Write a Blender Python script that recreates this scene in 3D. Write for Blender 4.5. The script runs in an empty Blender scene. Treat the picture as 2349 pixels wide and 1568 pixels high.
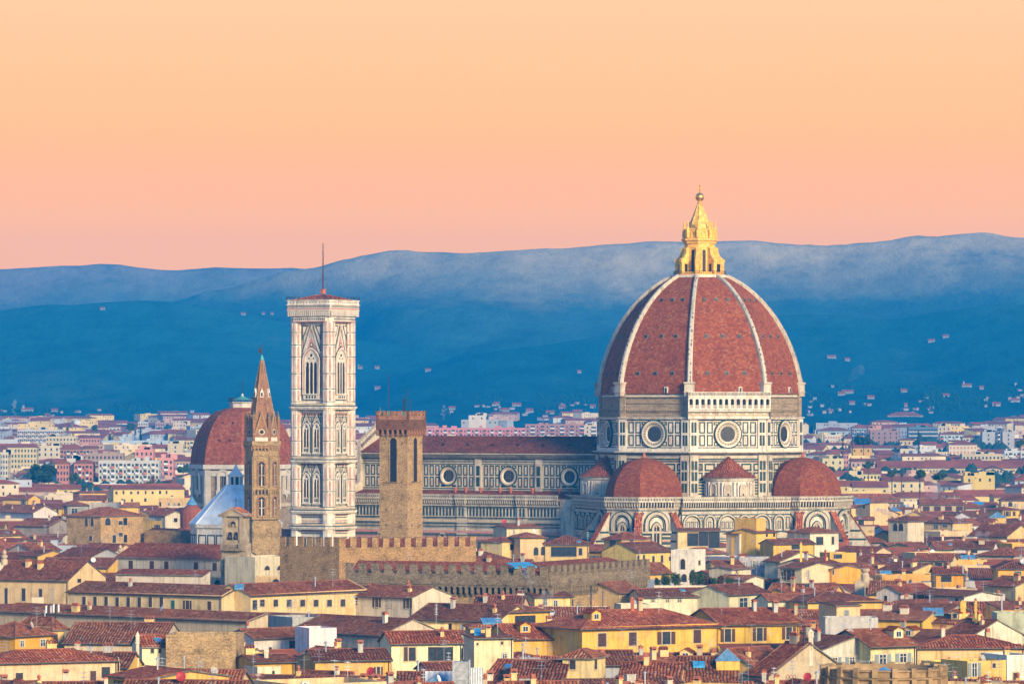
import bpy, math, random
from mathutils import Vector, Matrix
import numpy as np
R = math.radians
C = bpy.context.scene.collection
SC = bpy.context.scene
# ------------------------------------------------------------------ camera, sky, sun
F, CX, HY, CH = 10300.0, 1174.5, 938.0, 54.0     # focal length, centre and horizon in photo units (photo 2349 wide); camera height
cam = bpy.data.cameras.new('camera'); co = bpy.data.objects.new('camera', cam); C.objects.link(co)
co.location = (0, 0, CH); co.rotation_euler = (R(90), 0, 0)
cam.sensor_width = 36; cam.lens = 36*F/2349; cam.shift_y = (HY-784)/2349
cam.clip_start = 1; cam.clip_end = 60000
SC.camera = co
SUN_AZ, SUN_EL = 31.0, 19.0
sd = Vector((math.sin(R(SUN_AZ))*math.cos(R(SUN_EL)), -math.cos(R(SUN_AZ))*math.cos(R(SUN_EL)), math.sin(R(SUN_EL))))
sl = bpy.data.lights.new('sun', 'SUN'); sl.energy = 3.75; sl.color = (1, .77, .44); sl.angle = R(15)
so = bpy.data.objects.new('sun', sl); C.objects.link(so); so.rotation_euler = sd.to_track_quat('Z', 'Y').to_euler()
wd = bpy.data.worlds.new('World'); SC.world = wd; wd.use_nodes = True
nt = wd.node_tree; nt.nodes.clear()
sky = nt.nodes.new('ShaderNodeTexSky'); sky.sky_type = 'NISHITA'; sky.sun_disc = False
sky.sun_elevation = R(SUN_EL); sky.sun_rotation = R(180-SUN_AZ); sky.ozone_density = 4.0; sky.dust_density = .3
hs = nt.nodes.new('ShaderNodeHueSaturation'); hs.inputs['Saturation'].default_value = 1.3
b1 = nt.nodes.new('ShaderNodeBackground'); b1.inputs[1].default_value = .15
nt.links.new(sky.outputs[0], hs.inputs['Color']); nt.links.new(hs.outputs[0], b1.inputs[0])
tc = nt.nodes.new('ShaderNodeTexCoord'); sx = nt.nodes.new('ShaderNodeSeparateXYZ'); nt.links.new(tc.outputs['Generated'], sx.inputs[0])
rp = nt.nodes.new('ShaderNodeValToRGB'); rp.color_ramp.interpolation = 'EASE'
SKY = [(0.0, (1.48, .56, .0)), (.035, (1.42, .53, .0)), (.055, (1.20, .455, .02)), (.095, (1.0, .46, .135)), (.16, (.9, .5, .35))]
mr = nt.nodes.new('ShaderNodeMapRange'); mr.inputs[2].default_value = .16; nt.links.new(sx.outputs['Z'], mr.inputs[0])
nt.links.new(mr.outputs[0], rp.inputs[0])
el = rp.color_ramp.elements
while len(el) < len(SKY): el.new(.5)
for e, (p, c) in zip(el, SKY): e.position = p/.16; e.color = (*c, 1)
b2 = nt.nodes.new('ShaderNodeBackground'); b2.inputs[1].default_value = 1.0; nt.links.new(rp.outputs[0], b2.inputs[0])
m1 = nt.nodes.new('ShaderNodeMapRange'); m1.interpolation_type = 'SMOOTHSTEP'; m1.inputs[1].default_value = .10; m1.inputs[2].default_value = .32
m1.inputs[3].default_value = 1; m1.inputs[4].default_value = 0; nt.links.new(sx.outputs['Z'], m1.inputs[0])
m2 = nt.nodes.new('ShaderNodeMapRange'); m2.interpolation_type = 'SMOOTHSTEP'; m2.inputs[1].default_value = -.5; m2.inputs[2].default_value = .5
m2.inputs[3].default_value = .25; m2.inputs[4].default_value = 1; nt.links.new(sx.outputs['Y'], m2.inputs[0])
mm = nt.nodes.new('ShaderNodeMath'); mm.operation = 'MULTIPLY'; nt.links.new(m1.outputs[0], mm.inputs[0]); nt.links.new(m2.outputs[0], mm.inputs[1])
mx = nt.nodes.new('ShaderNodeMixShader'); nt.links.new(mm.outputs[0], mx.inputs[0]); nt.links.new(b1.outputs[0], mx.inputs[1]); nt.links.new(b2.outputs[0], mx.inputs[2])
wo = nt.nodes.new('ShaderNodeOutputWorld'); nt.links.new(mx.outputs[0], wo.inputs[0])
SC.view_settings.view_transform = 'Standard'; SC.view_settings.look = 'None'; SC.view_settings.exposure = .84; SC.view_settings.gamma = 1
SC.render.engine = 'CYCLES'
cy = SC.cycles
cy.max_bounces = 4; cy.diffuse_bounces = 2; cy.glossy_bounces = 2; cy.transmission_bounces = 2; cy.volume_bounces = 0; cy.transparent_max_bounces = 4
cy.use_denoising = True; cy.sample_clamp_indirect = 3
HAZE_DENSITY = 1.4e-4; HAZE_COLOR = (.0, .39, 1.0)

# ------------------------------------------------------------------ mesh and object helpers
ZUP = Vector((0, 0, 1))
class MB:
    def __init__(s): s.v = []; s.f = []; s.m = []; s.uv = []; s.T = None; s.sm = []
    def poly(s, pts, m=0, uv=None, smooth=False):
        pts = [Vector(p) for p in pts]
        if s.T is not None: pts = [s.T @ p for p in pts]
        i = len(s.v); s.v.extend(pts); s.f.append(tuple(range(i, i+len(pts)))); s.m.append(m); s.sm.append(smooth)
        if uv is None:
            n = (pts[1]-pts[0]).cross(pts[2]-pts[0])
            if n.length < 1e-9 and len(pts) > 3: n = (pts[2]-pts[0]).cross(pts[3]-pts[0])
            n = n.normalized() if n.length > 1e-9 else Vector((0, 0, 1))
            if n.z < -.02: n = -n
            t = ZUP.cross(n)
            t = t.normalized() if t.length > .02 else Vector((1, 0, 0))
            b = n.cross(t)
            uv = [(p.dot(t), p.dot(b)) for p in pts]
        s.uv.extend(uv)
    def box(s, x0, x1, y0, y1, z0, z1, m=0, mt=None, bottom=True):
        a, b, c, d = (x0, y0, z0), (x1, y0, z0), (x1, y1, z0), (x0, y1, z0)
        e, f, g, h = (x0, y0, z1), (x1, y0, z1), (x1, y1, z1), (x0, y1, z1)
        for q in ((a, b, f, e), (b, c, g, f), (c, d, h, g), (d, a, e, h)): s.poly(q, m)
        s.poly((e, f, g, h), m if mt is None else mt)
        if bottom: s.poly((d, c, b, a), m)
    def bar(s, p, q, w, t, m=0):     # a rectangular bar from p to q, w wide, t high
        p = Vector(p); q = Vector(q); d = (q-p).normalized()
        u = d.cross(ZUP); u = u.normalized() if u.length > .01 else Vector((1, 0, 0)); n = u.cross(d)
        u = u*(w/2); n = n*(t/2)
        A = [p-u-n, p+u-n, p+u+n, p-u+n]; B = [x+(q-p) for x in A]
        for i in range(4): j = (i+1) % 4; s.poly((A[i], A[j], B[j], B[i]), m)
        s.poly(A, m); s.poly(B[::-1], m)
    def slab(s, pts, t, m=0, ms=None):   # thick sheet: pts is the top, t the thickness straight down
        pts = [Vector(p) for p in pts]; lo = [p-Vector((0, 0, t)) for p in pts]; n = len(pts)
        s.poly(pts, m); s.poly(lo[::-1], m if ms is None else ms)
        for i in range(n): j = (i+1) % n; s.poly((pts[i], lo[i], lo[j], pts[j]), m if ms is None else ms)
    def prism(s, pts, z0, z1, m=0, mt=None, top=True):
        n = len(pts)
        for i in range(n):
            j = (i+1) % n; a, b = pts[i], pts[j]
            s.poly(((*a, z0), (*b, z0), (*b, z1), (*a, z1)), m)
        if top: s.poly([(*p, z1) for p in pts], m if mt is None else mt)
    def lathe(s, prof, n, cx=0, cy=0, m=0, rot=0, smooth=False, arc=(0, None), vs=1.0):
        a0 = arc[0]; cnt = n if arc[1] is None else arc[1]
        L = [0]
        for (r0, z0), (r1, z1) in zip(prof, prof[1:]): L.append(L[-1]+math.hypot(r1-r0, z1-z0))
        for k in range(cnt):
            t0 = rot+(a0+k)*2*math.pi/n; t1 = t0+2*math.pi/n
            c0, s0, c1, s1 = math.cos(t0), math.sin(t0), math.cos(t1), math.sin(t1)
            for i in range(len(prof)-1):
                (r0, z0), (r1, z1) = prof[i], prof[i+1]
                P = [(cx+r0*c0, cy+r0*s0, z0), (cx+r0*c1, cy+r0*s1, z0), (cx+r1*c1, cy+r1*s1, z1), (cx+r1*c0, cy+r1*s0, z1)]
                h0 = r0*math.sin(math.pi/n); h1 = r1*math.sin(math.pi/n); o = k*37.13
                U = [(o-h0, L[i]), (o+h0, L[i]), (o+h1, L[i+1]), (o-h1, L[i+1])]
                if r1 < 1e-4: P, U = P[:3], U[:3]
                elif r0 < 1e-4: P, U = [P[0], P[2], P[3]], [U[0], U[2], U[3]]
                s.poly(P, m, U, smooth)
    def tube(s, p, q, r, n=6, m=0, r2=None):
        p = Vector(p); q = Vector(q); d = (q-p).normalized(); r2 = r if r2 is None else r2
        u = d.orthogonal().normalized(); w = d.cross(u)
        A = [p+u*(r*math.cos(2*math.pi*i/n))+w*(r*math.sin(2*math.pi*i/n)) for i in range(n)]
        B = [q+u*(r2*math.cos(2*math.pi*i/n))+w*(r2*math.sin(2*math.pi*i/n)) for i in range(n)]
        for i in range(n): j = (i+1) % n; s.poly((A[i], A[j], B[j], B[i]), m, smooth=True)
        s.poly(A[::-1], m); s.poly(B, m)
    def mesh(s, name, mats):
        me = bpy.data.meshes.new(name)
        me.from_pydata([tuple(p) for p in s.v], [], s.f)
        for x in (mats if isinstance(mats, (list, tuple)) else [mats]): me.materials.append(x)
        if s.f:
            me.polygons.foreach_set('material_index', s.m); me.polygons.foreach_set('use_smooth', s.sm)
            l = me.uv_layers.new(name='UVMap'); l.data.foreach_set('uv', [c for u in s.uv for c in u])
        return me
    def build(s, name, mats, parent=None, loc=None, rz=0, col=None):
        return link(name, s.mesh(name, mats), parent, loc, rz, col)
def link(name, me, parent=None, loc=None, rz=0, col=None):
    o = bpy.data.objects.new(name, me); C.objects.link(o)
    if parent is not None: o.parent = parent
    if loc is not None: o.location = loc
    if rz: o.rotation_euler = (0, 0, rz)
    if col is not None: o.color = (*col, 1)
    return o
def tag(o, label=None, cat=None, group=None, kind=None):
    if label: o['label'] = label
    if cat: o['category'] = cat
    if group: o['group'] = group
    if kind: o['kind'] = kind
    return o
def thing(name, label, cat, loc=(0, 0, 0), rz=0, group=None):
    o = bpy.data.objects.new(name, None); C.objects.link(o); o.location = loc; o.rotation_euler = (0, 0, rz); o.empty_display_size = 2
    return tag(o, label, cat, group)
class PL:      # drawing on an upright wall plane: a to the right seen from outside, b up, h out of the wall
    def __init__(s, mb, o, n): s.mb = mb; s.o = Vector(o); s.n = Vector(n).normalized(); s.u = ZUP.cross(s.n).normalized()
    def P(s, a, b, h=0): return s.o+s.u*a+ZUP*b+s.n*h
    def rect(s, a0, a1, b0, b1, h, m): s.mb.poly([s.P(a0, b0, h), s.P(a1, b0, h), s.P(a1, b1, h), s.P(a0, b1, h)], m)
    def poly(s, pts, h, m): s.mb.poly([s.P(a, b, h) for a, b in pts], m)
    def box(s, a0, a1, b0, b1, h1, m, h0=0, mt=None):
        q = [(a0, b0), (a1, b0), (a1, b1), (a0, b1)]; s.solid(q, h1, m, h0)
    def solid(s, pts, h1, m, h0=0, ms=None):
        ms = m if ms is None else ms
        s.poly(pts, h1, m); n = len(pts)
        for i in range(n):
            p, q = pts[i], pts[(i+1) % n]
            s.mb.poly([s.P(*p, h0), s.P(*q, h0), s.P(*q, h1), s.P(*p, h1)], ms)
    def ring(s, a0, a1, b0, b1, t, h, m):
        s.rect(a0, a1, b0, b0+t, h, m); s.rect(a0, a1, b1-t, b1, h, m); s.rect(a0, a0+t, b0+t, b1-t, h, m); s.rect(a1-t, a1, b0+t, b1-t, h, m)
    def arch(s, a, b0, b1, w, pointed=0, n=8):   # outline of an arched opening, b1 = springing
        r = w/2; pts = [(a-r, b0), (a+r, b0)]
        if pointed:
            rr = r*(1+pointed)
            for i in range(n+1):
                t = i/n; ang = t*math.acos((rr-r)/rr); pts.append((a-(rr-r)+rr*math.cos(ang), b1+rr*math.sin(ang)))
            for i in range(n-1, -1, -1):
                t = i/n; ang = t*math.acos((rr-r)/rr); pts.append((a+(rr-r)-rr*math.cos(ang), b1+rr*math.sin(ang)))
        else:
            for i in range(n+1): ang = math.pi*i/n; pts.append((a+r*math.cos(ang), b1+r*math.sin(ang)))
        return pts
    def archring(s, a, b0, b1, w, t, h, m, pointed=0, h0=0, mi=None):   # a raised frame round an arched opening
        I = s.arch(a, b0, b1, w, pointed); O = s.arch(a, b0, b1, w+2*t, pointed); n = len(I)
        for i in range(1, n):
            j = (i+1) % n
            s.mb.poly([s.P(*I[i], h), s.P(*I[j], h), s.P(*O[j], h), s.P(*O[i], h)], m)
            s.mb.poly([s.P(*I[i], h0), s.P(*I[j], h0), s.P(*I[j], h), s.P(*I[i], h)], m if mi is None else mi)
            s.mb.poly([s.P(*O[i], h0), s.P(*O[j], h0), s.P(*O[j], h), s.P(*O[i], h)], m)
    def disc(s, a, b, r, h, m, n=28): s.poly([(a+r*math.cos(2*math.pi*i/n), b+r*math.sin(2*math.pi*i/n)) for i in range(n)], h, m)
    def cone(s, a, b, r0, h0, r1, h1, m, n=28):
        for i in range(n):
            t0, t1 = 2*math.pi*i/n, 2*math.pi*(i+1)/n
            s.mb.poly([s.P(a+r0*math.cos(t0), b+r0*math.sin(t0), h0), s.P(a+r0*math.cos(t1), b+r0*math.sin(t1), h0),
                       s.P(a+r1*math.cos(t1), b+r1*math.sin(t1), h1), s.P(a+r1*math.cos(t0), b+r1*math.sin(t0), h1)], m)
def ngon(n, r, rot=0, cx=0, cy=0): return [(cx+r*math.cos(rot+2*math.pi*i/n), cy+r*math.sin(rot+2*math.pi*i/n)) for i in range(n)]
def WXY(x, y, Z):          # where the line of sight through photo point (x, y) meets height Z
    Y = F*(CH-Z)/(y-HY); return Vector(((x-CX)*Y/F, Y, 0))
def WX(x, Y): return (x-CX)*Y/F
def WZ(y, Y): return CH-(y-HY)*Y/F

# ------------------------------------------------------------------ materials
class MT:
    def __init__(s, name, rough=.85, metal=0, spec=.3):
        s.m = bpy.data.materials.new(name); s.m.use_nodes = True; s.t = s.m.node_tree; s.b = s.t.nodes['Principled BSDF']
        s.b.inputs['Roughness'].default_value = rough; s.b.inputs['Metallic'].default_value = metal
        s.b.inputs['Specular IOR Level'].default_value = spec
    def n(s, typ, ins=None, **at):
        x = s.t.nodes.new('ShaderNode'+typ)
        for k, v in at.items(): setattr(x, k, v)
        for k, v in (ins or {}).items(): s.put(x.inputs[k], v)
        return x
    def put(s, sock, v):
        if isinstance(v, bpy.types.NodeSocket): s.t.links.new(v, sock)
        elif isinstance(v, (tuple, list)) and len(v) == 3 and sock.type == 'RGBA': sock.default_value = (*v, 1)
        else: sock.default_value = v
    def math(s, op, a, b=0.0, c=0.0):
        x = s.n('Math', {0: a, 1: b, 2: c}, operation=op); return x.outputs[0]
    def mix(s, f, a, b, mode='MIX'):
        x = s.n('Mix', None, data_type='RGBA', blend_type=mode); s.put(x.inputs[0], f); s.put(x.inputs[6], a); s.put(x.inputs[7], b); return x.outputs[2]
    def ramp(s, f, stops, interp='LINEAR'):
        x = s.n('ValToRGB', {0: f}); x.color_ramp.interpolation = interp; e = x.color_ramp.elements
        while len(e) < len(stops): e.new(.5)
        for q, (p, c) in zip(e, stops): q.position = p; q.color = (*c, 1) if isinstance(c, tuple) else (c, c, c, 1)
        return x.outputs[0]
    def uv(s): return s.n('TexCoord').outputs['UV']
    def obj(s): return s.n('TexCoord').outputs['Object']
    def noise(s, vec, scale, detail=4, rough=.55): return s.n('TexNoise', {'Vector': vec, 'Scale': scale, 'Detail': detail, 'Roughness': rough}).outputs[0]
    def scaled(s, vec, sc, loc=(0, 0, 0)): return s.n('Mapping', {'Vector': vec, 'Scale': sc, 'Location': loc}).outputs[0]
    def shifted(s, vec):      # a different piece of the pattern for each object
        r = s.math('MULTIPLY', s.n('ObjectInfo').outputs['Random'], 91.0); c = s.n('CombineXYZ', {0: r, 1: r}); return s.n('VectorMath', {0: vec, 1: c.outputs[0]}, operation='ADD').outputs[0]
    def bump(s, h, dist=.05, strength=.6): s.put(s.b.inputs['Normal'], s.n('Bump', {'Height': h, 'Distance': dist, 'Strength': strength}).outputs[0])
    def out(s, col): s.put(s.b.inputs['Base Color'], col); return s.m
def plain(name, col, rough=.8, metal=0, var=.18, sc=1.5, spec=.3):
    t = MT(name, rough, metal, spec); n = t.noise(t.obj(), sc, 4); return t.out(t.mix(1.0, t.ramp(n, [(.3, 1-var), (.7, 1+var)]), col, 'MULTIPLY'))
def plaster():
    t = MT('plaster', .92, spec=.1); oi = t.n('ObjectInfo').outputs['Color']; uv = t.shifted(t.uv())
    a = t.ramp(t.noise(uv, .33, 5, .65), [(.30, (.70, .68, .66)), (.48, 1.0), (.75, 1.06)])
    st = t.ramp(t.noise(t.scaled(uv, (1.3, .10, 1)), 1.0, 5, .7), [(.36, (.60, .57, .53)), (.52, 1.0)])
    sp = t.ramp(t.noise(uv, 2.2, 3, .6), [(.3, .88), (.6, 1.02)])
    c = t.mix(1.0, oi, a, 'MULTIPLY'); c = t.mix(.75, c, st, 'MULTIPLY'); c = t.mix(1.0, c, sp, 'MULTIPLY')
    pt = t.ramp(t.noise(t.n('VectorMath', {0: uv, 1: (13, 7, 0)}, operation='ADD').outputs[0], .22, 6, .7), [(.57, 0.0), (.64, .75)])
    c = t.mix(pt, c, t.mix(.5, oi, (.40, .37, .32)))
    t.bump(t.noise(uv, 6, 3), .02, .4); return t.out(c)
def roof_tile():
    t = MT('roof_tile', .85, spec=.15); uv = t.shifted(t.uv()); s = t.n('SeparateXYZ', {0: uv})
    wob = t.math('MULTIPLY', t.math('SUBTRACT', t.noise(uv, .25, 2), .5), 1.1)
    u = t.math('DIVIDE', t.math('ADD', s.outputs[0], wob), .5); v = t.math('DIVIDE', s.outputs[1], .46)
    cu = t.math('FLOOR', u); cv = t.math('FLOOR', t.math('ADD', v, t.math('MULTIPLY', cu, .37)))
    w = t.n('TexWhiteNoise', {'Vector': t.n('CombineXYZ', {0: cu, 1: cv}).outputs[0]}, noise_dimensions='2D').outputs[0]
    c = t.ramp(w, [(0, (.19, .056, .03)), (.2, (.31, .085, .036)), (.5, (.40, .112, .043)), (.75, (.47, .145, .055)), (.93, (.52, .21, .10)), (1, (.47, .29, .18))])
    big = t.ramp(t.noise(uv, .16, 5, .7), [(.3, (.52, .52, .55)), (.5, 1.0), (.72, (1.22, 1.12, 1.0))])
    c = t.mix(1.0, c, big, 'MULTIPLY')
    lich = t.ramp(t.noise(uv, .7, 6, .75), [(.56, 0.0), (.7, .55)]); c = t.mix(lich, c, (.17, .115, .095))
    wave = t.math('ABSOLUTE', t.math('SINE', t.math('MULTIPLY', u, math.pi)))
    c = t.mix(1.0, c, t.ramp(wave, [(.0, (.14, .10, .12)), (.55, .95), (1, 1.2)]), 'MULTIPLY')  # shade in the grooves between tile columns painted into the colour, with some dirt
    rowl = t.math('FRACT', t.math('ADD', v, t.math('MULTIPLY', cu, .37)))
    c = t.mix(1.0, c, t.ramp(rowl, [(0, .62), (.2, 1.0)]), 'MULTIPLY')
    c = t.mix(1.0, c, t.n('ObjectInfo').outputs['Color'], 'MULTIPLY')
    t.bump(wave, .12, .9); return t.out(c)
def dome_tile(name='dome_tile', cw=.62, ch=.5, gain=1.0):
    t = MT(name, .85, spec=.15); uv = t.uv(); s = t.n('SeparateXYZ', {0: uv})
    v = t.math('DIVIDE', s.outputs[1], ch); cv = t.math('FLOOR', v)
    u = t.math('ADD', t.math('DIVIDE', s.outputs[0], cw), t.math('MULTIPLY', cv, .5)); cu = t.math('FLOOR', u)
    w = t.n('TexWhiteNoise', {'Vector': t.n('CombineXYZ', {0: cu, 1: cv}).outputs[0]}, noise_dimensions='2D').outputs[0]
    g = gain
    c = t.ramp(w, [(0, (.20*g, .055*g, .024*g)), (.1, (.28*g, .068*g, .026*g)), (.45, (.32*g, .08*g, .028*g)), (.75, (.38*g, .105*g, .036*g)), (.95, (.43*g, .14*g, .055*g)), (1, (.42*g, .2*g, .1*g))])
    big = t.ramp(t.noise(t.scaled(uv, (1, .35, 1)), .2, 5, .7), [(.3, (.78, .74, .78)), (.5, 1.0), (.75, (1.1, 1.06, 1.0))])
    c = t.mix(1.0, c, big, 'MULTIPLY')
    st = t.ramp(t.noise(t.scaled(uv, (.9, .03, 1)), 1.0, 4, .6), [(.64, 0.0), (.74, .4)]); c = t.mix(st, c, (.12, .05, .035))
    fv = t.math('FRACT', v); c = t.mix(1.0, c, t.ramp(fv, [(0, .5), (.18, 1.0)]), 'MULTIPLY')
    t.bump(fv, .08, .6); return t.out(c)
def stone(name, c1, c2, mort, bw=.55, bh=.26, use_obj=True):
    t = MT(name, .95, spec=.1); uv0 = t.shifted(t.uv())
    uv = t.n('VectorMath', {0: uv0, 1: t.n('VectorMath', {0: t.n('TexNoise', {'Vector': uv0, 'Scale': 2.5}).outputs[1], 'Scale': .14}, operation='SCALE').outputs[0]}, operation='ADD').outputs[0]
    b = t.n('TexBrick', {'Vector': uv, 'Color1': c1, 'Color2': c2, 'Mortar': mort, 'Scale': 1.0, 'Mortar Size': .03, 'Mortar Smooth': .3, 'Bias': -.1, 'Brick Width': bw, 'Row Height': bh})
    n = t.ramp(t.noise(uv0, .4, 6, .7), [(.28, (.42, .41, .42)), (.5, 1.0), (.75, 1.25)])
    sp = t.ramp(t.noise(uv0, 3.2, 3, .7), [(.3, .6), (.5, 1.0), (.72, 1.45)])
    c = t.mix(1.0, t.mix(1.0, b.outputs[0], n, 'MULTIPLY'), sp, 'MULTIPLY')
    if use_obj: c = t.mix(1.0, c, t.n('ObjectInfo').outputs['Color'], 'MULTIPLY')
    t.bump(t.math('ADD', t.math('MULTIPLY', b.outputs[1], -1.0), t.noise(uv0, 3.2, 3, .7)), .08, .8); return t.out(c)
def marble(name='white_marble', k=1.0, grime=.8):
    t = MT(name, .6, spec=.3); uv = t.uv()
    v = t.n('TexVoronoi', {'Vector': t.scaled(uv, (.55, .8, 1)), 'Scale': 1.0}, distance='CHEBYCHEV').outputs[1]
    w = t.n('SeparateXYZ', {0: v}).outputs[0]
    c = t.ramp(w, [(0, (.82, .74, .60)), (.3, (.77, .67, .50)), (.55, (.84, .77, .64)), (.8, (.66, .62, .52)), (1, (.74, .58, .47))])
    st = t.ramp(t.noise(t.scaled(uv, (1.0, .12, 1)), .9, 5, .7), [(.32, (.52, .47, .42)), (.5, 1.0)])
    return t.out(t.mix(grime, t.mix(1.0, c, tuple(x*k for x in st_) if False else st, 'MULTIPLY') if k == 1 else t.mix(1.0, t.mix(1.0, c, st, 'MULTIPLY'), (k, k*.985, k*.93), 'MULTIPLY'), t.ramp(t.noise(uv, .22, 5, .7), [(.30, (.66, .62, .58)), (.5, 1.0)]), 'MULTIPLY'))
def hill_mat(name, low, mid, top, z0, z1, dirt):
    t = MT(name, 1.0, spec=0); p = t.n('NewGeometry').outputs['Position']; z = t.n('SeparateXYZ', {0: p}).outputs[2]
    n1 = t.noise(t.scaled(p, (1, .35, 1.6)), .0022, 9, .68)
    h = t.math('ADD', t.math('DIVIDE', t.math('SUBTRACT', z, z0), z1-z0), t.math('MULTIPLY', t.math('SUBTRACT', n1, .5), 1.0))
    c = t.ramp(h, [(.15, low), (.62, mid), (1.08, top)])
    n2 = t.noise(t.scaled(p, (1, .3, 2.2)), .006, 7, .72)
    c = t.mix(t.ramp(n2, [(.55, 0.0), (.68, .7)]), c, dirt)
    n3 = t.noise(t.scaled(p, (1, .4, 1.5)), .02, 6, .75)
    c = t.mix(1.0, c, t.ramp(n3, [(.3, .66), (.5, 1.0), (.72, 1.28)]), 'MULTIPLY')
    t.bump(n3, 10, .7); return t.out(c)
M = dict(
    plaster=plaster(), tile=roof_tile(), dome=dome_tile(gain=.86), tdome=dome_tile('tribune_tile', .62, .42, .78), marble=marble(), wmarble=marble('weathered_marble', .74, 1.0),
    green=plain('green_serpentine', (.022, .055, .05), .6, var=.45, sc=.8), pink=plain('pink_marble', (.50, .25, .20), .6, var=.25, sc=.8),
    stone=stone('brown_stone', (.54, .36, .16), (.33, .225, .115), (.42, .31, .18)), gstone=stone('grey_stone', (.34, .255, .15), (.17, .135, .09), (.24, .19, .12)),
    rough=stone('rough_masonry', (.44, .34, .22), (.33, .25, .165), (.24, .18, .12), .9, .35, False),
    brick=stone('red_brick', (.58, .28, .15), (.48, .21, .11), (.30, .18, .11), .35, .12),
    dark=plain('dark_opening', (.018, .02, .026), .5, var=.3), glass=plain('window_glass', (.035, .05, .065), .12, var=.4, spec=.6),
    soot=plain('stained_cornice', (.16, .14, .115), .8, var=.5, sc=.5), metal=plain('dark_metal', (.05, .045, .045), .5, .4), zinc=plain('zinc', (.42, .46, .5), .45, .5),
    gold=plain('gilt_copper', (.95, .52, .08), .3, .85), lead=plain('pale_lead_sheet', (.74, .79, .78), .5, .05, .22, .35), copper=plain('green_copper', (.14, .46, .40), .6, .1, .3),
    terra=plain('terracotta', (.42, .13, .07), .8, var=.3), wood=plain('brown_wood', (.085, .04, .03), .7, var=.3), gshut=plain('green_paint', (.03, .14, .09), .6), bshut=plain('grey_blue_paint', (.22, .27, .28), .6),
    white=plain('white_paint', (.75, .74, .70), .7, var=.1), blue=plain('blue_sheet', (.06, .36, .62), .35, .1, .2), skylight=plain('roof_glass', (.14, .34, .52), .15, .2, .25, spec=.6),
    red=plain('red_paint', (.40, .03, .04), .5), grey=plain('grey_render', (.42, .40, .36), .9, var=.15, sc=.4), beige=plain('beige_stone', (.52, .42, .28), .85, var=.25, sc=.5),
    concrete=plain('pale_concrete', (.58, .55, .50), .9, var=.12, sc=.3), trunk=plain('bark', (.09, .06, .045), .95, var=.3), orange_pan=plain('orange_panel', (.55, .20, .11), .8))
LANT = plain('lantern_marble', (.90, .50, .09), .6, var=.3, sc=1.1)
# ------------------------------------------------------------------ the cathedral
MW = [M['marble'], M['green'], M['pink'], M['glass'], M['soot'], M['dark'], M['tile'], M['rough'], M['beige'], M['terra']]
WH, GR, PK, GL, ST, DK, TI, RO, BE, TE = range(10)
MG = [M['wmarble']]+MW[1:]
PHI = R(-30.5)
cath = thing('cathedral', 'huge striped marble cathedral with a red-tiled ribbed octagonal dome and gilded lantern', 'cathedral', (53, 1268, 0), PHI)
def oct_pl(mb, k, ap, z=0, cx=0, cy=0, rot=0):
    a = R(45*k)+rot; return PL(mb, (cx+ap*math.cos(a), cy+ap*math.sin(a), z), (math.cos(a), math.sin(a), 0))
def octp(ap, cx=0, cy=0, rot=0): return ngon(8, ap/math.cos(R(22.5)), R(22.5)+rot, cx, cy)
def oct_band(mb, ap0, z0, ap1, z1, m, cx=0, cy=0):
    a, b = octp(ap0, cx, cy), octp(ap1, cx, cy)
    for i in range(8): j = (i+1) % 8; mb.poly([(*a[i], z0), (*a[j], z0), (*b[j], z1), (*b[i], z1)], m)
def cornice(mb, ap, z0, steps, m, cx=0, cy=0):     # stacked mouldings round an octagon
    z = z0
    for dz, out, mm in steps:
        oct_band(mb, ap+out, z, ap+out, z+dz, mm, cx, cy); oct_band(mb, ap, z+dz, ap+out, z+dz, mm, cx, cy); oct_band(mb, ap+out, z, ap, z, mm, cx, cy); z += dz
def panel(p, a0, a1, b0, b1, h=.05, t=.36, fill=None, inset=0.0):
    p.ring(a0, a1, b0, b1, t, h, GR)
    if fill is not None: p.rect(a0+t+inset, a1-t-inset, b0+t+inset, b1-t-inset, h-.01, fill)
# lower octagon
AP = 27.0; HALF = AP*math.tan(R(22.5))
mb = MB(); mb.prism(octp(AP), 0, 41.3, WH)
for k in range(8):
    p = oct_pl(mb, k, AP)
    for z in (30.4, 31.2, 32.0, 32.8, 33.6): p.rect(-HALF, HALF, z, z+.42, .04, GR)
    for z in (2, 5, 8, 11, 14, 17, 20, 23, 26): p.rect(-HALF, HALF, z, z+.5, .04, GR)
    for i in range(6):
        a = -HALF+.6+i*(2*HALF-1.2)/6; w = (2*HALF-1.2)/6
        panel(p, a+.25, a+w-.25, 34.3, 36.6, .05, .45, BE if i % 2 else None); panel(p, a+.25, a+w-.25, 36.9, 39.0, .05, .45, ST if i % 3 == 0 else None)
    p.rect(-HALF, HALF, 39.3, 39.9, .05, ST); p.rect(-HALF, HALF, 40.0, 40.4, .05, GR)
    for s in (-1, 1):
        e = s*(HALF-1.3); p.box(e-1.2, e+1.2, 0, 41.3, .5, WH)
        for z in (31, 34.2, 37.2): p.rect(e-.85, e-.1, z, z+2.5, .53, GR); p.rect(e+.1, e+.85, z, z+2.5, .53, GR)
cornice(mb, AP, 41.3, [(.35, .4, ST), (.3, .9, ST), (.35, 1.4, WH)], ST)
octb = mb.build('octagon_base', MG, cath)
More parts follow.
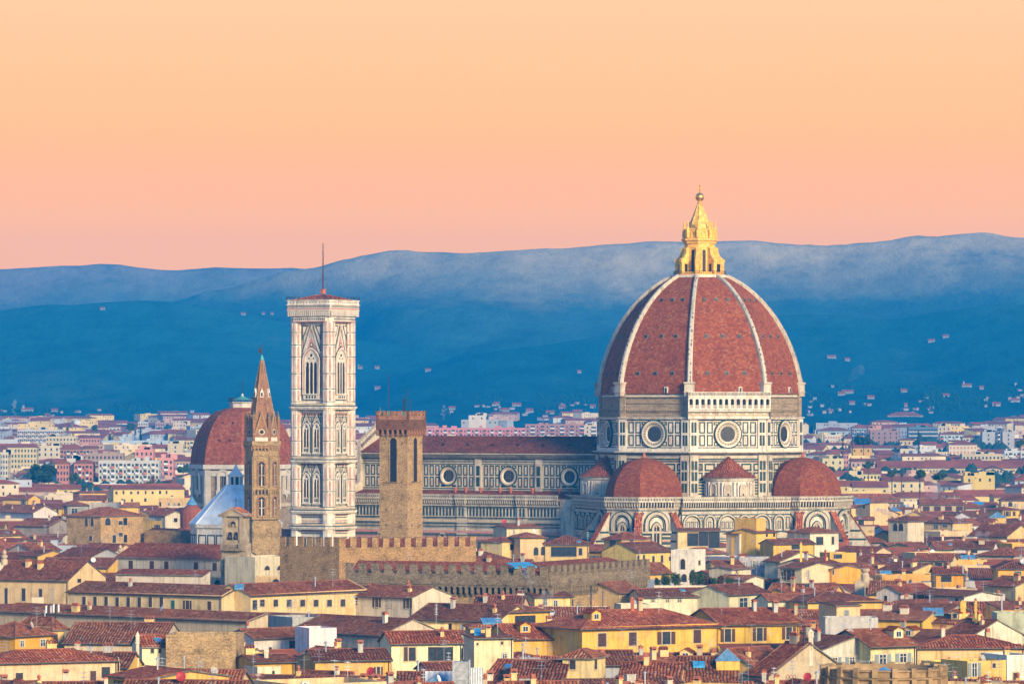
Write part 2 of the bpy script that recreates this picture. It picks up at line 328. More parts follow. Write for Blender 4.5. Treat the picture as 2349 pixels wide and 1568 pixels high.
# drum
AD = 26.6; HD = AD*math.tan(R(22.5)); ZD0, ZD1, ZD2 = 42.3, 51.4, 58.5
mb = MB(); mb.prism(octp(AD), ZD0, ZD1, WH); mb.prism(octp(AD-.5), ZD1, ZD2, RO)
for k in range(8):
    p = oct_pl(mb, k, AD)
    p.box(-HD, HD, ZD0, ZD0+.9, .5, WH); p.rect(-HD, HD, ZD0+.95, ZD0+1.2, .05, GR); p.rect(-HD, HD, ZD1-.6, ZD1-.3, .05, GR)
    for sgn in (-1, 1):
        for a0, a1 in ((4.3, 6.0), (6.5, 8.2)):
            x0, x1 = sorted((sgn*a0, sgn*a1))
            panel(p, x0, x1, 43.8, 46.9, .05, .36); panel(p, x0, x1, 47.3, 50.5, .05, .36)
        x0, x1 = sorted((sgn*2.2, sgn*4.0)); panel(p, x0, x1, 43.8, 45.0, .05, .32); panel(p, x0, x1, 49.6, 50.5, .05, .32)
        e = sgn*(HD-1.15); p.box(e-1.15, e+1.15, ZD0+.9, ZD1, .45, WH)
        for z in (43.9, 47.5): p.rect(e-.75, e-.08, z, z+2.9, .48, GR); p.rect(e+.08, e+.75, z, z+2.9, .48, GR)
    q = oct_pl(mb, k, AD-.5)
    if k != 7:
        for z, o in ((53.2, .35), (55.6, .3), (57.2, .5)): q.box(-HD, HD, z, z+.28, o, RO)
        for i in range(24): a = -HD+1.5+i*(2*HD-3)/23; q.box(a-.18, a+.18, 53.5, 53.9, .6, RO)
        for s in (-1, 1): q.box(s*(HD-.9)-.8, s*(HD-.9)+.8, ZD1, ZD2-.2, .55, RO)
        q.rect(-HD, HD, 57.5, 57.8, .1, WH)
cornice(mb, AD, ZD1-.25, [(.35, .45, WH), (.25, .8, WH)], WH)
drum = mb.build('drum', MW, cath)
mb = MB(); p = PL(mb, (0, 0, 0), (0, -1, 0))
p.cone(0, 0, 4.05, .1, 4.05, .5, GR); p.cone(0, 0, 4.05, .5, 3.7, .62, GR); p.cone(0, 0, 3.7, .62, 3.25, .55, WH); p.cone(0, 0, 3.25, .5, 2.5, .28, BE); p.cone(0, 0, 2.5, .28, 2.15, .06, WH)
for i in range(24):
    t = 2*math.pi*i/24; p.disc(2.9*math.cos(t), 2.9*math.sin(t), .2, .43, GR, 6)
p.disc(0, 0, 2.15, .08, GL)
for a in (-1.1, -.4, .4, 1.1): p.box(a-.05, a+.05, -1.9, 1.9, .14, DK); p.box(-1.9, 1.9, a-.05, a+.05, .14, DK)
ome = mb.mesh('oculus_window', MW)
for k in range(8):
    a = R(45*k); link('oculus_window', ome, drum, ((AD+.0)*math.cos(a), (AD+.0)*math.sin(a), 47.1), a+R(90))
# arcaded gallery on the face towards the camera
mb = MB(); p = oct_pl(mb, 7, AD); g = HD+.9
p.box(-g, g, 51.3, 52.0, 1.2, WH); p.box(-g, g, 52.0, 53.3, .8, BE); p.box(-g, g, 53.3, 53.8, 1.7, WH); p.box(-g, g, 53.8, 54.2, 2.0, WH)
for i in range(9): a = -g+1.6+i*(2*g-3.2)/8; p.box(a-.45, a+.45, 52.4, 52.9, 1.0, WH)
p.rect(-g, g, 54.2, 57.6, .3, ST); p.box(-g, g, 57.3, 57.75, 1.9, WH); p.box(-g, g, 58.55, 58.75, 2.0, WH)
for i in range(60): a = -g+.15+i*(2*g-.3)/59; p.box(a-.09, a+.09, 57.75, 58.55, 1.9, WH, 1.6)
n = 14; w = 2*g/n
for i in range(n+1):
    a = -g+i*w; p.box(max(-g, a-.34), min(g, a+.34), 54.2, 57.4, 1.8, WH)
    if i < n:
        c = a+w/2; A = p.arch(c, 54.2, 56.3, w-.62); tp = [(c+w/2, 57.4), (c-w/2, 57.4)]
        half = len(A)//2
        p.poly(A[1:half+2]+[(c, 57.4), (c+w/2, 57.4), (c+w/2, 54.2)], 1.75, WH); p.poly(A[half+1:]+[A[0], (c-w/2, 54.2), (c-w/2, 57.4), (c, 57.4)], 1.75, WH)
        p.box(c-.5, c+.5, 54.2, 56.3, .36, GL, .3); p.box(a, a+w, 55.0, 55.12, 1.75, WH, 1.55)
        for j in range(5): x = a+.35+j*(w-.7)/4; p.box(x-.06, x+.06, 54.2, 55.0, 1.72, WH, 1.6)
for s in (-1, 1): mb.poly([p.P(s*g, 51.3, 0), p.P(s*g, 51.3, 1.8), p.P(s*g, 58.7, 1.8), p.P(s*g, 58.7, 0)], WH)
mb.build('arcaded_gallery', MW, cath)
# dome
RHO, CC, Z0D = 35.5, 6.9, 58.9
def dome_r(z): return math.sqrt(max(0, RHO*RHO-(z-Z0D)**2))-CC-.95*math.sin(math.pi*min(1, max(0, (z-Z0D)/32.5)))
zs = [Z0D-.6]+[Z0D+(91.2-Z0D)*(1-(1-i/16)**1.25) for i in range(17)]
prof = [(28.6, zs[0])]+[(dome_r(z), z) for z in zs[1:]]
mb = MB(); mb.lathe(prof, 8, m=0, rot=R(22.5)); mb.prism(ngon(8, 8.1, R(22.5)), 90.6, 91.7, 2)
for k in range(8):
    a = R(45*k)
    for z in (63.9, 74.2, 84.4):
        rr = dome_r(z)*math.cos(R(22.5)); w = rr*math.tan(R(22.5))
        for f in (-.52, 0, .5):
            c = Vector((rr*math.cos(a)-f*w*math.sin(a), rr*math.sin(a)+f*w*math.cos(a), z)); o = Vector((math.cos(a), math.sin(a), .2)); u = Vector((-math.sin(a), math.cos(a), 0))
            for q0, q1, mm, e in ((-.55, .55, 3, .25), (-.3, .3, 1, .36)):
                A = [c+u*q0+o*e-ZUP*.55*abs(q0)/.55, c+u*q1+o*e-ZUP*.55*abs(q0)/.55, c+u*q1+o*(e-.1)+ZUP*.6*abs(q0)/.55, c+u*q0+o*(e-.1)+ZUP*.6*abs(q0)/.55]; B = [x-o*.9 for x in A]
                mb.poly(A, mm)
                for i in range(4): mb.poly((A[i], A[(i+1) % 4], B[(i+1) % 4], B[i]), mm)
    for f in (.35,):
        rr = 28.2*math.cos(R(22.5)); w = 10.5
        c = Vector((rr*math.cos(a)-f*w*math.sin(a), rr*math.sin(a)+f*w*math.cos(a), 59.0)); mb.T = Matrix.Translation(c) @ Matrix.Rotation(a, 4, 'Z')
        mb.box(-.6, .7, -.5, .5, -.5, 1.2, 2); mb.box(.6, .75, -.3, .3, -.5, .9, 1); mb.T = None
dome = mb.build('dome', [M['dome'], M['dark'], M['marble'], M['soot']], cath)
mb = MB(); ribm = [M['wmarble'], M['soot']]
N = 26; pts = []
for i in range(N+1):
    z = Z0D+(91.2-Z0D)*i/N; r = dome_r(z); d = Vector((-(z-Z0D)/(r+CC), 1)) ; d.normalize(); nrm = Vector((d.y, -d.x)); hw = .74-.24*i/N
    pts.append((r, z, nrm, hw))
for (r0, z0, n0, h0), (r1, z1, n1, h1) in zip(pts, pts[1:]):
    def sec(r, z, n, h, e, k): return [Vector((r+n.x*b, y, z+n.y*b)) for y, b in ((-h, -.5), (-h, e*.7), (-h*.55, e), (h*.55, e), (h, e*.7), (h, -.5))]
    A = sec(r0, z0, n0, h0, .8, 0); B = sec(r1, z1, n1, h1, .8, 0)
    for i in range(5): mb.poly((A[i], A[i+1], B[i+1], B[i]), 0)
    if random.random() < .8:
        y = random.choice((-.5, .45))*h0; mb.box(r0+n0.x*.8-.1, r0+n0.x*.8+.04, y-.15, y+.15, z0, z0+random.uniform(.3, 1.1), 1)
mb.box(27.3, 29.6, -1.35, 1.35, 57.6, 61.0, 0); mb.box(27.3, 29.9, -1.55, 1.55, 61.0, 61.5, 0); mb.box(27.3, 29.8, -1.5, 1.5, 58.6, 58.9, 0)
rme = mb.mesh('rib', ribm)
for k in range(8): link('rib', rme, dome, None, R(22.5+45*k))
# lantern
mb = MB(); L0 = 91.7; LM = [LANT, M['dark'], M['gold'], M['metal']]
mb.prism(ngon(8, 7.3, R(22.5)), L0-.2, L0+.3, 0); mb.prism(ngon(8, 6.3, R(22.5)), L0+.3, L0+.9, 0)
mb.lathe([(4.3, L0+.5), (4.3, 100.6), (4.7, 100.7), (4.7, 101.1), (5.2, 101.5), (5.2, 102.0), (4.2, 102.3), (4.1, 104.4), (4.4, 104.5), (4.4, 104.8), (3.0, 105.0)], 8, m=0, rot=R(22.5))
for k in range(8):
    p = oct_pl(mb, k, 4.3*math.cos(R(22.5))); p.archring(0, L0+.9, 98.4, 1.0, .3, .25, 0); p.poly(p.arch(0, L0+.9, 98.4, 1.0), .03, 1)
    p.box(-1.6, 1.6, 99.5, 99.8, .15, 0)
    q = oct_pl(mb, k, 4.1*math.cos(R(22.5))); q.archring(0, 102.5, 103.5, .9, .25, .3, 0); q.poly(q.arch(0, 102.5, 103.5, .9), .05, 0)
    a = R(22.5+45*k); mb.T = Matrix.Rotation(a, 4, 'Z')
    out = [(4.0, L0+.3), (6.9, L0+.3), (6.9, L0+3.6), (7.1, L0+3.7), (7.1, L0+4.3), (6.6, L0+4.7), (6.0, L0+5.1), (5.5, L0+5.9), (5.2, L0+6.9), (5.3, L0+7.4), (5.0, L0+7.8), (4.0, L0+7.8)]
    f = .55; A = [Vector((x, -f, z)) for x, z in out]; B = [Vector((x, f, z)) for x, z in out]
    mb.poly(A, 0); mb.poly(B[::-1], 0)
    for i in range(len(A)): j = (i+1) % len(A); mb.poly((A[i], A[j], B[j], B[i]), 0)
    mb.box(4.9, 5.9, -.58, -.56, L0+.6, L0+3.2, 1); mb.box(4.9, 5.9, .56, .58, L0+.6, L0+3.2, 1)
    mb.lathe([(.001, 104.3), (.42, 104.4), (.42, 105.2), (.22, 105.5), (.36, 105.9), (.18, 106.3), (.3, 106.7), (.001, 107.1)], 6, 4.35, 0, 0)
    mb.box(3.9, 4.9, -.4, .4, 102.3, 104.4, 0); mb.T = None
lant = mb.build('lantern', LM, cath)
mb = MB(); mb.lathe([(3.35, 104.8), (2.75, 106.2), (.45, 112.0), (.75, 112.2), (.35, 112.5), (.6, 112.7)], 8, m=0, rot=R(22.5))
for k in range(8): a = R(22.5+45*k); mb.tube((2.75*math.cos(a), 2.75*math.sin(a), 106.2), (.45*math.cos(a), .45*math.sin(a), 112), .16, 5, 0)
mb.build('spire', [plain('mossy_gilt_stone', (.80, .48, .10), .6, var=.4, sc=.9)], lant)
mb = MB(); mb.lathe([(1.22*math.sin(math.pi*i/12), 113.8-1.22*math.cos(math.pi*i/12)) for i in range(13)], 20, m=0, smooth=True)
ball = mb.build('ball', [M['gold']], lant)
mb = MB(); mb.box(-.13, .13, -.13, .13, 115, 117.2, 0); mb.T = Matrix.Rotation(R(30), 4, 'Z'); mb.box(-.65, .65, -.13, .13, 116.2, 116.5, 0); mb.build('cross', [M['gold']], lant)
mb = MB(); P8 = ngon(8, 7.5, R(22.5))
for i in range(8):
    a, b = Vector((*P8[i], 0)), Vector((*P8[(i+1) % 8], 0))
    for z in (92.2, 92.9): mb.tube(a+ZUP*z, b+ZUP*z, .05, 4, 0)
    for j in range(9): q = a.lerp(b, j/9); mb.tube(q+ZUP*91.8, q+ZUP*92.9, .04, 4, 0)
mb.build('railing', [M['metal']], lant)
# nave with clerestory, aisle, roof, oculi
TW = 106.0; mb = MB(); mb.box(-TW, -26.5, -10.5, 10.5, 0, 41.4, WH)
p = PL(mb, (0, -10.5, 0), (0, -1, 0)); MBd = -66.3
ocs = [-36.3, -56.4, -76.6, -96.7]; pil = [-46.4, -66.5, -86.6]
p.rect(-TW, -27, 30.2, 30.7, .05, GR); p.rect(-TW, -27, 31.0, 31.3, .05, GR); p.rect(-TW, -27, 38.05, 38.3, .05, GR); p.rect(-TW, -27, 39.45, 39.7, .05, GR)
n = 190
for i in range(n):
    c = -TW+.3+i*(TW-27)/n; p.poly([(c-.17, 38.9), (c, 38.5), (c+.17, 38.9), (c, 39.3)], .04, GR)
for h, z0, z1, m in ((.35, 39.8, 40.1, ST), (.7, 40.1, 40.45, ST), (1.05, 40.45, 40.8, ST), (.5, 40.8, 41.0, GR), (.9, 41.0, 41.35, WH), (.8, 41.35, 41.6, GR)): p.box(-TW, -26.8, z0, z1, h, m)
for i in range(120): a = -TW+.4+i*.66; p.box(a, a+.3, 39.9, 40.4, .95, ST)
for c in pil:
    p.box(c-1.1, c+1.1, 30, 39.7, .35, WH); panel(p, c-.6, c+.6, 31.8, 34.5, .38, .3, GR); panel(p, c-.6, c+.6, 34.9, 37.7, .38, .3, GR)
for c in ocs:
    for sgn in (-1, 1):
        for i in range(3):
            a = c+sgn*(3.75+i*1.93); panel(p, a-.72, a+.72, 31.6, 34.5, .05, .36); panel(p, a-.72, a+.72, 34.9, 37.9, .05, .36)
        a = c+sgn*1.85; panel(p, a-.7, a+.7, 37.0, 37.9, .05, .32); panel(p, a-.7, a+.7, 31.6, 32.2, .05, .32)
    panel(p, c-.8, c+.8, 37.3, 37.9, .05, .32)
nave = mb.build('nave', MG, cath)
mb = MB(); p = PL(mb, (0, 0, 0), (0, -1, 0))
p.cone(0, 0, 2.95, .05, 2.9, .4, GR); p.cone(0, 0, 2.9, .4, 2.6, .42, GR); p.cone(0, 0, 2.6, .42, 2.15, .3, BE); p.cone(0, 0, 2.15, .3, 1.75, .06, WH); p.disc(0, 0, 1.75, .07, DK)
for a in (-.6, 0, .6): p.box(a-.04, a+.04, -1.5, 1.5, .11, ST); p.box(-1.5, 1.5, a-.04, a+.04, .11, ST)
nme = mb.mesh('oculus_window', MW)
for c in ocs: link('oculus_window', nme, nave, (c, -10.5, 34.75))
mb = MB(); mb.slab([(-TW, -11.6, 41.75), (-26.3, -11.6, 41.75), (-26.3, 0, 46.0), (-TW, 0, 46.0)], .25, 0); mb.slab([(-TW, 0, 46.0), (-26.3, 0, 46.0), (-26.3, 11.6, 41.75), (-TW, 11.6, 41.75)], .25, 0); mb.tube((-TW, 0, 46.05), (-26, 0, 46.05), .2, 6, 0)
for i in range(9): x = -98+i*8.4; mb.box(x, x+.7, -7, -6.2, 43.2, 44.0, 1)
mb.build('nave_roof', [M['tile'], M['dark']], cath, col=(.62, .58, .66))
AW = 19.6; mb = MB(); mb.box(-TW, -24, -AW, AW, 0, 28.6, WH, ST); p = PL(mb, (0, -AW, 0), (0, -1, 0))
def corbels(p, a0, a1, zt, out, n, zc=None):     # corbelled walkway with pierced balustrade, zt = its top
    p.box(a0, a1, zt-1.25, zt, out, WH, out-.25); p.box(a0, a1, zt-.18, zt, out+.12, WH, out-.3); p.box(a0, a1, zt-1.5, zt-1.25, out+.15, WH, 0)
    w = (a1-a0)/n
    for i in range(n):
        c = a0+(i+.5)*w; p.disc(c, zt-.72, min(.26, w*.3), out+.02, DK, 8)
        p.rect(c-w*.5, c-w*.44, zt-1.2, zt-.2, out+.02, ST)
        p.box(c-w*.17, c+w*.17, zt-2.6, zt-1.5, out-.1, WH); p.box(c-w*.15, c+w*.15, zt-3.0, zt-2.4, out*.55, BE)
        p.rect(c+w*.2, c+w*.8, zt-3.0, zt-1.95, .06, DK); p.poly([(c+w*.2, zt-1.95), (c+w*.8, zt-1.95), (c+w*.5, zt-1.55)], .06, DK)
    p.rect(a0, a1, zt-3.35, zt-3.0, .3, WH)
corbels(p, -TW, -34.5, 29.7, .9, 96)
for a in (-46.4, -66.5, -86.6): p.box(a-1.6, a+1.6, 0, 26.4, .5, WH); corbels(PL(mb, (0, -AW-.5, 0), (0, -1, 0)), a-1.8, a+1.8, 29.72, .9, 5)
x = -TW+.5
while x < -35:
    p.rect(x, x+.62, 23.5, 25.9, .52 if any(abs(x+.3-a) < 1.3 for a in (-46.4, -66.5, -86.6)) else .05, GR); x += 1.12
for z0, z1, m in ((26.0, 26.3, GR), (22.9, 23.2, GR), (21.7, 22.5, BE), (21.2, 21.45, GR), (20.4, 20.65, GR), (18.6, 19.4, PK), (17.9, 18.2, GR), (16.9, 17.6, PK)): p.rect(-TW, -34, z0, z1, .54, m); p.rect(-TW, -34, z0, z1, .05, m)
x = -TW+.5
while x < -35: p.ring(x, x+1.15, 12.4, 16.4, .22, .56, GR); p.ring(x, x+1.15, 12.4, 16.4, .22, .06, GR); p.poly(p.arch(x+.57, 13, 15, .4), .06, PK); x += 1.5
for a in (-94, -73): p.archring(a, 12, 17.5, 1.3, .4, .5, WH, .5); p.poly(p.arch(a, 12, 17.5, 1.3, .5), .08, DK)
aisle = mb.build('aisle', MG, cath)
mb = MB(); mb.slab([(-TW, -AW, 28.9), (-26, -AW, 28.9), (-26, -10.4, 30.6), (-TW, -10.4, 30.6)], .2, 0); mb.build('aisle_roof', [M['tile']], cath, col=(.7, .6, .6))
mb = MB()
for i, x in enumerate((-90, -72.5, -69, -64, -57.5, -54, -46.8, -38, -34.4)): mb.lathe([(.25, 30.0), (.45, 30.8), (.62, 31.3), (.62, 31.5)], 8, x, -13.5, 0)
mb.build('terracotta_jar', [M['terra']], aisle)['kind'] = 'stuff'
mb = MB(); q = PL(mb, (-TW, 0, 0), (1, 0, 0))   # back of the stepped front gable
pts = [(-19.6, 0), (19.6, 0), (19.6, 30), (11.5, 34)]
st = [(11.5-i*1.05, 44.6+i*.62) for i in range(11)]
for i, (a, z) in enumerate(st): pts += [(a, z), (a, z+.62)]
pts += [(-a, z) for a, z in pts[::-1]][:0]
prof = [(19.6, 30), (11.5, 33.5)]+[v for a, z in st for v in ((a, z), (a-1.05, z))] if False else None
half = [(19.6, 0), (19.6, 30.5), (11.6, 33)]+[v for i in range(11) for v in ((11.6-i*1.05, 44.8+i*.55), (11.6-(i+1)*1.05, 44.8+i*.55))]
full = half+[(-a, b) for a, b in half[::-1]]
q.solid(full, .0, WH, -1.2)
for i in range(11): a = 11.6-i*1.05; q.box(a-1.0, a-.1, 44.0+i*.55-1.1, 44.0+i*.55, .12, ST, 0); q.box(-a+.1, -a+1.0, 44.0+i*.55-1.1, 44.0+i*.55, .12, ST, 0)
mb.tube((-TW-.5, 0, 50.5), (-TW-.5, 0, 54.5), .12, 5, ST)
mb.build('front_gable', MG, cath)
# tribunes
def tribune(ang):
    c = 32.6; ca, sa = math.cos(ang), math.sin(ang); cx, cy = c*ca, c*sa
    AP1 = 12.0; H1 = AP1*math.tan(R(22.5)); mb = MB(); mb.prism(octp(AP1), 0, 28.4, WH, ST)
    vis = (-3, -2, -1, 0, 1, 2, 3)
    wins = []
    for k in vis:
        p = oct_pl(mb, k, AP1); corbels(p, -H1-.35, H1+.35, 30.0, .95, 13); p.rect(-H1, H1, 25.9, 26.6, .05, WH)
        for z in (0, 3, 6, 9, 12, 13.0, 14.2, 15.6, 17.0, 18.4, 19.5): p.rect(-H1, H1, z, z+.7, .04, GR)
        p.rect(-H1, H1, 26.15, 26.4, .08, GR)
        for z in (14.9, 17.7): p.rect(-H1, H1, z, z+.5, .04, PK)
        w = 5.2; p.poly(p.arch(0, 20.6, 22.6, w), .06, WH); p.archring(0, 20.6, 22.6, w-.1, .75, .75, WH, 0, 0); p.archring(0, 20.6, 22.6, w+1.4, .3, .5, GR)
        p.archring(0, 20.6, 22.6, w-1.5, .36, .1, GR); p.archring(0, 20.6, 22.6, w-.5, .16, .12, GR); p.rect(-2.0, 2.0, 20.7, 21.4, .09, GR); p.box(-H1, H1, 20.1, 20.6, .5, WH)
        for s in (-1, 1): p.poly([(s*(H1-.15), 25.7), (s*(H1-1.6), 25.7), (s*(H1-.15), 22.9)], .07, GR); p.poly([(s*(H1-.35), 25.5), (s*(H1-1.1), 25.5), (s*(H1-.35), 24.0)], .09, WH)
        for s in (-1, 1):
            for b in (13.0, 9.0): p.ring(s*3.4-.5, s*3.4+.5, b, b+3.2, .2, .08, GR)
    t = mb.build('tribune', MG, cath, (cx, cy, 0), ang)
    mb = MB(); p = PL(mb, (0, 0, 0), (0, -1, 0)); p.archring(0, 10, 21.2, 1.55, .55, .55, BE, .5); p.archring(0, 10, 21.2, 2.65, .22, .35, GR, .5); p.poly(p.arch(0, 10, 21.2, 1.55, .5), .1, GL)
    p.box(-.09, .09, 10, 22.2, .3, BE); p.archring(-.4, 10, 20.2, .62, .08, .28, BE, .5); p.archring(.4, 10, 20.2, .62, .08, .28, BE, .5); p.disc(0, 21.9, .3, .25, BE, 8)
    p.poly([(-1.9, 21.5), (1.9, 21.5), (0, 25.2)], .09, WH)
    wme = mb.mesh('window', MW)
    mb = MB(); a, b = 12.6, 19.6; za, zb = 26.3, 15.5; hw = .85
    A = [Vector((x, -hw, z)) for x, z in ((a-.3, 0), (b, 0), (b, zb), (a-.3, za))]; B = [v+Vector((0, 2*hw, 0)) for v in A]
    mb.poly(A, WH); mb.poly(B[::-1], WH); mb.poly((A[1], B[1], B[2], A[2]), WH)
    for i in range(6):
        z = 8+i*2.4; x1 = min(b-.1, a+(za-z-.6)*(b-a)/(za-zb)-.2)
        if x1 > a:
            for s in (-1, 1): mb.poly([(a-.2, s*(hw+.03), z), (x1, s*(hw+.03), z), (x1, s*(hw+.03), z+.55), (a-.2, s*(hw+.03), z+.55)], GR)
    mb.slab([(b+.2, -hw-.2, zb+.05), (b+.2, hw+.2, zb+.05), (a-.3, hw+.2, za+.2), (a-.3, -hw-.2, za+.2)], .3, TI)
    bme = mb.mesh('buttress', MG)
    for k in vis:
        if abs(k) > 2: continue
        an = R(45*k); link('window', wme, t, (AP1*math.cos(an), AP1*math.sin(an), 0), an+R(90))
    for k in (-2.5, -1.5, -.5, .5, 1.5, 2.5):
        o = link('buttress', bme, t, None, R(45*k)); o.color = (1, .85, .8, 1)
    mb = MB(); pr = [(10.75, 29.2)]+[(10.75*math.cos(R(90)*i/11)**.92, 29.6+10.9*math.sin(R(90)*i/11)) for i in range(11)]+[(.6, 40.6)]
    mb.lathe(pr, 8, m=0, rot=R(22.5)); mb.lathe([(.62, 40.3), (.5, 41.2), (.35, 41.9), (.001, 42.0)], 8, m=1)
    mb.build('tribune_dome', [M['tdome'], M['terra']], t)
for k in (-2, 0, 2): tribune(R(45*k))
# small round exedrae and sacristy blocks between the tribunes
for k in (-1, -3):
    a = R(45*k); ca, sa = math.cos(a), math.sin(a); rot = a
    mb = MB(); mb.T = Matrix.Rotation(a, 4, 'Z')
    mb.box(20, 34.5, -15.5, 15.5, 0, 28.4, WH, ST); p = PL(mb, (34.5, 0, 0), (1, 0, 0)); corbels(p, -15.5, 15.5, 29.9, .9, 46)
    for z in (0, 3, 6, 9, 12): p.rect(-15.5, 15.5, z, z+.5, .05, GR)
    for z0, z1, m in ((26.0, 26.4, GR), (24.9, 25.2, GR), (20.2, 20.6, GR), (13.2, 13.8, GR), (19.0, 19.8, BE), (18.3, 18.6, GR), (16.6, 17.4, PK), (15.6, 15.9, GR), (14.2, 15.0, PK), (17.6, 17.9, GR)): p.rect(-15.5, 15.5, z0, z1, .05, m)
    c = -12.6
    for i in range(6):
        w = 4.4 if i % 2 == 0 else 2.4; zz = 21.0 if i % 2 == 0 else 21.0
        p.archring(c, 20.7, 22.6 if w > 3 else 23.4, w, .45, .45, WH); p.archring(c, 20.9, 22.6 if w > 3 else 23.4, w-.6, .3, .1, GR); p.archring(c, 20.7, 22.6 if w > 3 else 23.4, w+.9, .2, .2, GR); p.ring(c+2.0, c+3.0, 21.2, 24.4, .22, .08, GR)
        for j in range(3 if w > 3 else 1): x = c+(j-(1 if w > 3 else 0))*1.15; p.ring(x-.42, x+.42, 21.2, 23.2, .16, .1, GR)
        c += 5.0
    x = -15
    while x < 15: p.ring(x, x+1.2, 10.4, 13.6, .22, .06, GR); p.poly(p.arch(x+.6, 10.9, 12.4, .4), .07, PK); x += 1.6
    mb.build('sacristy_wall', MG, cath)
    mb = MB(); er = 7.0
    mb.lathe([(er, 28.4), (er, 30.0), (er-.35, 30.1), (er-.35, 34.2), (er, 34.3), (er+.3, 34.9), (er+.6, 35.3)], 24, 0, 0, WH)
    for i in range(10):
        an = math.pi*2*(i+.5)/10; p = PL(mb, (er*math.cos(an)*.975, er*math.sin(an)*.975, 0), (math.cos(an), math.sin(an), 0))
        p.archring(0, 30.2, 32.5, 1.7, .25, .35, WH); p.poly(p.arch(0, 30.2, 32.5, 1.7), .16, BE); p.rect(-.2, .2, 30.2, 30.8, .2, DK)
        for s in (-1, 1): an2 = an+s*.235; mb.tube((er*math.cos(an2), er*math.sin(an2), 30.1), (er*math.cos(an2), er*math.sin(an2), 34.0), .26, 6, WH)
    ex = mb.build('exedra', MW, cath, (27.5*ca, 27.5*sa, 0), rot)
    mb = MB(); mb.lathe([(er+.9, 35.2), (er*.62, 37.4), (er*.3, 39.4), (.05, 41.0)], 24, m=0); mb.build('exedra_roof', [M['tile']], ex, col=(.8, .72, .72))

# ------------------------------------------------------------------ the square marble bell tower
Yb = 1289.0
camp = thing('bell_tower', 'tall square bell tower inlaid with white, pink and green marble, flat overhanging top', 'bell tower', (WX(741, Yb), Yb, 0), PHI)
mb = MB(); hs_ = 5.85; mb.box(-hs_, hs_, -hs_, hs_, 0, 80.6, WH)
cr = 1.9; cc = 5.35
lv = [0, 20.5, 25.3, 39.6, 55.2, 80.6]
for sx in (-1, 1):
    for sy in (-1, 1):
        P = ngon(8, cr, R(22.5), sx*cc, sy*cc); mb.prism(P, 0, 80.6, WH)
        for i in range(8):
            a = R(45*i+45); p = PL(mb, (sx*cc+cr*math.cos(R(22.5))*math.cos(a), sy*cc+cr*math.cos(R(22.5))*math.sin(a), 0), (math.cos(a), math.sin(a), 0)); w = .72
            for (z0, z1) in ((26.4, 30.2), (30.8, 33.6), (34.2, 37.4), (40.8, 44.6), (45.2, 48.4), (49, 52.6), (56.4, 59.4), (60.0, 63.8), (64.4, 68.6), (69.2, 72), (72.6, 75.6), (76.2, 78.6)):
                p.rect(-.16, .16, z0, z1, .04, PK) if i % 2 else p.rect(-.3, .3, z0, z1, .04, PK)
                p.rect(-w, w, z0-.35, z0-.15, .04, GR)
            for z0, z1 in ((1, 8), (9, 17.6)): p.rect(-.3, .3, z0, z1, .04, PK)
for k in range(4):
    n = Vector((math.cos(R(90*k)), math.sin(R(90*k)), 0)); p = PL(mb, n*hs_, n); W_ = 3.6
    for z in (18.4, 19.4, 21.4, 23.0): p.rect(-W_, W_, z, z+.22, .05, GR); p.rect(-W_, W_, z+.55, z+.85, .05, PK)
    for i in range(5): x = -2.9+i*1.45; p.ring(x-.7, x+.7, 12, 17.4, .2, .05, GR); p.poly(p.arch(x, 12.6, 15.6, .5, .5), .06, PK)
    for i in range(4):
        for z in (2, 7): p.ring(-3.5+i*1.8, -1.95+i*1.8, z, z+4, .25, .05, GR)
    for base in (25.3, 39.6):
        t = base
        p.rect(-W_, W_, t+12.5, t+13.4, .08, PK)
        for i in range(12): x = -W_+.3+i*.6; p.rect(x, x+.3, t+12.65, t+13.25, .1, GR)
        p.ring(-W_, W_, t+1.0, t+12.2, .22, .06, GR)
        for x in (-3.2, 3.2): p.rect(x-.24, x+.24, t+3.2, t+6.6, .07, PK); p.ring(x-.38, x+.38, t+1.3, t+2.7, .14, .07, GR); p.ring(x-.38, x+.38, t+7.4, t+11.8, .14, .07, GR)
        p.rect(-.12, .12, t+1.2, t+12, .07, GR)
    b = 55.2
    p.ring(-W_, W_, b+1.2, 79.0, .2, .05, GR)
    for x in (-3.25, 3.25):
        for z0, z1 in ((57.2, 59), (60, 65.2), (66, 70), (71, 74.4), (75, 78.2)): p.ring(x-.45, x+.45, z0, z1, .14, .07, GR); p.rect(x-.18, x+.18, z0+.3, z1-.3, .06, PK)
    p.poly([(-2.5, 70.2), (2.5, 70.2), (0, 76.6)], .10, WH); p.poly([(-1.5, 71.2), (1.5, 71.2), (0, 74.8)], .14, PK); p.disc(0, 72.4, .6, .18, GR, 12); p.disc(0, 72.4, .35, .2, WH, 10)
    for s in (-1, 1):
        p.poly([(s*2.9, 70.2), (s*2.45, 70.2), (s*.1, 76.9), (s*.25, 77.9)], .35, WH); p.poly([(s*3.3, 70.4), (s*2.95, 70.4), (s*.3, 77.9), (s*.6, 77.9)], .14, GR)
        p.poly([(s*3.2, 77.9), (s*1.2, 77.9), (s*3.2, 73.6)], .12, GR); p.poly([(s*2.95, 77.6), (s*1.65, 77.6), (s*2.95, 74.8)], .16, WH)
    p.box(-.2, .2, 76.8, 79.4, .4, WH)
def sq_band(z0, z1, o, m, bev=1.9):
    a = hs_+o; q = [(-a+bev, -a), (a-bev, -a), (a, -a+bev), (a, a-bev), (a-bev, a), (-a+bev, a), (-a, a-bev), (-a, -a+bev)]
    mb.prism(q, z0, z1, m); mb.poly([(*v, z0) for v in q[::-1]], m)
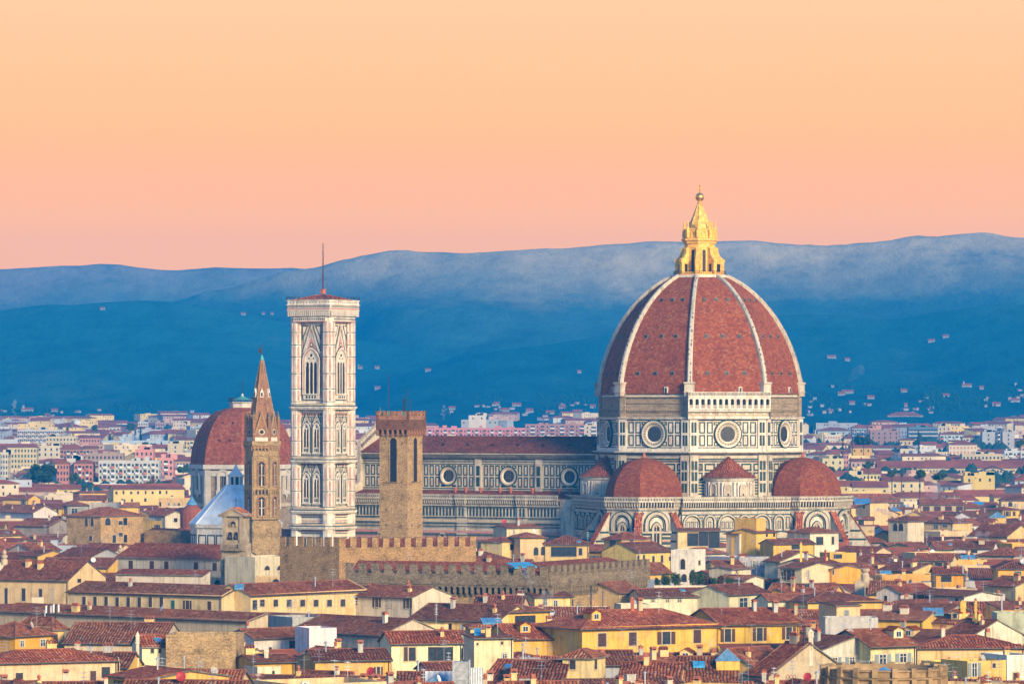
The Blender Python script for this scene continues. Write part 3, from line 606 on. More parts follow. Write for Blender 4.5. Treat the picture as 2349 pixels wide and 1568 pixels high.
for z in (20.0, 24.6, 39.0, 54.3):
    sq_band(z-.35, z, 1.75, WH); sq_band(z, z+.45, 2.0, WH); sq_band(z+.45, z+.75, 1.7, GR); sq_band(z+.75, z+1.35, 1.55, BE)
sq_band(78.9, 79.15, 1.6, PK); sq_band(79.15, 80.3, 1.55, WH); sq_band(80.3, 80.6, 1.6, GR)
for k in range(4):
    n = Vector((math.cos(R(90*k)), math.sin(R(90*k)), 0)); p = PL(mb, n*(hs_+1.55), n)
    for i in range(16): x = -5.4+i*.72; p.poly([(x-.3, 79.7), (x, 79.35), (x+.3, 79.7), (x, 80.05)], .03, GR)
sq_band(80.6, 81.0, 1.9, WH)
a0 = hs_+1.4; a1 = hs_+3.1
for k in range(4):
    n = Vector((math.cos(R(90*k)), math.sin(R(90*k)), 0)); p = PL(mb, n*hs_, n); m_ = 22
    for i in range(m_): x = -6.9+i*13.8/(m_-1); p.solid([(x-.17, 80.9), (x+.17, 80.9), (x+.17, 83.2), (x-.17, 83.2)], 1.85, WH, 1.2); p.poly([(x+.17, 81.2), (x+.55, 81.2), (x+.36, 83.0)], 1.52, DK)
mb.prism([(-a0, -a0), (a0, -a0), (a0, a0), (-a0, a0)], 80.9, 83.2, BE)
sq_band(83.1, 83.5, 1.95, WH, .6); sq_band(83.5, 84.1, 1.9, PK, .6); sq_band(84.1, 85.4, 1.9, WH, .6); sq_band(85.4, 85.65, 2.1, WH, .6); sq_band(85.65, 87.2, 1.85, WH, .6); sq_band(87.2, 87.5, 2.05, WH, .6)
for k in range(4):
    n = Vector((math.cos(R(90*k)), math.sin(R(90*k)), 0)); p = PL(mb, n*(hs_+1.9), n)
    for i in range(24): x = -7.3+i*.63; p.ring(x-.25, x+.25, 84.35, 85.15, .12, .04, GR)
    for i in range(14): x = -7.2+i*1.1; p.disc(x, 86.45, .26, -.02, ST, 8)
def lower_top(mb):
    for v in mb.v:
        if v.z > 80.6: v.z = 80.3+(v.z-80.6)*.71
lower_top(mb); camp_wall = mb.build('shaft', MW, camp)
mb = MB(); mb.lathe([(6.7*1.414, 87.3), (2.0, 89.4), (.9*1.2, 89.8)], 4, m=0, rot=R(45))
for i in range(4): a = R(45+90*i); mb.tube((6.7*1.414*math.cos(a), 6.7*1.414*math.sin(a), 87.4), (1.2*math.cos(a), 1.2*math.sin(a), 89.8), .2, 5, 0)
mb.lathe([(.95, 90.1), (.85, 91.7), (1.05, 91.7), (1.05, 92.0), (.3, 92.1)], 6, m=1); lower_top(mb); mb.build('roof', [M['tile'], M['terra']], camp, col=(.95, .85, .8))
mb = MB(); mb.tube((0, 0, 88.2), (0, 0, 101.0), .24, 6, 0, .12); mb.lathe([(.001, 100.9), (.25, 101.1), (.25, 101.35), (.001, 101.6)], 8, m=1)
for s in (-1, 1): mb.tube((0, 0, 93), (s*3.4, -1, 85.7), .03, 4, 0)
mb.build('mast', [M['wood'], M['gold']], camp)
mb = MB()
for k in range(4):
    mb.T = Matrix.Rotation(R(90*k), 4, 'Z'); mb.tube((-7.6, -7.6, 88.9), (7.6, -7.6, 88.9), .03, 4, 0)
    for i in range(8):
        x = -7.6+i*2.15; mb.tube((x, -7.6, 87.4), (x, -7.6, 88.9), .05, 4, 0)
        if i in (0, 1, 5, 6):
            for j in range(6): mb.tube((x+1.2+.9*math.cos(math.pi*j/6), -7.5, 87.5+1.4*math.sin(math.pi*j/6)), (x+1.2+.9*math.cos(math.pi*(j+1)/6), -7.5, 87.5+1.4*math.sin(math.pi*(j+1)/6)), .05, 4, 0)
lower_top(mb); mb.build('railing', [M['metal']], camp)
mb = MB(); p = PL(mb, (0, 0, 0), (0, -1, 0))      # two-light window
p.archring(0, .3, 7.2, 1.8, .3, .5, WH, .6); p.archring(0, .3, 7.2, 2.5, .16, .3, GR, .6); p.poly(p.arch(0, .3, 7.2, 1.8, .6), .1, DK); p.box(-.1, .1, 1.9, 7.3, .35, WH)
for s in (-.42, .42): p.archring(s, 6.2, 6.6, .68, .08, .33, WH, .6)
p.poly(p.arch(0, 7.1, 7.2, 1.7, .6), .2, WH); p.disc(0, 7.75, .27, .24, DK, 8); p.rect(-.85, .85, .3, 1.9, .3, WH)
for i in range(3): p.rect(-.7+i*.52, -.35+i*.52, .7, 1.5, .33, GR)
p.poly([(-1.3, 8.4), (-1.0, 8.4), (.0, 10.9), (0, 11.4)], .3, WH); p.poly([(1.3, 8.4), (1.0, 8.4), (.0, 10.9), (0, 11.4)], .3, WH); p.poly([(-1.55, 9), (-1.3, 9), (-.3, 11.2), (-.55, 11.2)], .2, GR); p.poly([(1.55, 9), (1.3, 9), (.3, 11.2), (.55, 11.2)], .2, GR)
p.poly([(-.85, 8.6), (.85, 8.6), (0, 10.5)], .12, WH); p.disc(0, 9.2, .28, .16, GR, 8); p.box(-1.4, 1.4, 0, .3, .6, WH)
two = mb.mesh('window', MW)
mb = MB(); p = PL(mb, (0, 0, 0), (0, -1, 0))      # great three-light window
p.archring(0, 0, 9.2, 4.0, .35, .45, WH, .45); p.archring(0, 0, 9.2, 4.7, .28, .55, PK, .45); p.archring(0, 0, 9.2, 5.2, .34, .65, WH, .45); p.archring(0, 0, 9.2, 5.9, .14, .35, GR, .45)
p.poly(p.arch(0, 0, 9.2, 4.0, .45), .1, DK); p.poly(p.arch(0, 9.1, 9.2, 4.0, .45), .3, WH); p.disc(0, 11.0, .42, .34, DK, 10); p.disc(-.75, 10.1, .24, .34, DK, 8); p.disc(.75, 10.1, .24, .34, DK, 8)
for x in (-.66, .66): p.box(x-.1, x+.1, 0, 9.2, .4, WH)
for x in (-1.32, 0, 1.32): p.archring(x, 7.7, 8.3, 1.1, .12, .36, WH, .5)
p.box(-2.6, 2.6, -1.6, -.2, .5, WH); p.box(-2.8, 2.8, -.25, .05, .8, WH)
for i in range(4): p.rect(-1.7+i*.95, -1.15+i*.95, -1.3, -.55, .53, GR)
three = mb.mesh('window', MW)
for k in range(4):
    a = R(90*k)
    for base in (25.3, 39.6):
        for s in (-1, 1): link('window', two, camp, (hs_*math.cos(a)-s*1.75*math.sin(a), hs_*math.sin(a)+s*1.75*math.cos(a), base+1.6), a+R(90))
    link('window', three, camp, (hs_*math.cos(a), hs_*math.sin(a), 58.4), a+R(90))

# ------------------------------------------------------------------ hexagonal bell tower with spire
Yd = 1060.0; pxm = F/Yd; zz = lambda y: WZ(y, Yd)
bad = thing('spired_tower', 'slender hexagonal brown stone bell tower ending in a sharp brick spire', 'bell tower', (WX(601, Yd), Yd, 0), R(2))
SM = [M['stone'], M['brick'], M['dark'], M['marble'], M['gstone'], M['copper']]
Rb = 3.95; hx = lambda r, z0, z1, m, mb: mb.prism(ngon(6, r, R(0)), z0, z1, m)
mb = MB(); hx(Rb*1.12, 0, zz(1195), 0, mb); hx(Rb, zz(1195), zz(1016), 0, mb)
for y, r in ((1190, 1.12), (1122, 1.06), (1045, 1.0)): hx(Rb*r+.15, zz(y), zz(y)+.35, 0, mb)
hx(Rb+.35, zz(1028), zz(1016), 1, mb); hx(Rb+.55, zz(1016), zz(1011), 0, mb); hx(Rb-.2, zz(1012), zz(1000), 3, mb)
for k in range(6):
    a = R(60*k+30); p = PL(mb, (Rb*math.cos(R(30))*math.cos(a), Rb*math.cos(R(30))*math.sin(a), 0), (math.cos(a), math.sin(a), 0)); hw = Rb/2
    for zt, d in ((zz(1016), .4), (zz(1117), .3)):
        for i in range(5): x = -hw+.35+i*(2*hw-.7)/4; p.box(x-.13, x+.13, zt-1.7, zt-.5, d, 0); p.poly(p.arch(x+.35, zt-1.6, zt-.8, .34), .1, 2) if i < 4 else None
        p.box(-hw-.2, hw+.2, zt-.5, zt, d+.1, 0)
    for y0, y1 in ((1113, 1066), (1181, 1146)):
        p.archring(0, zz(y0), zz(y1), 1.55, .3, .2, 1); p.poly(p.arch(0, zz(y0), zz(y1), 1.55), .05, 2); p.box(-.1, .1, zz(y0), zz(y1)+.3, .15, 3); p.box(-.7, .7, zz((y0+y1)/2)-.06, zz((y0+y1)/2)+.06, .15, 3); p.box(-1.0, 1.0, zz(y0)-.3, zz(y0), .3, 0)
        p.archring(-.38, zz(y0), zz(y1)-.3, .5, .1, .13, 0); p.archring(.38, zz(y0), zz(y1)-.3, .5, .1, .13, 0)
    for s in (-1, 1): p.box(s*hw-.3, s*hw+.3, zz(1190), zz(1046), .12, 0)
    q = PL(mb, ((Rb-.2)*math.cos(R(30))*math.cos(a), (Rb-.2)*math.cos(R(30))*math.sin(a), 0), (math.cos(a), math.sin(a), 0))
    q.solid([(-hw+.25, zz(1000)), (hw-.25, zz(1000)), (0, zz(951))], .05, 1, -1.2); q.disc(0, zz(990), .72, .1, 3, 14); q.disc(0, zz(990), .55, .14, 4, 14)
    for dx, dz in ((.22, 0), (-.22, 0), (0, .22), (0, -.22)): q.disc(dx, zz(990)+dz, .2, .17, 2, 8)
    for s in (-1, 1): q.solid([(s*(hw-.05), zz(1001)), (s*(hw-.4), zz(1001)), (0, zz(951)+.1), (0, zz(951)+.9)], .15, 0, -.1)
    b = R(60*k); mb.prism(ngon(4, .4, b, (Rb-.2)*math.cos(b), (Rb-.2)*math.sin(b)), zz(1012), zz(962), 1, top=False)
    x, y = (Rb-.2)*math.cos(b), (Rb-.2)*math.sin(b); mb.lathe([(.55, zz(962)), (.05, zz(942))], 4, x, y, 4, b)
mb.build('shaft', SM, bad)
mb = MB(); zb, zt = zz(1002), zz(826); mb.lathe([(Rb-.1, zb), (.42, zt)], 6, m=1); mb.lathe([(.45, zt), (.5, zt+.15), (.12, zz(815)), (.001, zz(813))], 6, m=5)
for k in range(6): a = R(60*k); mb.tube(((Rb-.1)*math.cos(a), (Rb-.1)*math.sin(a), zb), (.42*math.cos(a), .42*math.sin(a), zt), .12, 5, 0, .08)
for k in range(6):
    a = R(60*k+30); z = zz(905); f = (z-zb)/(zt-zb); rr = ((Rb-.1)*(1-f)+.42*f)*math.cos(R(30)); p = PL(mb, (rr*math.cos(a), rr*math.sin(a), 0), (math.cos(a), math.sin(a), 0))
    p.solid([(-.4, z-.6), (.4, z-.6), (.4, z+.5), (0, z+1.5), (-.4, z+.5)], .3, 3, -.4); p.rect(-.2, .2, z-.4, z+.5, .33, 2)
mb.build('spire', SM, bad)
mb = MB(); z = zz(814); mb.tube((0, 0, z-.3), (0, 0, z+2.9), .06, 5, 0); mb.box(-.35, .35, -.05, .05, z+2.3, z+2.42, 0)
for q in ((-.9, .9), (-.7, 1.3), (-.5, .6)): mb.box(q[0], q[0]+.5, -.06, .06, z+q[1]-.3, z+q[1]+.5, 0)
mb.box(-.6, 0, -.05, .05, z+.9, z+1.05, 0); mb.build('weather_vane', [M['metal']], bad)

# ------------------------------------------------------------------ crenellated tower and palace walls
def merlons(mb, x0, x1, y0, y1, z, w, gap, h, m, m2, ax='x', tg=True):
    L = (x1-x0) if ax == 'x' else (y1-y0); n = max(1, round((L+gap)/(w+gap))); step = (L+gap)/n
    for i in range(n):
        a = i*step; e = random.uniform(-.06, .06)
        if ax == 'x': mb.box(x0+a, x0+a+step-gap, y0, y1, z, z+h+e, m); mb.box(x0+a-.06, x0+a+step-gap+.06, y0-.06, y1+.06, z+h+e, z+h+e+.12, m2)
        else: mb.box(x0, x1, y0+a, y0+a+step-gap, z, z+h+e, m); mb.box(x0-.06, x1+.06, y0+a-.06, y0+a+step-gap+.06, z+h+e, z+h+e+.12, m2)
Yt = 1027.0; zt = lambda y: WZ(y, Yt); s = 3.62
bt = thing('stone_tower', 'square brown rubble-stone tower with a red brick battlement and two tall arched belfry openings', 'tower', (WX(920, Yt), Yt, 0), R(-27))
SM2 = [M['stone'], M['brick'], M['dark'], M['copper'], M['gstone'], M['metal']]
mb = MB(); mb.box(-s, s, -s, s, 0, zt(990), 0); o = .62; zc = zt(990)
for k in range(4):
    n = Vector((math.cos(R(90*k)), math.sin(R(90*k)), 0)); p = PL(mb, n*s, n)
    for i in range(7): x = -s-.3+i*(2*s+.6)/6; p.solid([(x-.16, zc-.9), (x+.16, zc-.9), (x+.16, zc+.5), (x-.16, zc+.5)], o, 1); p.poly(p.arch(x+.53, zc-.4, zc+.3, .6), .05, 2) if i < 6 else None
    p.box(-s-o, s+o, zc+.5, zt(953), o, 1)
    p.archring(0, zt(1103.5), zt(1012), 1.75, .25, .12, 0); p.poly(p.arch(0, zt(1103.5), zt(1012), 1.75), .04, 2); p.box(-1.2, 1.2, zt(1103.5)-.25, zt(1103.5), .3, 4); p.box(-.8, .8, zt(1060), zt(1060)+.12, .1, 5)
    for x, z in ((-2.3, zt(1019)), (2.1, zt(1019)), (-2.0, zt(1107)), (2.0, zt(1107)), (-2, zt(1170)), (2, zt(1170)), (-2, zt(1206)), (2, zt(1206))): mb.tube(p.P(x, z, .0), p.P(x+.35, z+.5, .3), .07, 4, 5)
mb.box(-s-o, s+o, -s-o, s+o, zc+.6, zt(962), 1)
z = zt(953.2); q = s+o
for k in range(4):
    mb.T = Matrix.Rotation(R(90*k), 4, 'Z'); merlons(mb, -q, q, -q, -q+.5, z, 1.15, .85, 1.0, 1, 4)
    for i in range(3): x = -q+1.2+i*2.0; mb.box(x, x+.7, -q+.55, -q+.6, z-.1, z+1.0, 3)
mb.T = None; mb.build('shaft', SM2, bt, col=(1.05, 1, .95))
mb = MB()
for x, y, yt in ((-2.2, -2, 858), (.2, 1, 905), (1.5, 2, 915), (2.3, -1, 890)): mb.tube((x, y, z-1), (x, y, zt(yt)), .07, 5, 0)
for j in range(7): mb.box(.2+random.uniform(-.5, 0), .2+random.uniform(.1, .6), .95, 1.05, zt(942-j*4), zt(942-j*4)+.25, 0)
mb.build('weather_vane', [M['metal']], bt)
def wall_run(name, label, pts, Z, thick, h_m, w_m, gap, col, corb=None, mats=None):
    root = thing(name, label, 'palace wall', (pts[0].x, pts[0].y, 0))
    for i in range(len(pts)-1):
        a, b = pts[i], pts[i+1]; d = b-a; L = d.length; ang = math.atan2(d.y, d.x); mb = MB()
        mb.T = Matrix.Translation(a-pts[0]) @ Matrix.Rotation(ang, 4, 'Z')
        e = .0 if i == 0 else .03; mb.box(e, L, 0, thick, 0, Z, 0); p = None
        if corb:
            zc, n = corb; n = int(L/1.25); w = L/n
            mb.box(0-.3, L+.3, -.9, 0, Z-2.2+e, Z-.4-e, 1); mb.box(-.35, L+.35, -1.0, 0, Z-2.5, Z-2.2, 1)
            for j in range(n):
                x = (j+.5)*w; mb.box(x-w*.2, x+w*.2, -.85, 0, Z-4.2, Z-2.4, 1); mb.box(x-w*.17, x+w*.17, -.5, 0, Z-4.8, Z-4.2, 1)
                pl = PL(mb, (x+w/2, 0, 0), (0, -1, 0)); pl.poly(pl.arch(0, Z-4.4, Z-3.3, w*.6), .06, 2)
                A = pl.arch(0, Z-3.5, Z-3.25, w*.6); hh = len(A)//2
                pl.poly(A[1:hh+2]+[(0, Z-2.4), (w/2, Z-2.4), (w/2, Z-3.5)], .82, 1); pl.poly(A[hh+1:]+[A[0], (-w/2, Z-3.5), (-w/2, Z-2.4), (0, Z-2.4)], .82, 1)
            merlons(mb, -.3, L+.3, -.9, -.4, Z-.4, w_m, gap, h_m, 1, 3)
            mb.box(0, L, -.4, thick, Z-.5, Z-.42, 3)
        else:
            merlons(mb, 0, L, 0, .6, Z, w_m, gap, h_m, 0, 3)
        mb.T = mb.T
        o = mb.build('wall', [M['stone'], M['gstone'], M['dark'], M['gstone']], root); o.color = (*col[i], 1)
    return root
wa = [WXY(642, 1252, 25), WXY(778, 1255, 25.0), WXY(1092, 1252, 25.0)]
w1 = wall_run('crenellated_wall', 'high brown rubble wall with a row of square merlons in front of the square stone tower', wa, 25.0, 5, 2.0, 1.35, 1.0, [(.8, .74, .7), (.92, .82, .72)])
b0, b1_, b2_ = WXY(800, 1307, 21.6), WXY(1256, 1314, 21.6), WXY(1480, 1297, 21.6)
w2 = wall_run('crenellated_palace', 'dark grey crenellated palace corner with a corbelled arcade under its merlons, below the taller wall', [b0, b1_, b2_], 21.6, 4, 1.75, 1.55, 1.25, [(.95, .95, .95), (1, 1, 1)], corb=(1, 1))
# red roof behind those walls
def roof_only(root, P, m='tile', col=(1, 1, 1)):
    mb = MB(); mb.slab([p-root.location for p in P], .25, 0); return mb.build('roof', [M[m]], root, col=col)
A = b0+Vector((0, 0, 21.2)); B = b1_+Vector((0, 0, 21.2)); dd = (b2_-b1_).normalized(); 
d0 = Vector((dd.x*.5, dd.y, 0)).normalized()*7
roof_only(w2, [A+d0*.12, B+d0*.12, B+d0+ZUP*2.2, A+d0+ZUP*2.2], col=(.9, .8, .8))
C2 = b2_+Vector((0, 0, 21.2)); back = Vector((-1, .25, 0)).normalized()*8
roof_only(w2, [B+back*.1+ZUP*.05, C2+back*.1+ZUP*.05, C2+back+ZUP*2.2, B+back+ZUP*2.2], col=(.9, .8, .8))
P0, P1 = wa[1]+ZUP*24.6, wa[2]+ZUP*24.6
roof_only(w1, [P0+Vector((0, 1.5, -.4)), P1+Vector((-1.5, 1.5, -.4)), P1+Vector((-1.5, 9, 2.0)), P0+Vector((0, 9, 2.0))], col=(.95, .85, .85))

# ------------------------------------------------------------------ the other domed chapel and the baptistery
Yc = 1565.0; zc = lambda y: WZ(y, Yc); pc = F/Yc
chap = thing('domed_chapel', 'plum red ribless dome on a brown and white octagonal drum behind the spired tower', 'church', (WX(556, Yc), Yc, 0), R(-20))
CM = [M['rough'], plain('chapel_trim', (.60, .54, .44), .8, var=.2, sc=.4), M['glass'], M['terra'], M['beige']]
ra = 110/pc; mb = MB(); mb.prism(octp(ra*.97), 0, zc(1075), 0); mb.prism(octp(ra*1.0), zc(1090), zc(1078), 1); mb.prism(octp(ra*1.04), zc(1074), zc(1064), 1); oct_band(mb, ra*.95, zc(1063.9), ra*1.04, zc(1063.9), 1)
for k in range(8):
    p = oct_pl(mb, k, ra*.97); hw = ra*.97*math.tan(R(22.5))
    for s_ in (-1, 1): p.box(s_*(hw-.9)-.9, s_*(hw-.9)+.9, zc(1165), zc(1064), .5, 1)
    p.box(-hw, hw, zc(1160), zc(1152), .4, 4)
chd = mb.build('drum', CM, chap)
mb = MB(); p = PL(mb, (0, 0, 0), (0, -1, 0)); p.archring(0, zc(1122), zc(1088), 2.6, .9, .8, 1); p.poly(p.arch(0, zc(1122), zc(1088), 2.6), .1, 2); p.box(-2.6, 2.6, zc(1132), zc(1122), .7, 1); p.poly([(-1.2, zc(1132)), (1.2, zc(1132)), (0, zc(1142))], .5, 1)
for i in range(3): p.box(-.05+(i-1)*.8, .05+(i-1)*.8, zc(1122), zc(1085), .15, 0)
wme = mb.mesh('window', CM)
for k in range(8): a = R(45*k); link('window', wme, chd, (ra*.97*math.cos(a), ra*.97*math.sin(a), 0), a+R(90))
mb = MB(); z0, z1 = zc(1064), zc(934); n = 14; pr = []
R0 = ra*1.0/math.cos(R(22.5)); rt = 28/pc
for i in range(n+1):
    t = i/n; z = z0+(z1-z0)*t; pr.append((rt+(R0-rt)*math.sqrt(max(0, 1-t**1.9)), z))
mb.lathe(pr, 8, m=0, rot=R(22.5))
for k in range(8):
    a = R(45*k)
    for t in (.42, .72):
        z = z0+(z1-z0)*t; rr = (rt+(R0-rt)*math.sqrt(1-t**1.9))*math.cos(R(22.5))
        for f in (-.25, .25): mb.T = Matrix.Rotation(a, 4, 'Z'); mb.box(rr-.6, rr+.1, f*8-.35, f*8+.35, z-.4, z+.4, 1); mb.T = None
mb.build('dome', [dome_tile('plum_tile', .8, .6, .9), M['dark']], chap)
mb = MB(); mb.prism(octp(rt*.97), z1-.6, z1+1.6, 0); mb.prism(octp(rt*1.08), z1+1.6, z1+1.9, 0); mb.lathe([(rt*1.0, zc(918.5)), (rt*.25, zc(910)), (.3, zc(908))], 8, m=1, rot=R(22.5)); mb.lathe([(.3, zc(909)), (.55, zc(906)), (.1, zc(902))], 8, m=0); mb.tube((0, 0, zc(905)), (0, 0, zc(873)), .12, 4, 2)
for i in range(8):
    a, b = [Vector((*q, 0)) for q in (octp(rt*1.05)[i], octp(rt*1.05)[(i+1) % 8])]
    for z in (z1+2.6, z1+3.4): mb.tube(a+ZUP*z, b+ZUP*z, .07, 4, 2)
    for j in range(6): q = a.lerp(b, j/6); mb.tube(q+ZUP*(z1+1.8), q+ZUP*(z1+3.4), .07, 4, 2)
mb.build('lantern', [CM[1], M['copper'], M['metal']], chap)
Yp = 1335.0; zp = lambda y: WZ(y, Yp); pp = F/Yp
bap = thing('baptistery', 'low octagonal baptistery under a pale blue-white pyramid roof with a white lantern', 'baptistery', (WX(541, Yp), Yp, 0), PHI)
rb = 100/pp/1.02; mb = MB(); mb.prism(octp(rb), 0, zp(1200), WH)
for k in range(8):
    p = oct_pl(mb, k, rb); hw = rb*.414
    for i in range(3): p.ring(-hw+.5+i*(2*hw-1)/3, -hw+.2+(i+1)*(2*hw-1)/3, 8, 17, .4, .06, GR)
    p.box(-hw, hw, 19, 20, .5, WH)
mb.build('wall', MW, bap)
mb = MB(); mb.lathe([(rb*1.11, zp(1200)), (2.9, zp(1112)), (2.4, zp(1112))], 8, m=0, rot=R(22.5))
for k in range(8): a = R(22.5+45*k); mb.tube((rb*1.11*math.cos(a), rb*1.11*math.sin(a), zp(1200)), (2.9*math.cos(a), 2.9*math.sin(a), zp(1112)), .22, 5, 0)
mb.build('roof', [M['lead']], bap)
mb = MB(); mb.prism(octp(2.3), zp(1114), zp(1111), 0); mb.prism(octp(1.35), zp(1112), zp(1092), 1)
for k in range(8): a = R(22.5+45*k); mb.tube((2.0*math.cos(a), 2.0*math.sin(a), zp(1112)), (2.0*math.cos(a), 2.0*math.sin(a), zp(1092)), .26, 6, 0)
mb.prism(octp(2.35), zp(1093), zp(1088), 0); mb.lathe([(2.2, zp(1088)), (.9, zp(1077)), (.25, zp(1066))], 8, m=0, rot=R(22.5)); mb.lathe([(.001, zp(1067)), (.5, zp(1064)), (.5, zp(1062)), (.001, zp(1059))], 10, m=2)
mb.build('lantern', [M['white'], M['glass'], M['gold']], bap)

# ------------------------------------------------------------------ bell gable
Yg = 1002.0; zg = lambda y: WZ(y, Yg); pg = F/Yg
bg = thing('bell_gable', 'weathered stone bell gable with two hanging bells and a crossed pediment', 'bell gable', (WX(541, Yg), Yg, 0), R(-18)); bg.scale = (1.16, 1.16, 1)
mb = MB(); p = PL(mb, (0, -1.3, 0), (0, -1, 0)); GM = [plain('weathered_sandstone', (.36, .28, .18), .9, var=.35, sc=.6), M['dark'], M['tile'], M['metal'], M['gstone']]
mb.box(-2.6, 2.6, -1.3, 1.5, 15, zg(1245), 0); mb.box(-2.0, 2.0, -1.29, 1.5, zg(1245), zg(1180), 0)
for s_ in (-1, 1):
    mb.box(s_*1.75-.4, s_*1.75+.4, -1.6, 1.7, zg(1245), zg(1183), 0); mb.box(s_*1.75-.5, s_*1.75+.5, -1.7, 1.8, zg(1186), zg(1183), 0); mb.box(s_*1.8-.7, s_*1.8+.7, -1.7, 1.7, zg(1262), zg(1245), 0)
    p.poly([(s_*2.0, zg(1262)), (s_*3.1, zg(1309)), (s_*2.0, zg(1309))], .35, 0)
    p.archring(s_*.62, zg(1237), zg(1223), .85, .16, .2, 0); p.poly(p.arch(s_*.62, zg(1237), zg(1223), .85), .05, 1)
p.archring(0, zg(1207), zg(1200), 1.1, .18, .25, 0); p.poly(p.arch(0, zg(1207), zg(1200), 1.1), .05, 1); p.disc(0, zg(1204), .35, .12, 0, 8)
p.solid([(-2.7, zg(1183)), (2.7, zg(1183)), (0, zg(1166))], .6, 0, -2.8)
for s_ in (-1, 1): p.solid([(s_*2.9, zg(1184)), (s_*2.9, zg(1180)), (0, zg(1163)), (0, zg(1166))], .8, 0, -2.9)
p.box(-1.9, 1.9, zg(1262), zg(1257), .9, 4)
mb.build('wall', GM, bg)
mb = MB(); mb.slab([(0, -1.9, zg(1162)), (0, 2.2, zg(1162)), (-3.0, 2.2, zg(1181)), (-3.0, -1.9, zg(1181))], .15, 0); mb.slab([(0, -1.9, zg(1162)), (3.0, -1.9, zg(1181)), (3.0, 2.2, zg(1181)), (0, 2.2, zg(1162))], .15, 0); mb.build('roof', [M['tile']], bg, col=(1.4, 1.3, 1.2))
bm = MB(); bm.lathe([(.34, 0), (.26, .2), (.2, .5), (.08, .62), (.05, .8)], 10); bm.tube((-.35, 0, .8), (.35, 0, .8), .06, 4); bme = bm.mesh('bell', [M['metal']])
for s_ in (-1, 1): link('bell', bme, bg, (s_*.62, -1.75, zg(1233)))
mb = MB()
for i in range(15): mb.tube((-1.8+i*.257, -2.1, zg(1257)), (-1.8+i*.257, -2.1, zg(1248)), .03, 4)
mb.tube((-1.8, -2.1, zg(1248)), (1.8, -2.1, zg(1248)), .04, 4); mb.build('railing', [M['metal']], bg)
mb = MB(); mb.tube((0, 0, zg(1163)), (0, 0, zg(1141)), .06, 4); mb.box(-.4, .4, -.05, .05, zg(1148), zg(1147), 0); mb.build('cross', [M['metal']], bg)

# ------------------------------------------------------------------ round stone tower, bottom right
rt_ = thing('round_tower', 'massive round sandstone tower top with buttressed parapet among the nearest roofs', 'round tower', (0, 0, 0))
Yr = 560.0; zr = lambda y: WZ(y, Yr); rr = 144/(F/Yr); rt_.location = (WX(2027, Yr+rr), Yr+rr, 0); z1 = zr(1537)
mb = MB(); RM = [plain('sandstone', (.33, .22, .11), .9, var=.4, sc=.7), M['gstone'], M['skylight'], M['metal']]
mb.lathe([(rr*.97, 0), (rr*.97, z1-2.6), (rr*1.0, z1-2.5), (rr*1.0, z1-2.3), (rr*.975, z1-2.2), (rr*.975, z1-1.3), (rr*1.02, z1-1.2), (rr*1.03, z1-1.0), (rr*.97, z1-.9), (rr*.97, z1-.25), (rr*1.0, z1-.2), (rr*1.0, z1), (rr*.9, z1), (rr*.9, z1-1.2), (.01, z1-1.2)], 64, m=0)
for i in range(20):
    a = 2*math.pi*(i+.3)/20; mb.T = Matrix.Rotation(a, 4, 'Z'); mb.box(rr*.9, rr*1.03, -.35, .35, z1-.9, z1+.25, 0); mb.box(rr*.95, rr*1.04, -.35, .35, z1-3, z1-1.2, 0)
mb.T = None; mb.build('wall', RM, rt_)
mb = MB(); mb.lathe([(1.6, z1-1.2), (1.5, z1-.6), (.05, z1+.1)], 12, 0, -1.0, 0); mb.build('skylight', [M['skylight']], rt_)
# ------------------------------------------------------------------ ground, hills and haze
mb = MB(); mb.poly([(-9000, -200, -.5), (9000, -200, -.5), (9000, 7450, -.5), (-9000, 7450, -.5)], 0)
gm = MT('ground', .95, spec=.05); gp = gm.n('NewGeometry').outputs['Position']
gm.out(gm.ramp(gm.noise(gp, .02, 6, .7), [(.3, (.05, .045, .04)), (.5, (.10, .085, .07)), (.7, (.06, .075, .045))]))
tag(mb.build('ground', [gm.m]), kind='structure')
HILLS = []
def ground_z(Y): return 0 if Y < 1700 else (Y-1700)*.011
mb = MB(); Ys = [1700, 2500, 3500, 4500, 5600, 7400]
for a, b in zip(Ys, Ys[1:]): mb.poly([(-2500, a, ground_z(a)-.2), (2500, a, ground_z(a)-.2), (2500, b, ground_z(b)-.2), (-2500, b, ground_z(b)-.2)], 0)
tag(mb.build('plain', [gm.m]), kind='structure')
rng = np.random.RandomState(4)
def vnoise(x, y, s):     # smooth value noise on arrays
    x = x/s; y = y/s; xi = np.floor(x).astype(int); yi = np.floor(y).astype(int); fx = x-xi; fy = y-yi; fx = fx*fx*(3-2*fx); fy = fy*fy*(3-2*fy)
    h = lambda i, j: np.mod(np.sin(i*127.1+j*311.7+s*3.3)*43758.5453, 1.0)
    return (h(xi, yi)*(1-fx)+h(xi+1, yi)*fx)*(1-fy)+(h(xi, yi+1)*(1-fx)+h(xi+1, yi+1)*fx)*fy
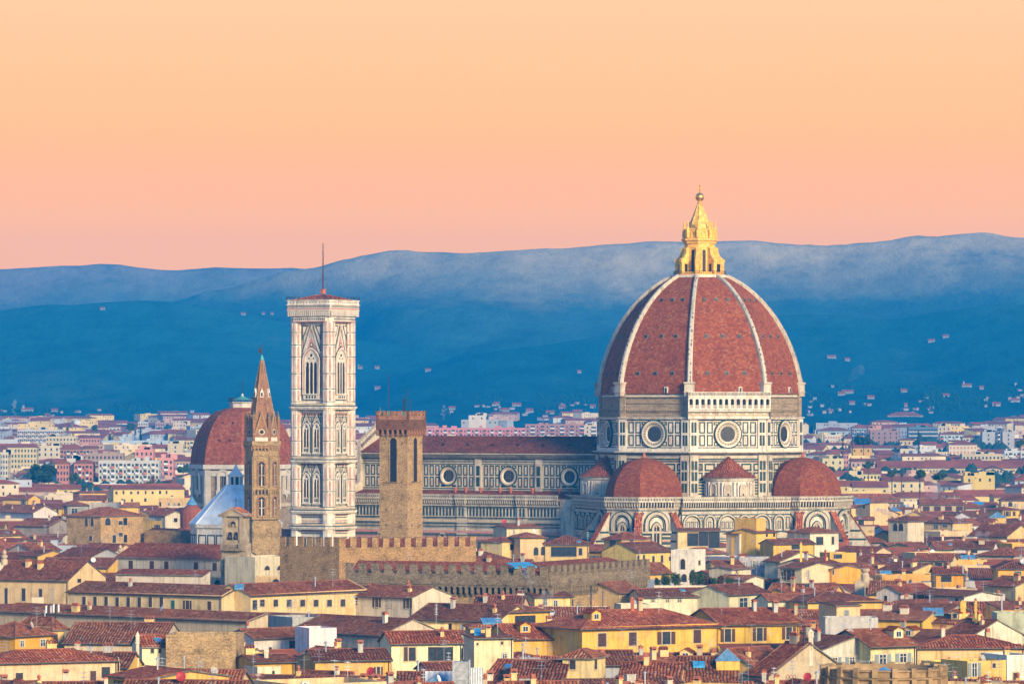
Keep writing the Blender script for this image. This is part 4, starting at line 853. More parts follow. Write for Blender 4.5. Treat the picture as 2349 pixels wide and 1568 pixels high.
def hill(name, ridge, Yr, Yb, zb, amp, m, nx=240, ny=60, edge=3500, pw=1.15, yback=300, ext=None):
    px = np.array([p[0] for p in ridge], float); py = np.array([p[1] for p in ridge], float)
    X0, X1 = ext or (-edge, edge)
    xs = np.linspace(X0, X1, nx); rx = xs*F/Yr+CX; ry = np.interp(rx, px, py); zr_ = CH-(ry-HY)*Yr/F
    k = np.array([.25, .5, .25]); zr_ = np.convolve(np.pad(zr_, 1, mode='edge'), k, 'valid')
    ts = np.concatenate([np.linspace(0, 1, ny), 1+np.linspace(.04, .4, 8)]); V = []
    for t in ts:
        if t <= 1: y = Yb+(Yr-Yb)*t; z = zb+(zr_-zb)*t**pw
        else: y = Yr+yback*(t-1)*2; z = zr_-(zr_-zb)*.4*((t-1)/.4)**1.6
        yy = np.full(nx, y); nz = (vnoise(xs+999, yy*.7, 900)-.5)*1.3+(vnoise(xs, yy, 420)-.5)*.7+(vnoise(xs+77, yy, 170)-.5)*.35+(vnoise(xs+7, yy, 60)-.5)*.16
        w = max(0.0, math.sin(math.pi*min(1, t*.97)))**.6 if t <= 1 else 0
        rid = (np.abs(vnoise(xs+50, yy*.22, 330)-.5)*2-.5)*.9+(np.abs(vnoise(xs+150, yy*.25, 140)-.5)*2-.5)*.45; nz = nz*.7+rid
        fine = (vnoise(xs+3, yy, 45)-.5)*.05+(vnoise(xs+31, yy, 18)-.5)*.03
        V.append(np.stack([xs, yy, z+amp*(nz*w+fine*(.8 if t < 1.05 else 0)+(0 if t < .97 else .07*(vnoise(xs, yy*0, 42)-.5)+.05*(vnoise(xs, yy*0+9, 17)-.5)))], 1))
    V = np.concatenate(V); n = len(ts)
    Fc = [(j*nx+i, j*nx+i+1, (j+1)*nx+i+1, (j+1)*nx+i) for j in range(n-1) for i in range(nx-1)]
    me = bpy.data.meshes.new(name); me.from_pydata(V.tolist(), [], Fc); me.materials.append(m); me.polygons.foreach_set('use_smooth', [True]*len(Fc))
    o = bpy.data.objects.new(name, me); C.objects.link(o); tag(o, kind='structure')
    HILLS.append(o); return o
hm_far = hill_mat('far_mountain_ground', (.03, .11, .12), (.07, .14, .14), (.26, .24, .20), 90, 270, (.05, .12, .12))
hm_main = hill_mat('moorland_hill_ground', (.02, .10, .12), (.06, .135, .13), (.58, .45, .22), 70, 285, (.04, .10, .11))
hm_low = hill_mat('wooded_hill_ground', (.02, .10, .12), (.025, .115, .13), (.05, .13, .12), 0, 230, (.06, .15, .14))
far = [(-2500, 640), (-600, 625), (0, 612), (100, 611), (250, 602), (285, 603), (330, 610), (420, 620), (480, 612), (560, 615), (650, 620), (690, 614), (800, 628), (1000, 640), (3000, 640), (5000, 640)]
main = [(-3000, 760), (-600, 740), (200, 705), (400, 690), (470, 668), (560, 643), (690, 613), (760, 600), (800, 590), (850, 577), (920, 569), (1010, 571), (1080, 575), (1150, 574), (1290, 566), (1400, 553), (1500, 547), (1600, 548), (1680, 545), (1740, 546), (1800, 556), (1860, 555), (1900, 561), (1960, 556), (2030, 545), (2100, 537), (2180, 533), (2260, 527), (2300, 533), (2349, 541), (2600, 560), (5000, 640)]
spur = [(-3000, 740), (-400, 720), (0, 709), (100, 696), (230, 690), (330, 687), (430, 691), (550, 717), (650, 738), (800, 775), (1000, 800), (1400, 850), (5000, 900)]
mid = [(-3000, 1000), (0, 985), (500, 960), (700, 905), (850, 875), (950, 845), (1000, 832), (1100, 811), (1250, 789), (1400, 765), (1550, 745), (1780, 722), (1830, 716), (1900, 716), (2000, 727), (2060, 732), (2150, 717), (2250, 705), (2349, 696), (2600, 690), (5000, 720)]
low = [(-3000, 960), (0, 935), (100, 932), (400, 946), (900, 940), (1100, 925), (1300, 915), (1500, 915), (1840, 905), (2000, 890), (2150, 880), (2349, 888), (5000, 930)]
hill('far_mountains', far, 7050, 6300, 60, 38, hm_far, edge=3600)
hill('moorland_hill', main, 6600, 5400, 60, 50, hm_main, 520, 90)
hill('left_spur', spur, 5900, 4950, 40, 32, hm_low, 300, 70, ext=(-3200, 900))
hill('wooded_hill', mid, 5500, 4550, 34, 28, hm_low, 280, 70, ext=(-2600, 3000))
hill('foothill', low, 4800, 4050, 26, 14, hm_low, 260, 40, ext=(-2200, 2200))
hz = bpy.data.materials.new('haze'); hz.use_nodes = True; t = hz.node_tree; t.nodes.clear(); pv = t.nodes.new('ShaderNodeVolumePrincipled'); ou = t.nodes.new('ShaderNodeOutputMaterial')
pv.inputs['Color'].default_value = (*HAZE_COLOR, 1); pv.inputs['Density'].default_value = HAZE_DENSITY; pv.inputs['Anisotropy'].default_value = 0
t.links.new(pv.outputs[0], ou.inputs['Volume'])
mb = MB(); mb.box(-4200, 4200, -60, 7500, -3, 334, 0); tag(mb.build('haze', [hz]), kind='stuff')
# ------------------------------------------------------------------ houses: builder
REG = {1: (0, 1089.6, .3051), 2: (587.3, 1089.6, .3051), 3: (1174.5, 1089.6, .3051), 4: (1761.8, 1089.6, .3051), 5: (0, 860.3, .25), 6: (1819.2, 860.3, .2256)}
def PX(r, x, y): a, b, s = REG[r]; return a+x*s, b+y*s
CR, PY, YE, OR, WT, GY, BG, PK_, BK = (.82, .58, .27), (.83, .58, .23), (.85, .51, .11), (.84, .43, .07), (.80, .71, .54), (.50, .48, .42), (.60, .48, .29), (.72, .40, .28), (.45, .17, .09)
_wm = {}
def window_mesh(w, h, st):
    k = (round(w, 1), round(h, 1), st)
    if k in _wm: return _wm[k]
    w, h = max(.3, k[0]), max(.4, k[1]); mb = MB(); p = PL(mb, (0, 0, 0), (0, -1, 0)); r = w/2
    fr, gl, dk, wh, sh, wd = range(6)
    if st == 'a':
        hb = max(.1, h-r); p.archring(0, 0, hb, w, .14, .1, fr); p.poly(p.arch(0, 0, hb, w), .03, gl); p.box(-.04, .04, 0, h-.1, .08, wd); p.box(-r, r, hb-.04, hb+.04, .08, wd)
    elif st in 'nk': p.box(-r-.08, r+.08, -.12, 0, .1, fr); p.rect(-r, r, 0, h, .03, dk if st == 'n' else fr); p.box(-r-.07, -r, 0, h, .06, fr); p.box(r, r+.07, 0, h, .06, fr)
    elif st == 'd':
        p.rect(-r, r, 0, h, .03, gl); n = max(2, int(w/1.1))
        for i in range(n+1): x = -r+i*w/n; p.box(x-.05, x+.05, 0, h, .1, wd)
        p.box(-r, r, h-.1, h, .11, wd); p.box(-r-.1, r+.1, -.12, 0, .14, fr)
    elif st in 'cgq':
        m = sh
        for s in (-1, 1):
            a0, a1 = sorted((s*.02, s*r)); p.box(a0, a1, 0, h, .08, m)
            for j in range(int(h/.18)): p.rect(a0+.05, a1-.05, j*.18+.08, j*.18+.12, .085, dk)
        p.box(-r-.18, -r, -.05, h+.18, .05, fr); p.box(r, r+.18, -.05, h+.18, .05, fr); p.box(-r, r, h, h+.18, .05, fr); p.box(-r-.2, r+.2, -.17, -.05, .14, fr)
    else:
        t = .16; p.box(-r-t, -r, 0, h, .06, fr); p.box(r, r+t, 0, h, .06, fr); p.box(-r-t, r+t, h, h+t, .07, fr); p.box(-r-t-.05, r+t+.05, -.14, 0, .15, fr)
        p.rect(-r, r, 0, h, .02, gl); m = wh if st == 'w' else wd
        p.box(-.04, .04, 0, h, .05, m); p.box(-r, -r+.07, 0, h, .05, m); p.box(r-.07, r, 0, h, .05, m); p.box(-r, r, h-.07, h, .05, m); p.box(-r, r, h*.6, h*.6+.05, .05, m)
    _wm[k] = mb.mesh('window', [M['beige'], M['glass'], M['dark'], M['white'], {'g': M['gshut'], 'q': M['bshut']}.get(st, M['wood']), M['wood']])
    return _wm[k]
_sm = {}
def shutter_mesh(w, h, col):
    k = (round(w, 1), round(h, 1), col)
    if k not in _sm:
        mb = MB(); mb.box(0, k[0]/2, -.09, -.04, 0, k[1], 0)
        for j in range(int(k[1]/.2)): mb.box(.06, k[0]/2-.06, -.11, -.09, j*.2+.06, j*.2+.13, 0)
        _sm[k] = mb.mesh('shutter', [M[col]])
    return _sm[k]
def add_window(root, x, y, z, rz, w, h, st):
    s = {'b': 'wood', 'G': 'gshut', 'B': 'bshut'}.get(st)
    o = link('window', window_mesh(w, h, 'p' if s in ('wood', 'gshut') else 'w' if s else st), root, (x, y, z), rz)
    if s:
        for sg in (-1, 1): link('shutter', shutter_mesh(w, h, s), o, (sg*(w/2+.18) - (w/2 if sg < 0 else 0), 0, 0))
    return o
def _mk(f):
    mb = MB(); mats = f(mb); return mb, mats
def chim1(mb): mb.box(-.4, .4, -.3, .3, -1, 1.3, 0); mb.box(-.5, .5, -.4, .4, 1.3, 1.42, 0); mb.slab([(-.5, -.4, 1.75), (.5, -.4, 1.75), (.5, 0, 2.0), (-.5, 0, 2.0)], .08, 1); mb.slab([(-.5, 0, 2.0), (.5, 0, 2.0), (.5, .4, 1.75), (-.5, .4, 1.75)], .08, 1); mb.box(-.4, -.3, -.3, .3, 1.4, 1.75, 1); mb.box(.3, .4, -.3, .3, 1.4, 1.75, 1); mb.box(-.28, .28, -.2, .2, 1.42, 1.7, 2)
def chim2(mb):
    mb.box(-.75, .75, -.35, .35, -1, .9, 0); mb.box(-.85, .85, -.42, .42, .9, 1.0, 0)
    for i in range(3): x = -.5+i*.5; mb.slab([(x-.24, -.3, 1.3), (x, -.3, 1.6), (x, .3, 1.6), (x-.24, .3, 1.3)], .05, 1); mb.slab([(x+.24, .3, 1.3), (x, .3, 1.6), (x, -.3, 1.6), (x+.24, -.3, 1.3)], .05, 1); mb.box(x-.22, x-.17, -.28, .28, 1.0, 1.3, 1); mb.box(x+.17, x+.22, -.28, .28, 1.0, 1.3, 1)
def chim3(mb): mb.tube((0, 0, -1), (0, 0, 1.4), .13, 8, 3); mb.lathe([(.28, 1.4), (.28, 1.5), (.02, 1.75)], 8, m=3)
def chim4(mb): mb.box(-.3, .3, -.3, .3, -1, .7, 0); mb.lathe([(.24, .7), (.2, 1.1), (.3, 1.15), (.3, 1.3), (.02, 1.6)], 8, m=1)
CHM = []
for f in (chim1, chim2, chim3, chim4):
    mb = MB(); f(mb); CHM.append(mb.mesh('chimney', [M['plaster'], M['terra'], M['dark'], M['zinc']]))
def dish_mesh(mat):
    mb = MB(); mb.tube((0, 0, -.6), (0, 0, .8), .04, 5, 1); mb.T = Matrix.Translation((0, -.15, .9)) @ Matrix.Rotation(R(70), 4, 'X')
    mb.lathe([(.001, 0), (.3, .03), (.5, .09), (.62, .16)], 16, m=0, smooth=True); mb.tube((0, -.55, .1), (0, 0, .55), .02, 4, 1); mb.T = None; return mb.mesh('satellite_dish', [M[mat], M['metal']])
DISH = [dish_mesh('white'), dish_mesh('red'), dish_mesh('grey')]
mb = MB(); mb.tube((0, 0, -.8), (0, 0, 3.6), .035, 4, 0)
for z, n in ((3.4, .8), (2.8, .6), (2.4, .9)):
    mb.tube((-n, 0, z), (n, 0, z), .025, 4, 0)
    for i in range(6): x = -n+i*n*.4; mb.tube((x, -.3, z), (x, .3, z), .02, 4, 0)
ANT = mb.mesh('antenna', [M['zinc']])
mb = MB(); mb.box(-.55, .55, -.7, .7, -.05, .14, 0); mb.box(-.47, .47, -.62, .62, .14, .17, 1); SKY_ME = mb.mesh('skylight', [M['zinc'], M['skylight']])
mb = MB(); mb.box(-.5, .5, -.22, .22, 0, .75, 0); p = PL(mb, (0, -.22, .37), (0, -1, 0)); p.cone(-.1, 0, .3, .0, .3, .05, 1, 12); p.disc(-.1, 0, .28, .03, 1, 12); mb.box(-.6, .6, -.25, .25, -.1, 0, 1); AC_ME = mb.mesh('air_conditioner', [M['white'], M['metal']])
DORM = []
for st in (0, 1):
    mb = MB(); mb.box(-.9, .9, -.1, 2.6, -1.2, 1.15, 0); mb.poly([(-.9, -.1, 1.15), (.9, -.1, 1.15), (0, -.1, 1.65)], 0)
    for s_ in (-1, 1): mb.slab([(s_*1.15, -.35, 1.08), (0, -.35, 1.72), (0, 2.7, 1.72), (s_*1.15, 2.7, 1.08)], .12, 1)
    p = PL(mb, (0, -.1, 0), (0, -1, 0)); p.box(-.5, .5, 0, .95, .05, 3); p.rect(-.42, .42, .08, .88, .07, 2); p.box(-.03, .03, .08, .88, .09, 3 if st else 4)
    DORM.append(mb.mesh('dormer', [M['plaster'], M['tile'], M['glass'], M['white'], M['wood']]))
HOUSES = []       # (name for neighbours to be described by, centre on the photo, depth, screen box, footprint)
def body(mb, W, D, e, r, roof, z0=0, par=.9):
    H = D/2
    mb.poly([(0, 0, z0), (W, 0, z0), (W, 0, e), (0, 0, e)]); mb.poly([(W, D, z0), (0, D, z0), (0, D, e), (W, D, e)])
    mb.poly([(W, 0, z0), (W, D, z0), (W, D, e), (W, 0, e)]); mb.poly([(0, D, z0), (0, 0, z0), (0, 0, e), (0, D, e)])
    if roof == 'gx': mb.poly([(W, 0, e), (W, D, e), (W, H, e+r)]); mb.poly([(0, D, e), (0, 0, e), (0, H, e+r)])
    if roof == 'gy': mb.poly([(0, 0, e), (W, 0, e), (W/2, 0, e+r)]); mb.poly([(W, D, e), (0, D, e), (W/2, D, e+r)])
    if roof == 'shed': mb.poly([(W, 0, e), (W, D, e), (W, D, e+r)]); mb.poly([(0, D, e), (0, 0, e), (0, D, e+r)]); mb.poly([(W, D, e), (0, D, e), (0, D, e+r), (W, D, e+r)])
    if roof == 'shr': mb.poly([(0, 0, e), (W, 0, e), (0, 0, e+r)]); mb.poly([(W, D, e), (0, D, e), (0, D, e+r)]); mb.poly([(0, D, e), (0, 0, e), (0, 0, e+r), (0, D, e+r)])
    if roof == 'shl': mb.poly([(0, 0, e), (W, 0, e), (W, 0, e+r)]); mb.poly([(W, D, e), (0, D, e), (W, D, e+r)]); mb.poly([(W, 0, e), (W, D, e), (W, D, e+r), (W, 0, e+r)])
    if roof == 'flat':
        mb.poly([(.3, .3, e-par), (W-.3, .3, e-par), (W-.3, D-.3, e-par), (.3, D-.3, e-par)], 1)
        for q in ([(0, 0), (W, 0), (W-.3, .3), (.3, .3)], [(W, 0), (W, D), (W-.3, D-.3), (W-.3, .3)], [(W, D), (0, D), (.3, D-.3), (W-.3, D-.3)], [(0, D), (0, 0), (.3, .3), (.3, D-.3)]):
            mb.poly([(*v, e) for v in q], 0); mb.poly([(*q[3], e-par), (*q[2], e-par), (*q[2], e), (*q[3], e)], 0)
def roof_z(W, D, e, r, roof, x, y):
    if roof == 'gx': return e+r*(1-abs(y-D/2)/(D/2))
    if roof == 'gy': return e+r*(1-abs(x-W/2)/(W/2))
    if roof == 'shed': return e+r*y/D
    if roof == 'shr': return e+r*(1-x/W)
    if roof == 'shl': return e+r*x/W
    if roof == 'hip': m = min(W, D)/2; return e+r*min(x, W-x, y, D-y)/m
    return e-.85
def roof_mesh(mb, W, D, e, r, roof, o=.55, t=.2):
    H = D/2; e += .03
    def sl(q): mb.slab(q, t, 0, 1)
    if roof == 'gx':
        k = o*r/H; sl([(-o*.6, -o, e-k), (W+o*.6, -o, e-k), (W+o*.6, H, e+r), (-o*.6, H, e+r)]); sl([(-o*.6, H, e+r), (W+o*.6, H, e+r), (W+o*.6, D+o, e-k), (-o*.6, D+o, e-k)]); mb.tube((-o*.6, H, e+r), (W+o*.6, H, e+r), .14, 5, 2)
    elif roof == 'gy':
        k = o*r/(W/2); sl([(-o, -o*.6, e-k), (W/2, -o*.6, e+r), (W/2, D+o*.6, e+r), (-o, D+o*.6, e-k)]); sl([(W/2, -o*.6, e+r), (W+o, -o*.6, e-k), (W+o, D+o*.6, e-k), (W/2, D+o*.6, e+r)]); mb.tube((W/2, -o*.6, e+r), (W/2, D+o*.6, e+r), .14, 5, 2)
    elif roof == 'shed': k = o*r/D; sl([(-o*.5, -o, e-k), (W+o*.5, -o, e-k), (W+o*.5, D+o*.5, e+r+k*.5), (-o*.5, D+o*.5, e+r+k*.5)])
    elif roof == 'shr': k = o*r/W; sl([(-o*.5, -o*.6, e+r+k*.5), (W+o, -o*.6, e-k), (W+o, D+o*.6, e-k), (-o*.5, D+o*.6, e+r+k*.5)])
    elif roof == 'shl': k = o*r/W; sl([(-o, -o*.6, e-k), (W+o*.5, -o*.6, e+r+k*.5), (W+o*.5, D+o*.6, e+r+k*.5), (-o, D+o*.6, e-k)])
    elif roof == 'hip':
        m = min(W, D)/2; k = o*r/m; a, b, c, d = (-o, -o, e-k), (W+o, -o, e-k), (W+o, D+o, e-k), (-o, D+o, e-k)
        if W >= D: p, q = (m, H, e+r), (W-m, H, e+r)
        else: p, q = (W/2, m, e+r), (W/2, D-m, e+r)
        if W >= D:
            sl([a, b, q, p]); sl([c, d, p, q]); sl([b, c, q]); sl([d, a, p]); ed = ((a, p), (b, q), (c, q), (d, p))
        else:
            sl([b, c, q, p]); sl([d, a, p, q]); sl([a, b, p]); sl([c, d, q]); ed = ((a, p), (b, p), (c, q), (d, q))
        for u, v in ed: mb.tube(u, v, .13, 5, 2)
        if abs(W-D) > .1: mb.tube(p, q, .14, 5, 2)
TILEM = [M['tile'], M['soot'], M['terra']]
RIDGE = plain('ridge_tile', (.24, .085, .055), .85, var=.4, sc=1.2); TILEM[2] = RIDGE
def make_house(A, B, D, e, r, roof, col, label, cat='house', name='house', wins=(), deco=2, rcol=None, mat='plaster', group=None, z0=0, o=.55, seed=0, rmat=None):
    rr = random.Random(seed); d = B-A; g_ = rr.uniform(.82, 1.03); col = (min(.88, col[0]*g_), min(.85, col[1]*g_*rr.uniform(.95, 1.04)), min(.8, col[2]*g_*rr.uniform(.85, 1.25))) if mat == 'plaster' else col; W = d.length; ang = math.atan2(d.y, d.x)
    root = thing(name, label, cat, (A.x, A.y, z0), ang, group); e -= z0
    mb = MB(); body(mb, W, D, e, r, roof); mb.build('wall', [M[mat], M['grey']], root, col=col)
    rc = rcol or (rr.uniform(.72, 1.1),)*3
    if rcol is None: q_ = rr.choice(((1, 1, 1), (1, 1.03, 1), (.86, .95, 1.0), (.74, .86, .95), (1.12, 1.18, 1.1), (.95, 1.15, 1.25), (.68, .72, .8), (1.05, .92, .9))); rc = tuple(v*w for v, w in zip(rc, q_))
    if roof != 'flat':
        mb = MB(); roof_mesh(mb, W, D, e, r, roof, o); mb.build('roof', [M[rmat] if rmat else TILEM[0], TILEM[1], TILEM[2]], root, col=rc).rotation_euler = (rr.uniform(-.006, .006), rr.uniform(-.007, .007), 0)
        if deco and W > 4:
            mb = MB(); mb.tube((W-.3, -.1, max(0, e-7)), (W-.3, -.1, e-.1), .07, 5); mb.tube((-o*.5, -o-.06, e-o*r/(D/2)-.1), (W+o*.5, -o-.06, e-o*r/(D/2)-.1), .07, 5) if roof in ('gx', 'shed', 'hip') else None
            mb.build('drainpipe', [M['metal']], root)
    for (x, y, z, a, w, h, st) in wins: add_window(root, x, y, z-z0, a, w, h, st)
    spots = []
    for i in range(deco):
        x, y = rr.uniform(.12, .88)*W, rr.uniform(.12, .62)*D
        if any(abs(x-q) < 1.6 for q in spots): continue
        spots.append(x); z = roof_z(W, D, e, r, roof, x, y); t = rr.random()
        if deco >= 3 and t > .9 and W > 8 and roof in ('gx', 'hip') and D > 7: yq = D*.2; zq = roof_z(W, D, e, r, roof, x, yq); c = link('dormer', DORM[int(t*1000) % 2], root, (x, yq, zq+.1)); c.color = (*col, 1)
        elif t < .52: c = link('chimney', rr.choice(CHM), root, (x, y, z), rr.choice((0, 0, 1.57))); c.color = (*rr.choice((CR, WT, GY, PY, BG)), 1)
        elif t < .58: link('satellite_dish', rr.choice(DISH), root, (x, y, z), rr.uniform(-.9, .9))
        elif t < .86: link('antenna', ANT, root, (x, y, z), rr.uniform(0, 3))
        elif roof in ('gx', 'hip', 'shed') and y < D/2-.8: s_ = link('skylight', SKY_ME, root, (x, y, z+.05)); s_.rotation_euler = (math.atan2(r, D if roof == 'shed' else min(W, D)/2 if roof == 'hip' else D/2), 0, 0)
        elif roof == 'flat': link('air_conditioner', AC_ME, root, (x, y, z))
    return root, W, ang
def foot(A, B, D):
    d = (B-A); n = Vector((-d.y, d.x, 0)).normalized()*D
    return [A.copy(), B.copy(), B+n, A+n]
def scr(P, z): return CX+P.x*F/P.y, HY+(CH-z)*F/P.y
_sd = [100]
def Hh(r, xa, ya, xb, yb, yr, D, roof, col, bot, label, w=(), Ze=17, cat='house', name='house', deco=3, mat='plaster', rcol=None, R_=(), L_=(), ref=None, o=.55, z0=0, group=None, Ym=None, rmat=None):
    """a house given by its eave line on the photo (two points of region r), ridge row yr, visible foot row bot"""
    (x0, y0), (x1, y1) = PX(r, xa, ya), PX(r, xb, yb); yrD = PX(r, 0, yr)[1]; botD = PX(r, 0, bot)[1]
    Yt = F*(CH-Ze)/((y0+y1)/2-HY); lim = Ym or (1180 if 640 < (x0+x1)/2 < 1985 else 9e9)
    if Yt > lim: Ze = CH-((y0+y1)/2-HY)*lim/F
    A, B = WXY(x0, y0, Ze), WXY(x1, y1, Ze); a = math.atan2((B-A).y, (B-A).x); mxa = R(52)
    if abs(a) > mxa:
        Yc_ = (A.y+B.y)/2; k = math.copysign(math.tan(mxa), a); A.y = Yc_-k*(B.x-A.x)/2; B.y = Yc_+k*(B.x-A.x)/2
    W = (B-A).length; Ym_ = (A.y+B.y)/2
    run = {'gx': D/2, 'hip': min(W, D)/2, 'shed': D, 'gy': D/2}.get(roof, 1)
    rise = 0 if roof == 'flat' else min(max(WZ(yrD, Ym_+run*math.cos(a))-Ze, .4), 6.5)
    d = (B-A)/W; n = Vector((-d.y, d.x, 0)); W_ = []
    def solve(P, dr, x): return ((x-CX)*P.y-F*P.x)/(F*dr.x-(x-CX)*dr.y)
    for lst, P, dr, rz, f in ((w, A, d, 0, 'f'), (R_, B, n, math.pi/2, 'r'), (L_, A, n, -math.pi/2, 'l')):
        for q in lst:
            x, yt, yb_, pw, st = q; xD, ytD = PX(r, x, yt); ybD = PX(r, x, yb_)[1]; t = solve(P, dr, xD)
            t = min(max(t, .4), (W if f == 'f' else D)-.4)
            Q = P+dr*t; z = WZ(ybD, Q.y); h = (ybD-ytD)*Q.y/F; ww = pw*REG[r][2]*Q.y/F/max(.35, abs(math.cos(a if f == 'f' else a+math.pi/2)))
            W_.append(((t, 0) if f == 'f' else (W, t) if f == 'r' else (0, t))+(z, rz, ww, h, st))
    _sd[0] += 1
    if rise > .8 and run > 1: up = min(.45, o*rise/run); Ze += up; rise -= up*.6
    root, W, ang = make_house(A, B, D, Ze, rise, roof, col, label, cat, name, W_, deco, rcol, mat, group, z0, o, _sd[0], rmat)
    fp = foot(A, B, D); xs = [scr(p, Ze)[0] for p in fp]
    HOUSES.append(dict(ref=ref or label, x=(x0+x1)/2, y=(yrD+botD)/2, Y=Ym_, box=(min(xs), min(yrD, y0, y1), max(xs), botD), fp=fp, man=True, yn=max(p.y for p in fp)))
    return root
# ------------------------------------------------------------------ the near houses, one by one
def row(x0, x1, n, yt, yb, w, st): return [(x0+(x1-x0)*i/max(1, n-1), yt, yb, w, st) for i in range(n)]
lg = Hh(1, -60, 1415, 885, 1392, 1310, 11, 'hip', CR, 1568, 'long cream house with stone loggia columns under a red hipped roof, bottom left corner', [(145, 1485, 1560, 50, 'n'), (700, 1470, 1545, 40, 'c'), (795, 1440, 1520, 62, 'n')], deco=1, R_=[(930, 1385, 1470, 40, 'a'), (975, 1370, 1455, 35, 'a')])
Hh(1, 110, 1215, 402, 1195, 1105, 9, 'hip', OR, 1305, 'bright orange-yellow house with two white windows above the cream loggia house', [(166, 1240, 1285, 22, 'w'), (322, 1230, 1282, 30, 'w')], ref='the bright orange-yellow house')
Hh(1, 382, 1160, 490, 1150, 1075, 8, 'hip', PY, 1262, 'narrow pale yellow house end behind the bright orange-yellow house', [(412, 1200, 1262, 24, 'c')], Ze=17.5)
Hh(1, 485, 1262, 1215, 1268, 1110, 16, 'gx', BG, 1285, 'broad brown gable roof with two blue skylights left of the rubble stone block', Ze=15.5, deco=4)
Hh(1, 1247, 1197, 1772, 1199, 1195, 10, 'flat', (1, 1, 1), 1525, 'tall flat-topped block of rough brown rubble masonry without windows, lower left', Ze=19, mat='stone', deco=0, ref='the windowless rubble stone block')
Hh(1, 1068, 1290, 1250, 1287, 1200, 7, 'gx', WT, 1345, 'small white house with a dark roof touching the rubble stone block', [(1145, 1300, 1335, 22, 'n'), (1200, 1300, 1335, 20, 'n')])
Hh(1, 820, 1497, 1125, 1535, 1450, 13, 'gx', YE, 1568, 'yellow gabled house with a bright red roof below the rubble stone block', [(930, 1545, 1565, 120, 'd')], R_=[(1350, 1535, 1565, 26, 'n')], deco=1)
Hh(1, 1300, 1640, 1745, 1645, 1462, 14, 'gx', CR, 1568, 'red roof with a white satellite dish at the bottom edge under the rubble stone block', Ze=14, deco=3)
Hh(1, 885, 612, 1668, 630, 520, 14, 'gx', (.66, .58, .40), 715, 'long pale church nave with a red roof and five deep windows beside the bell gable', [(985, 640, 702, 34, 'c'), (1143, 643, 706, 34, 'c'), (1252, 645, 708, 34, 'c'), (1352, 668, 715, 16, 'k'), (1475, 651, 712, 34, 'c'), (1616, 655, 716, 34, 'c')], name='church', cat='church', Ze=20, deco=0, ref='the pale church nave')
Hh(1, 870, 740, 1530, 748, 708, 4, 'shed', (.70, .60, .38), 830, 'low cream aisle with a narrow red lean-to roof below the pale church nave', Ze=17.6, name='church_aisle', cat='church', deco=0)
Hh(1, 1517, 768, 1850, 765, 765, 7, 'flat', PY, 832, 'cream roof terrace with four green arched openings below the bell gable', [(1565, 782, 830, 38, 'a'), (1634, 784, 832, 38, 'a'), (1704, 786, 832, 38, 'a'), (1774, 790, 832, 38, 'a')], Ze=16.2, deco=1)
Hh(1, -45, 783, 515, 794, 648, 15, 'gx', (.80, .56, .26), 990, 'tall peach palace wing with four narrow windows at the left edge', [(47, 846, 975, 22, 'p'), (178, 848, 942, 28, 'p'), (306, 852, 946, 26, 'p'), (393, 855, 950, 28, 'k')], Ze=18, R_=[(595, 775, 805, 24, 'n')], ref='the peach palace wing')
Hh(1, 510, 876, 1668, 908, 812, 11, 'gx', (.82, .60, .28), 1035, 'long peach palace front with twelve narrow windows in a row', [(547, 908, 950, 16, 'k')]+row(632, 1214, 8, 913, 990, 26, 'p')+[(1301, 937, 1010, 26, 'g'), (1410, 940, 1015, 26, 'b'), (1576, 945, 1022, 26, 'c')], Ze=19, deco=2, ref='the long peach palace front')
Hh(2, -42, 907, 842, 861, 800, 10, 'gx', (.84, .64, .26), 1010, 'long yellow palace wing running away from the corner of the peach palace front', [(-10+0, 935, 1008, 30, 'p')]+row(46, 652, 7, 932, 985, 32, 'p'), Ze=19.02, deco=2, ref='the long yellow palace wing')
Hh(1, -20, 1018, 1870, 1092, 995, 5, 'shed', (.56, .46, .32), 1160, 'low grey-beige arcade range with a narrow red roof under the peach palace windows', [(625, 1110, 1150, 40, 'n'), (1255, 1136, 1160, 40, 'k')], Ze=14, deco=3, Ym=795)
Hh(1, 747, 312, 1085, 298, 240, 14, 'hip', (1.25, 1.15, 1.0), 525, 'square brown rubble stone house with arched windows and a hipped roof, far left', [(810, 318, 375, 26, 'a'), (906, 342, 372, 20, 'p'), (941, 320, 375, 20, 'n'), (906, 430, 460, 20, 'p'), (858, 448, 506, 16, 'p'), (943, 446, 504, 16, 'n')], L_=[(650, 320, 382, 28, 'a'), (694, 320, 382, 28, 'a'), (682, 455, 490, 26, 'p')], mat='stone', name='stone_house', Ze=22, deco=0, ref='the old stone house')
Hh(1, 1086, 415, 1362, 418, 415, 6, 'flat', (.85, .75, .6), 535, 'low roofless brown rubble wall block right of the old stone house', mat='stone', name='stone_house', Ze=17.5, deco=0)
Hh(1, 1120, 303, 1242, 306, 266, 9, 'gx', WT, 350, 'white gabled house with a railed roof terrace right of the old stone house', [(1190, 318, 345, 18, 'B')], R_=[(1320, 320, 350, 24, 'n')], Ze=18)
Hh(1, 1245, 345, 1455, 345, 345, 6, 'flat', CR, 400, 'low cream terrace house with white railings between the old stone house and the baptistery', [(1330, 362, 388, 16, 'n'), (1380, 362, 388, 18, 'n')], Ze=16, deco=1)
Hh(1, 492, 356, 585, 352, 308, 10, 'gx', WT, 450, 'pale house with a louvred window left of the old stone house', [(515, 378, 418, 24, 'B')], Ze=18)
Hh(1, 508, 228, 672, 226, 192, 9, 'hip', GY, 310, 'grey house with one big pale window behind the old stone house', [(560, 248, 288, 44, 'w')], Ze=18)
Hh(1, 672, 206, 882, 206, 206, 7, 'flat', WT, 262, 'plain white block rising behind the roof of the old stone house', Ze=20)
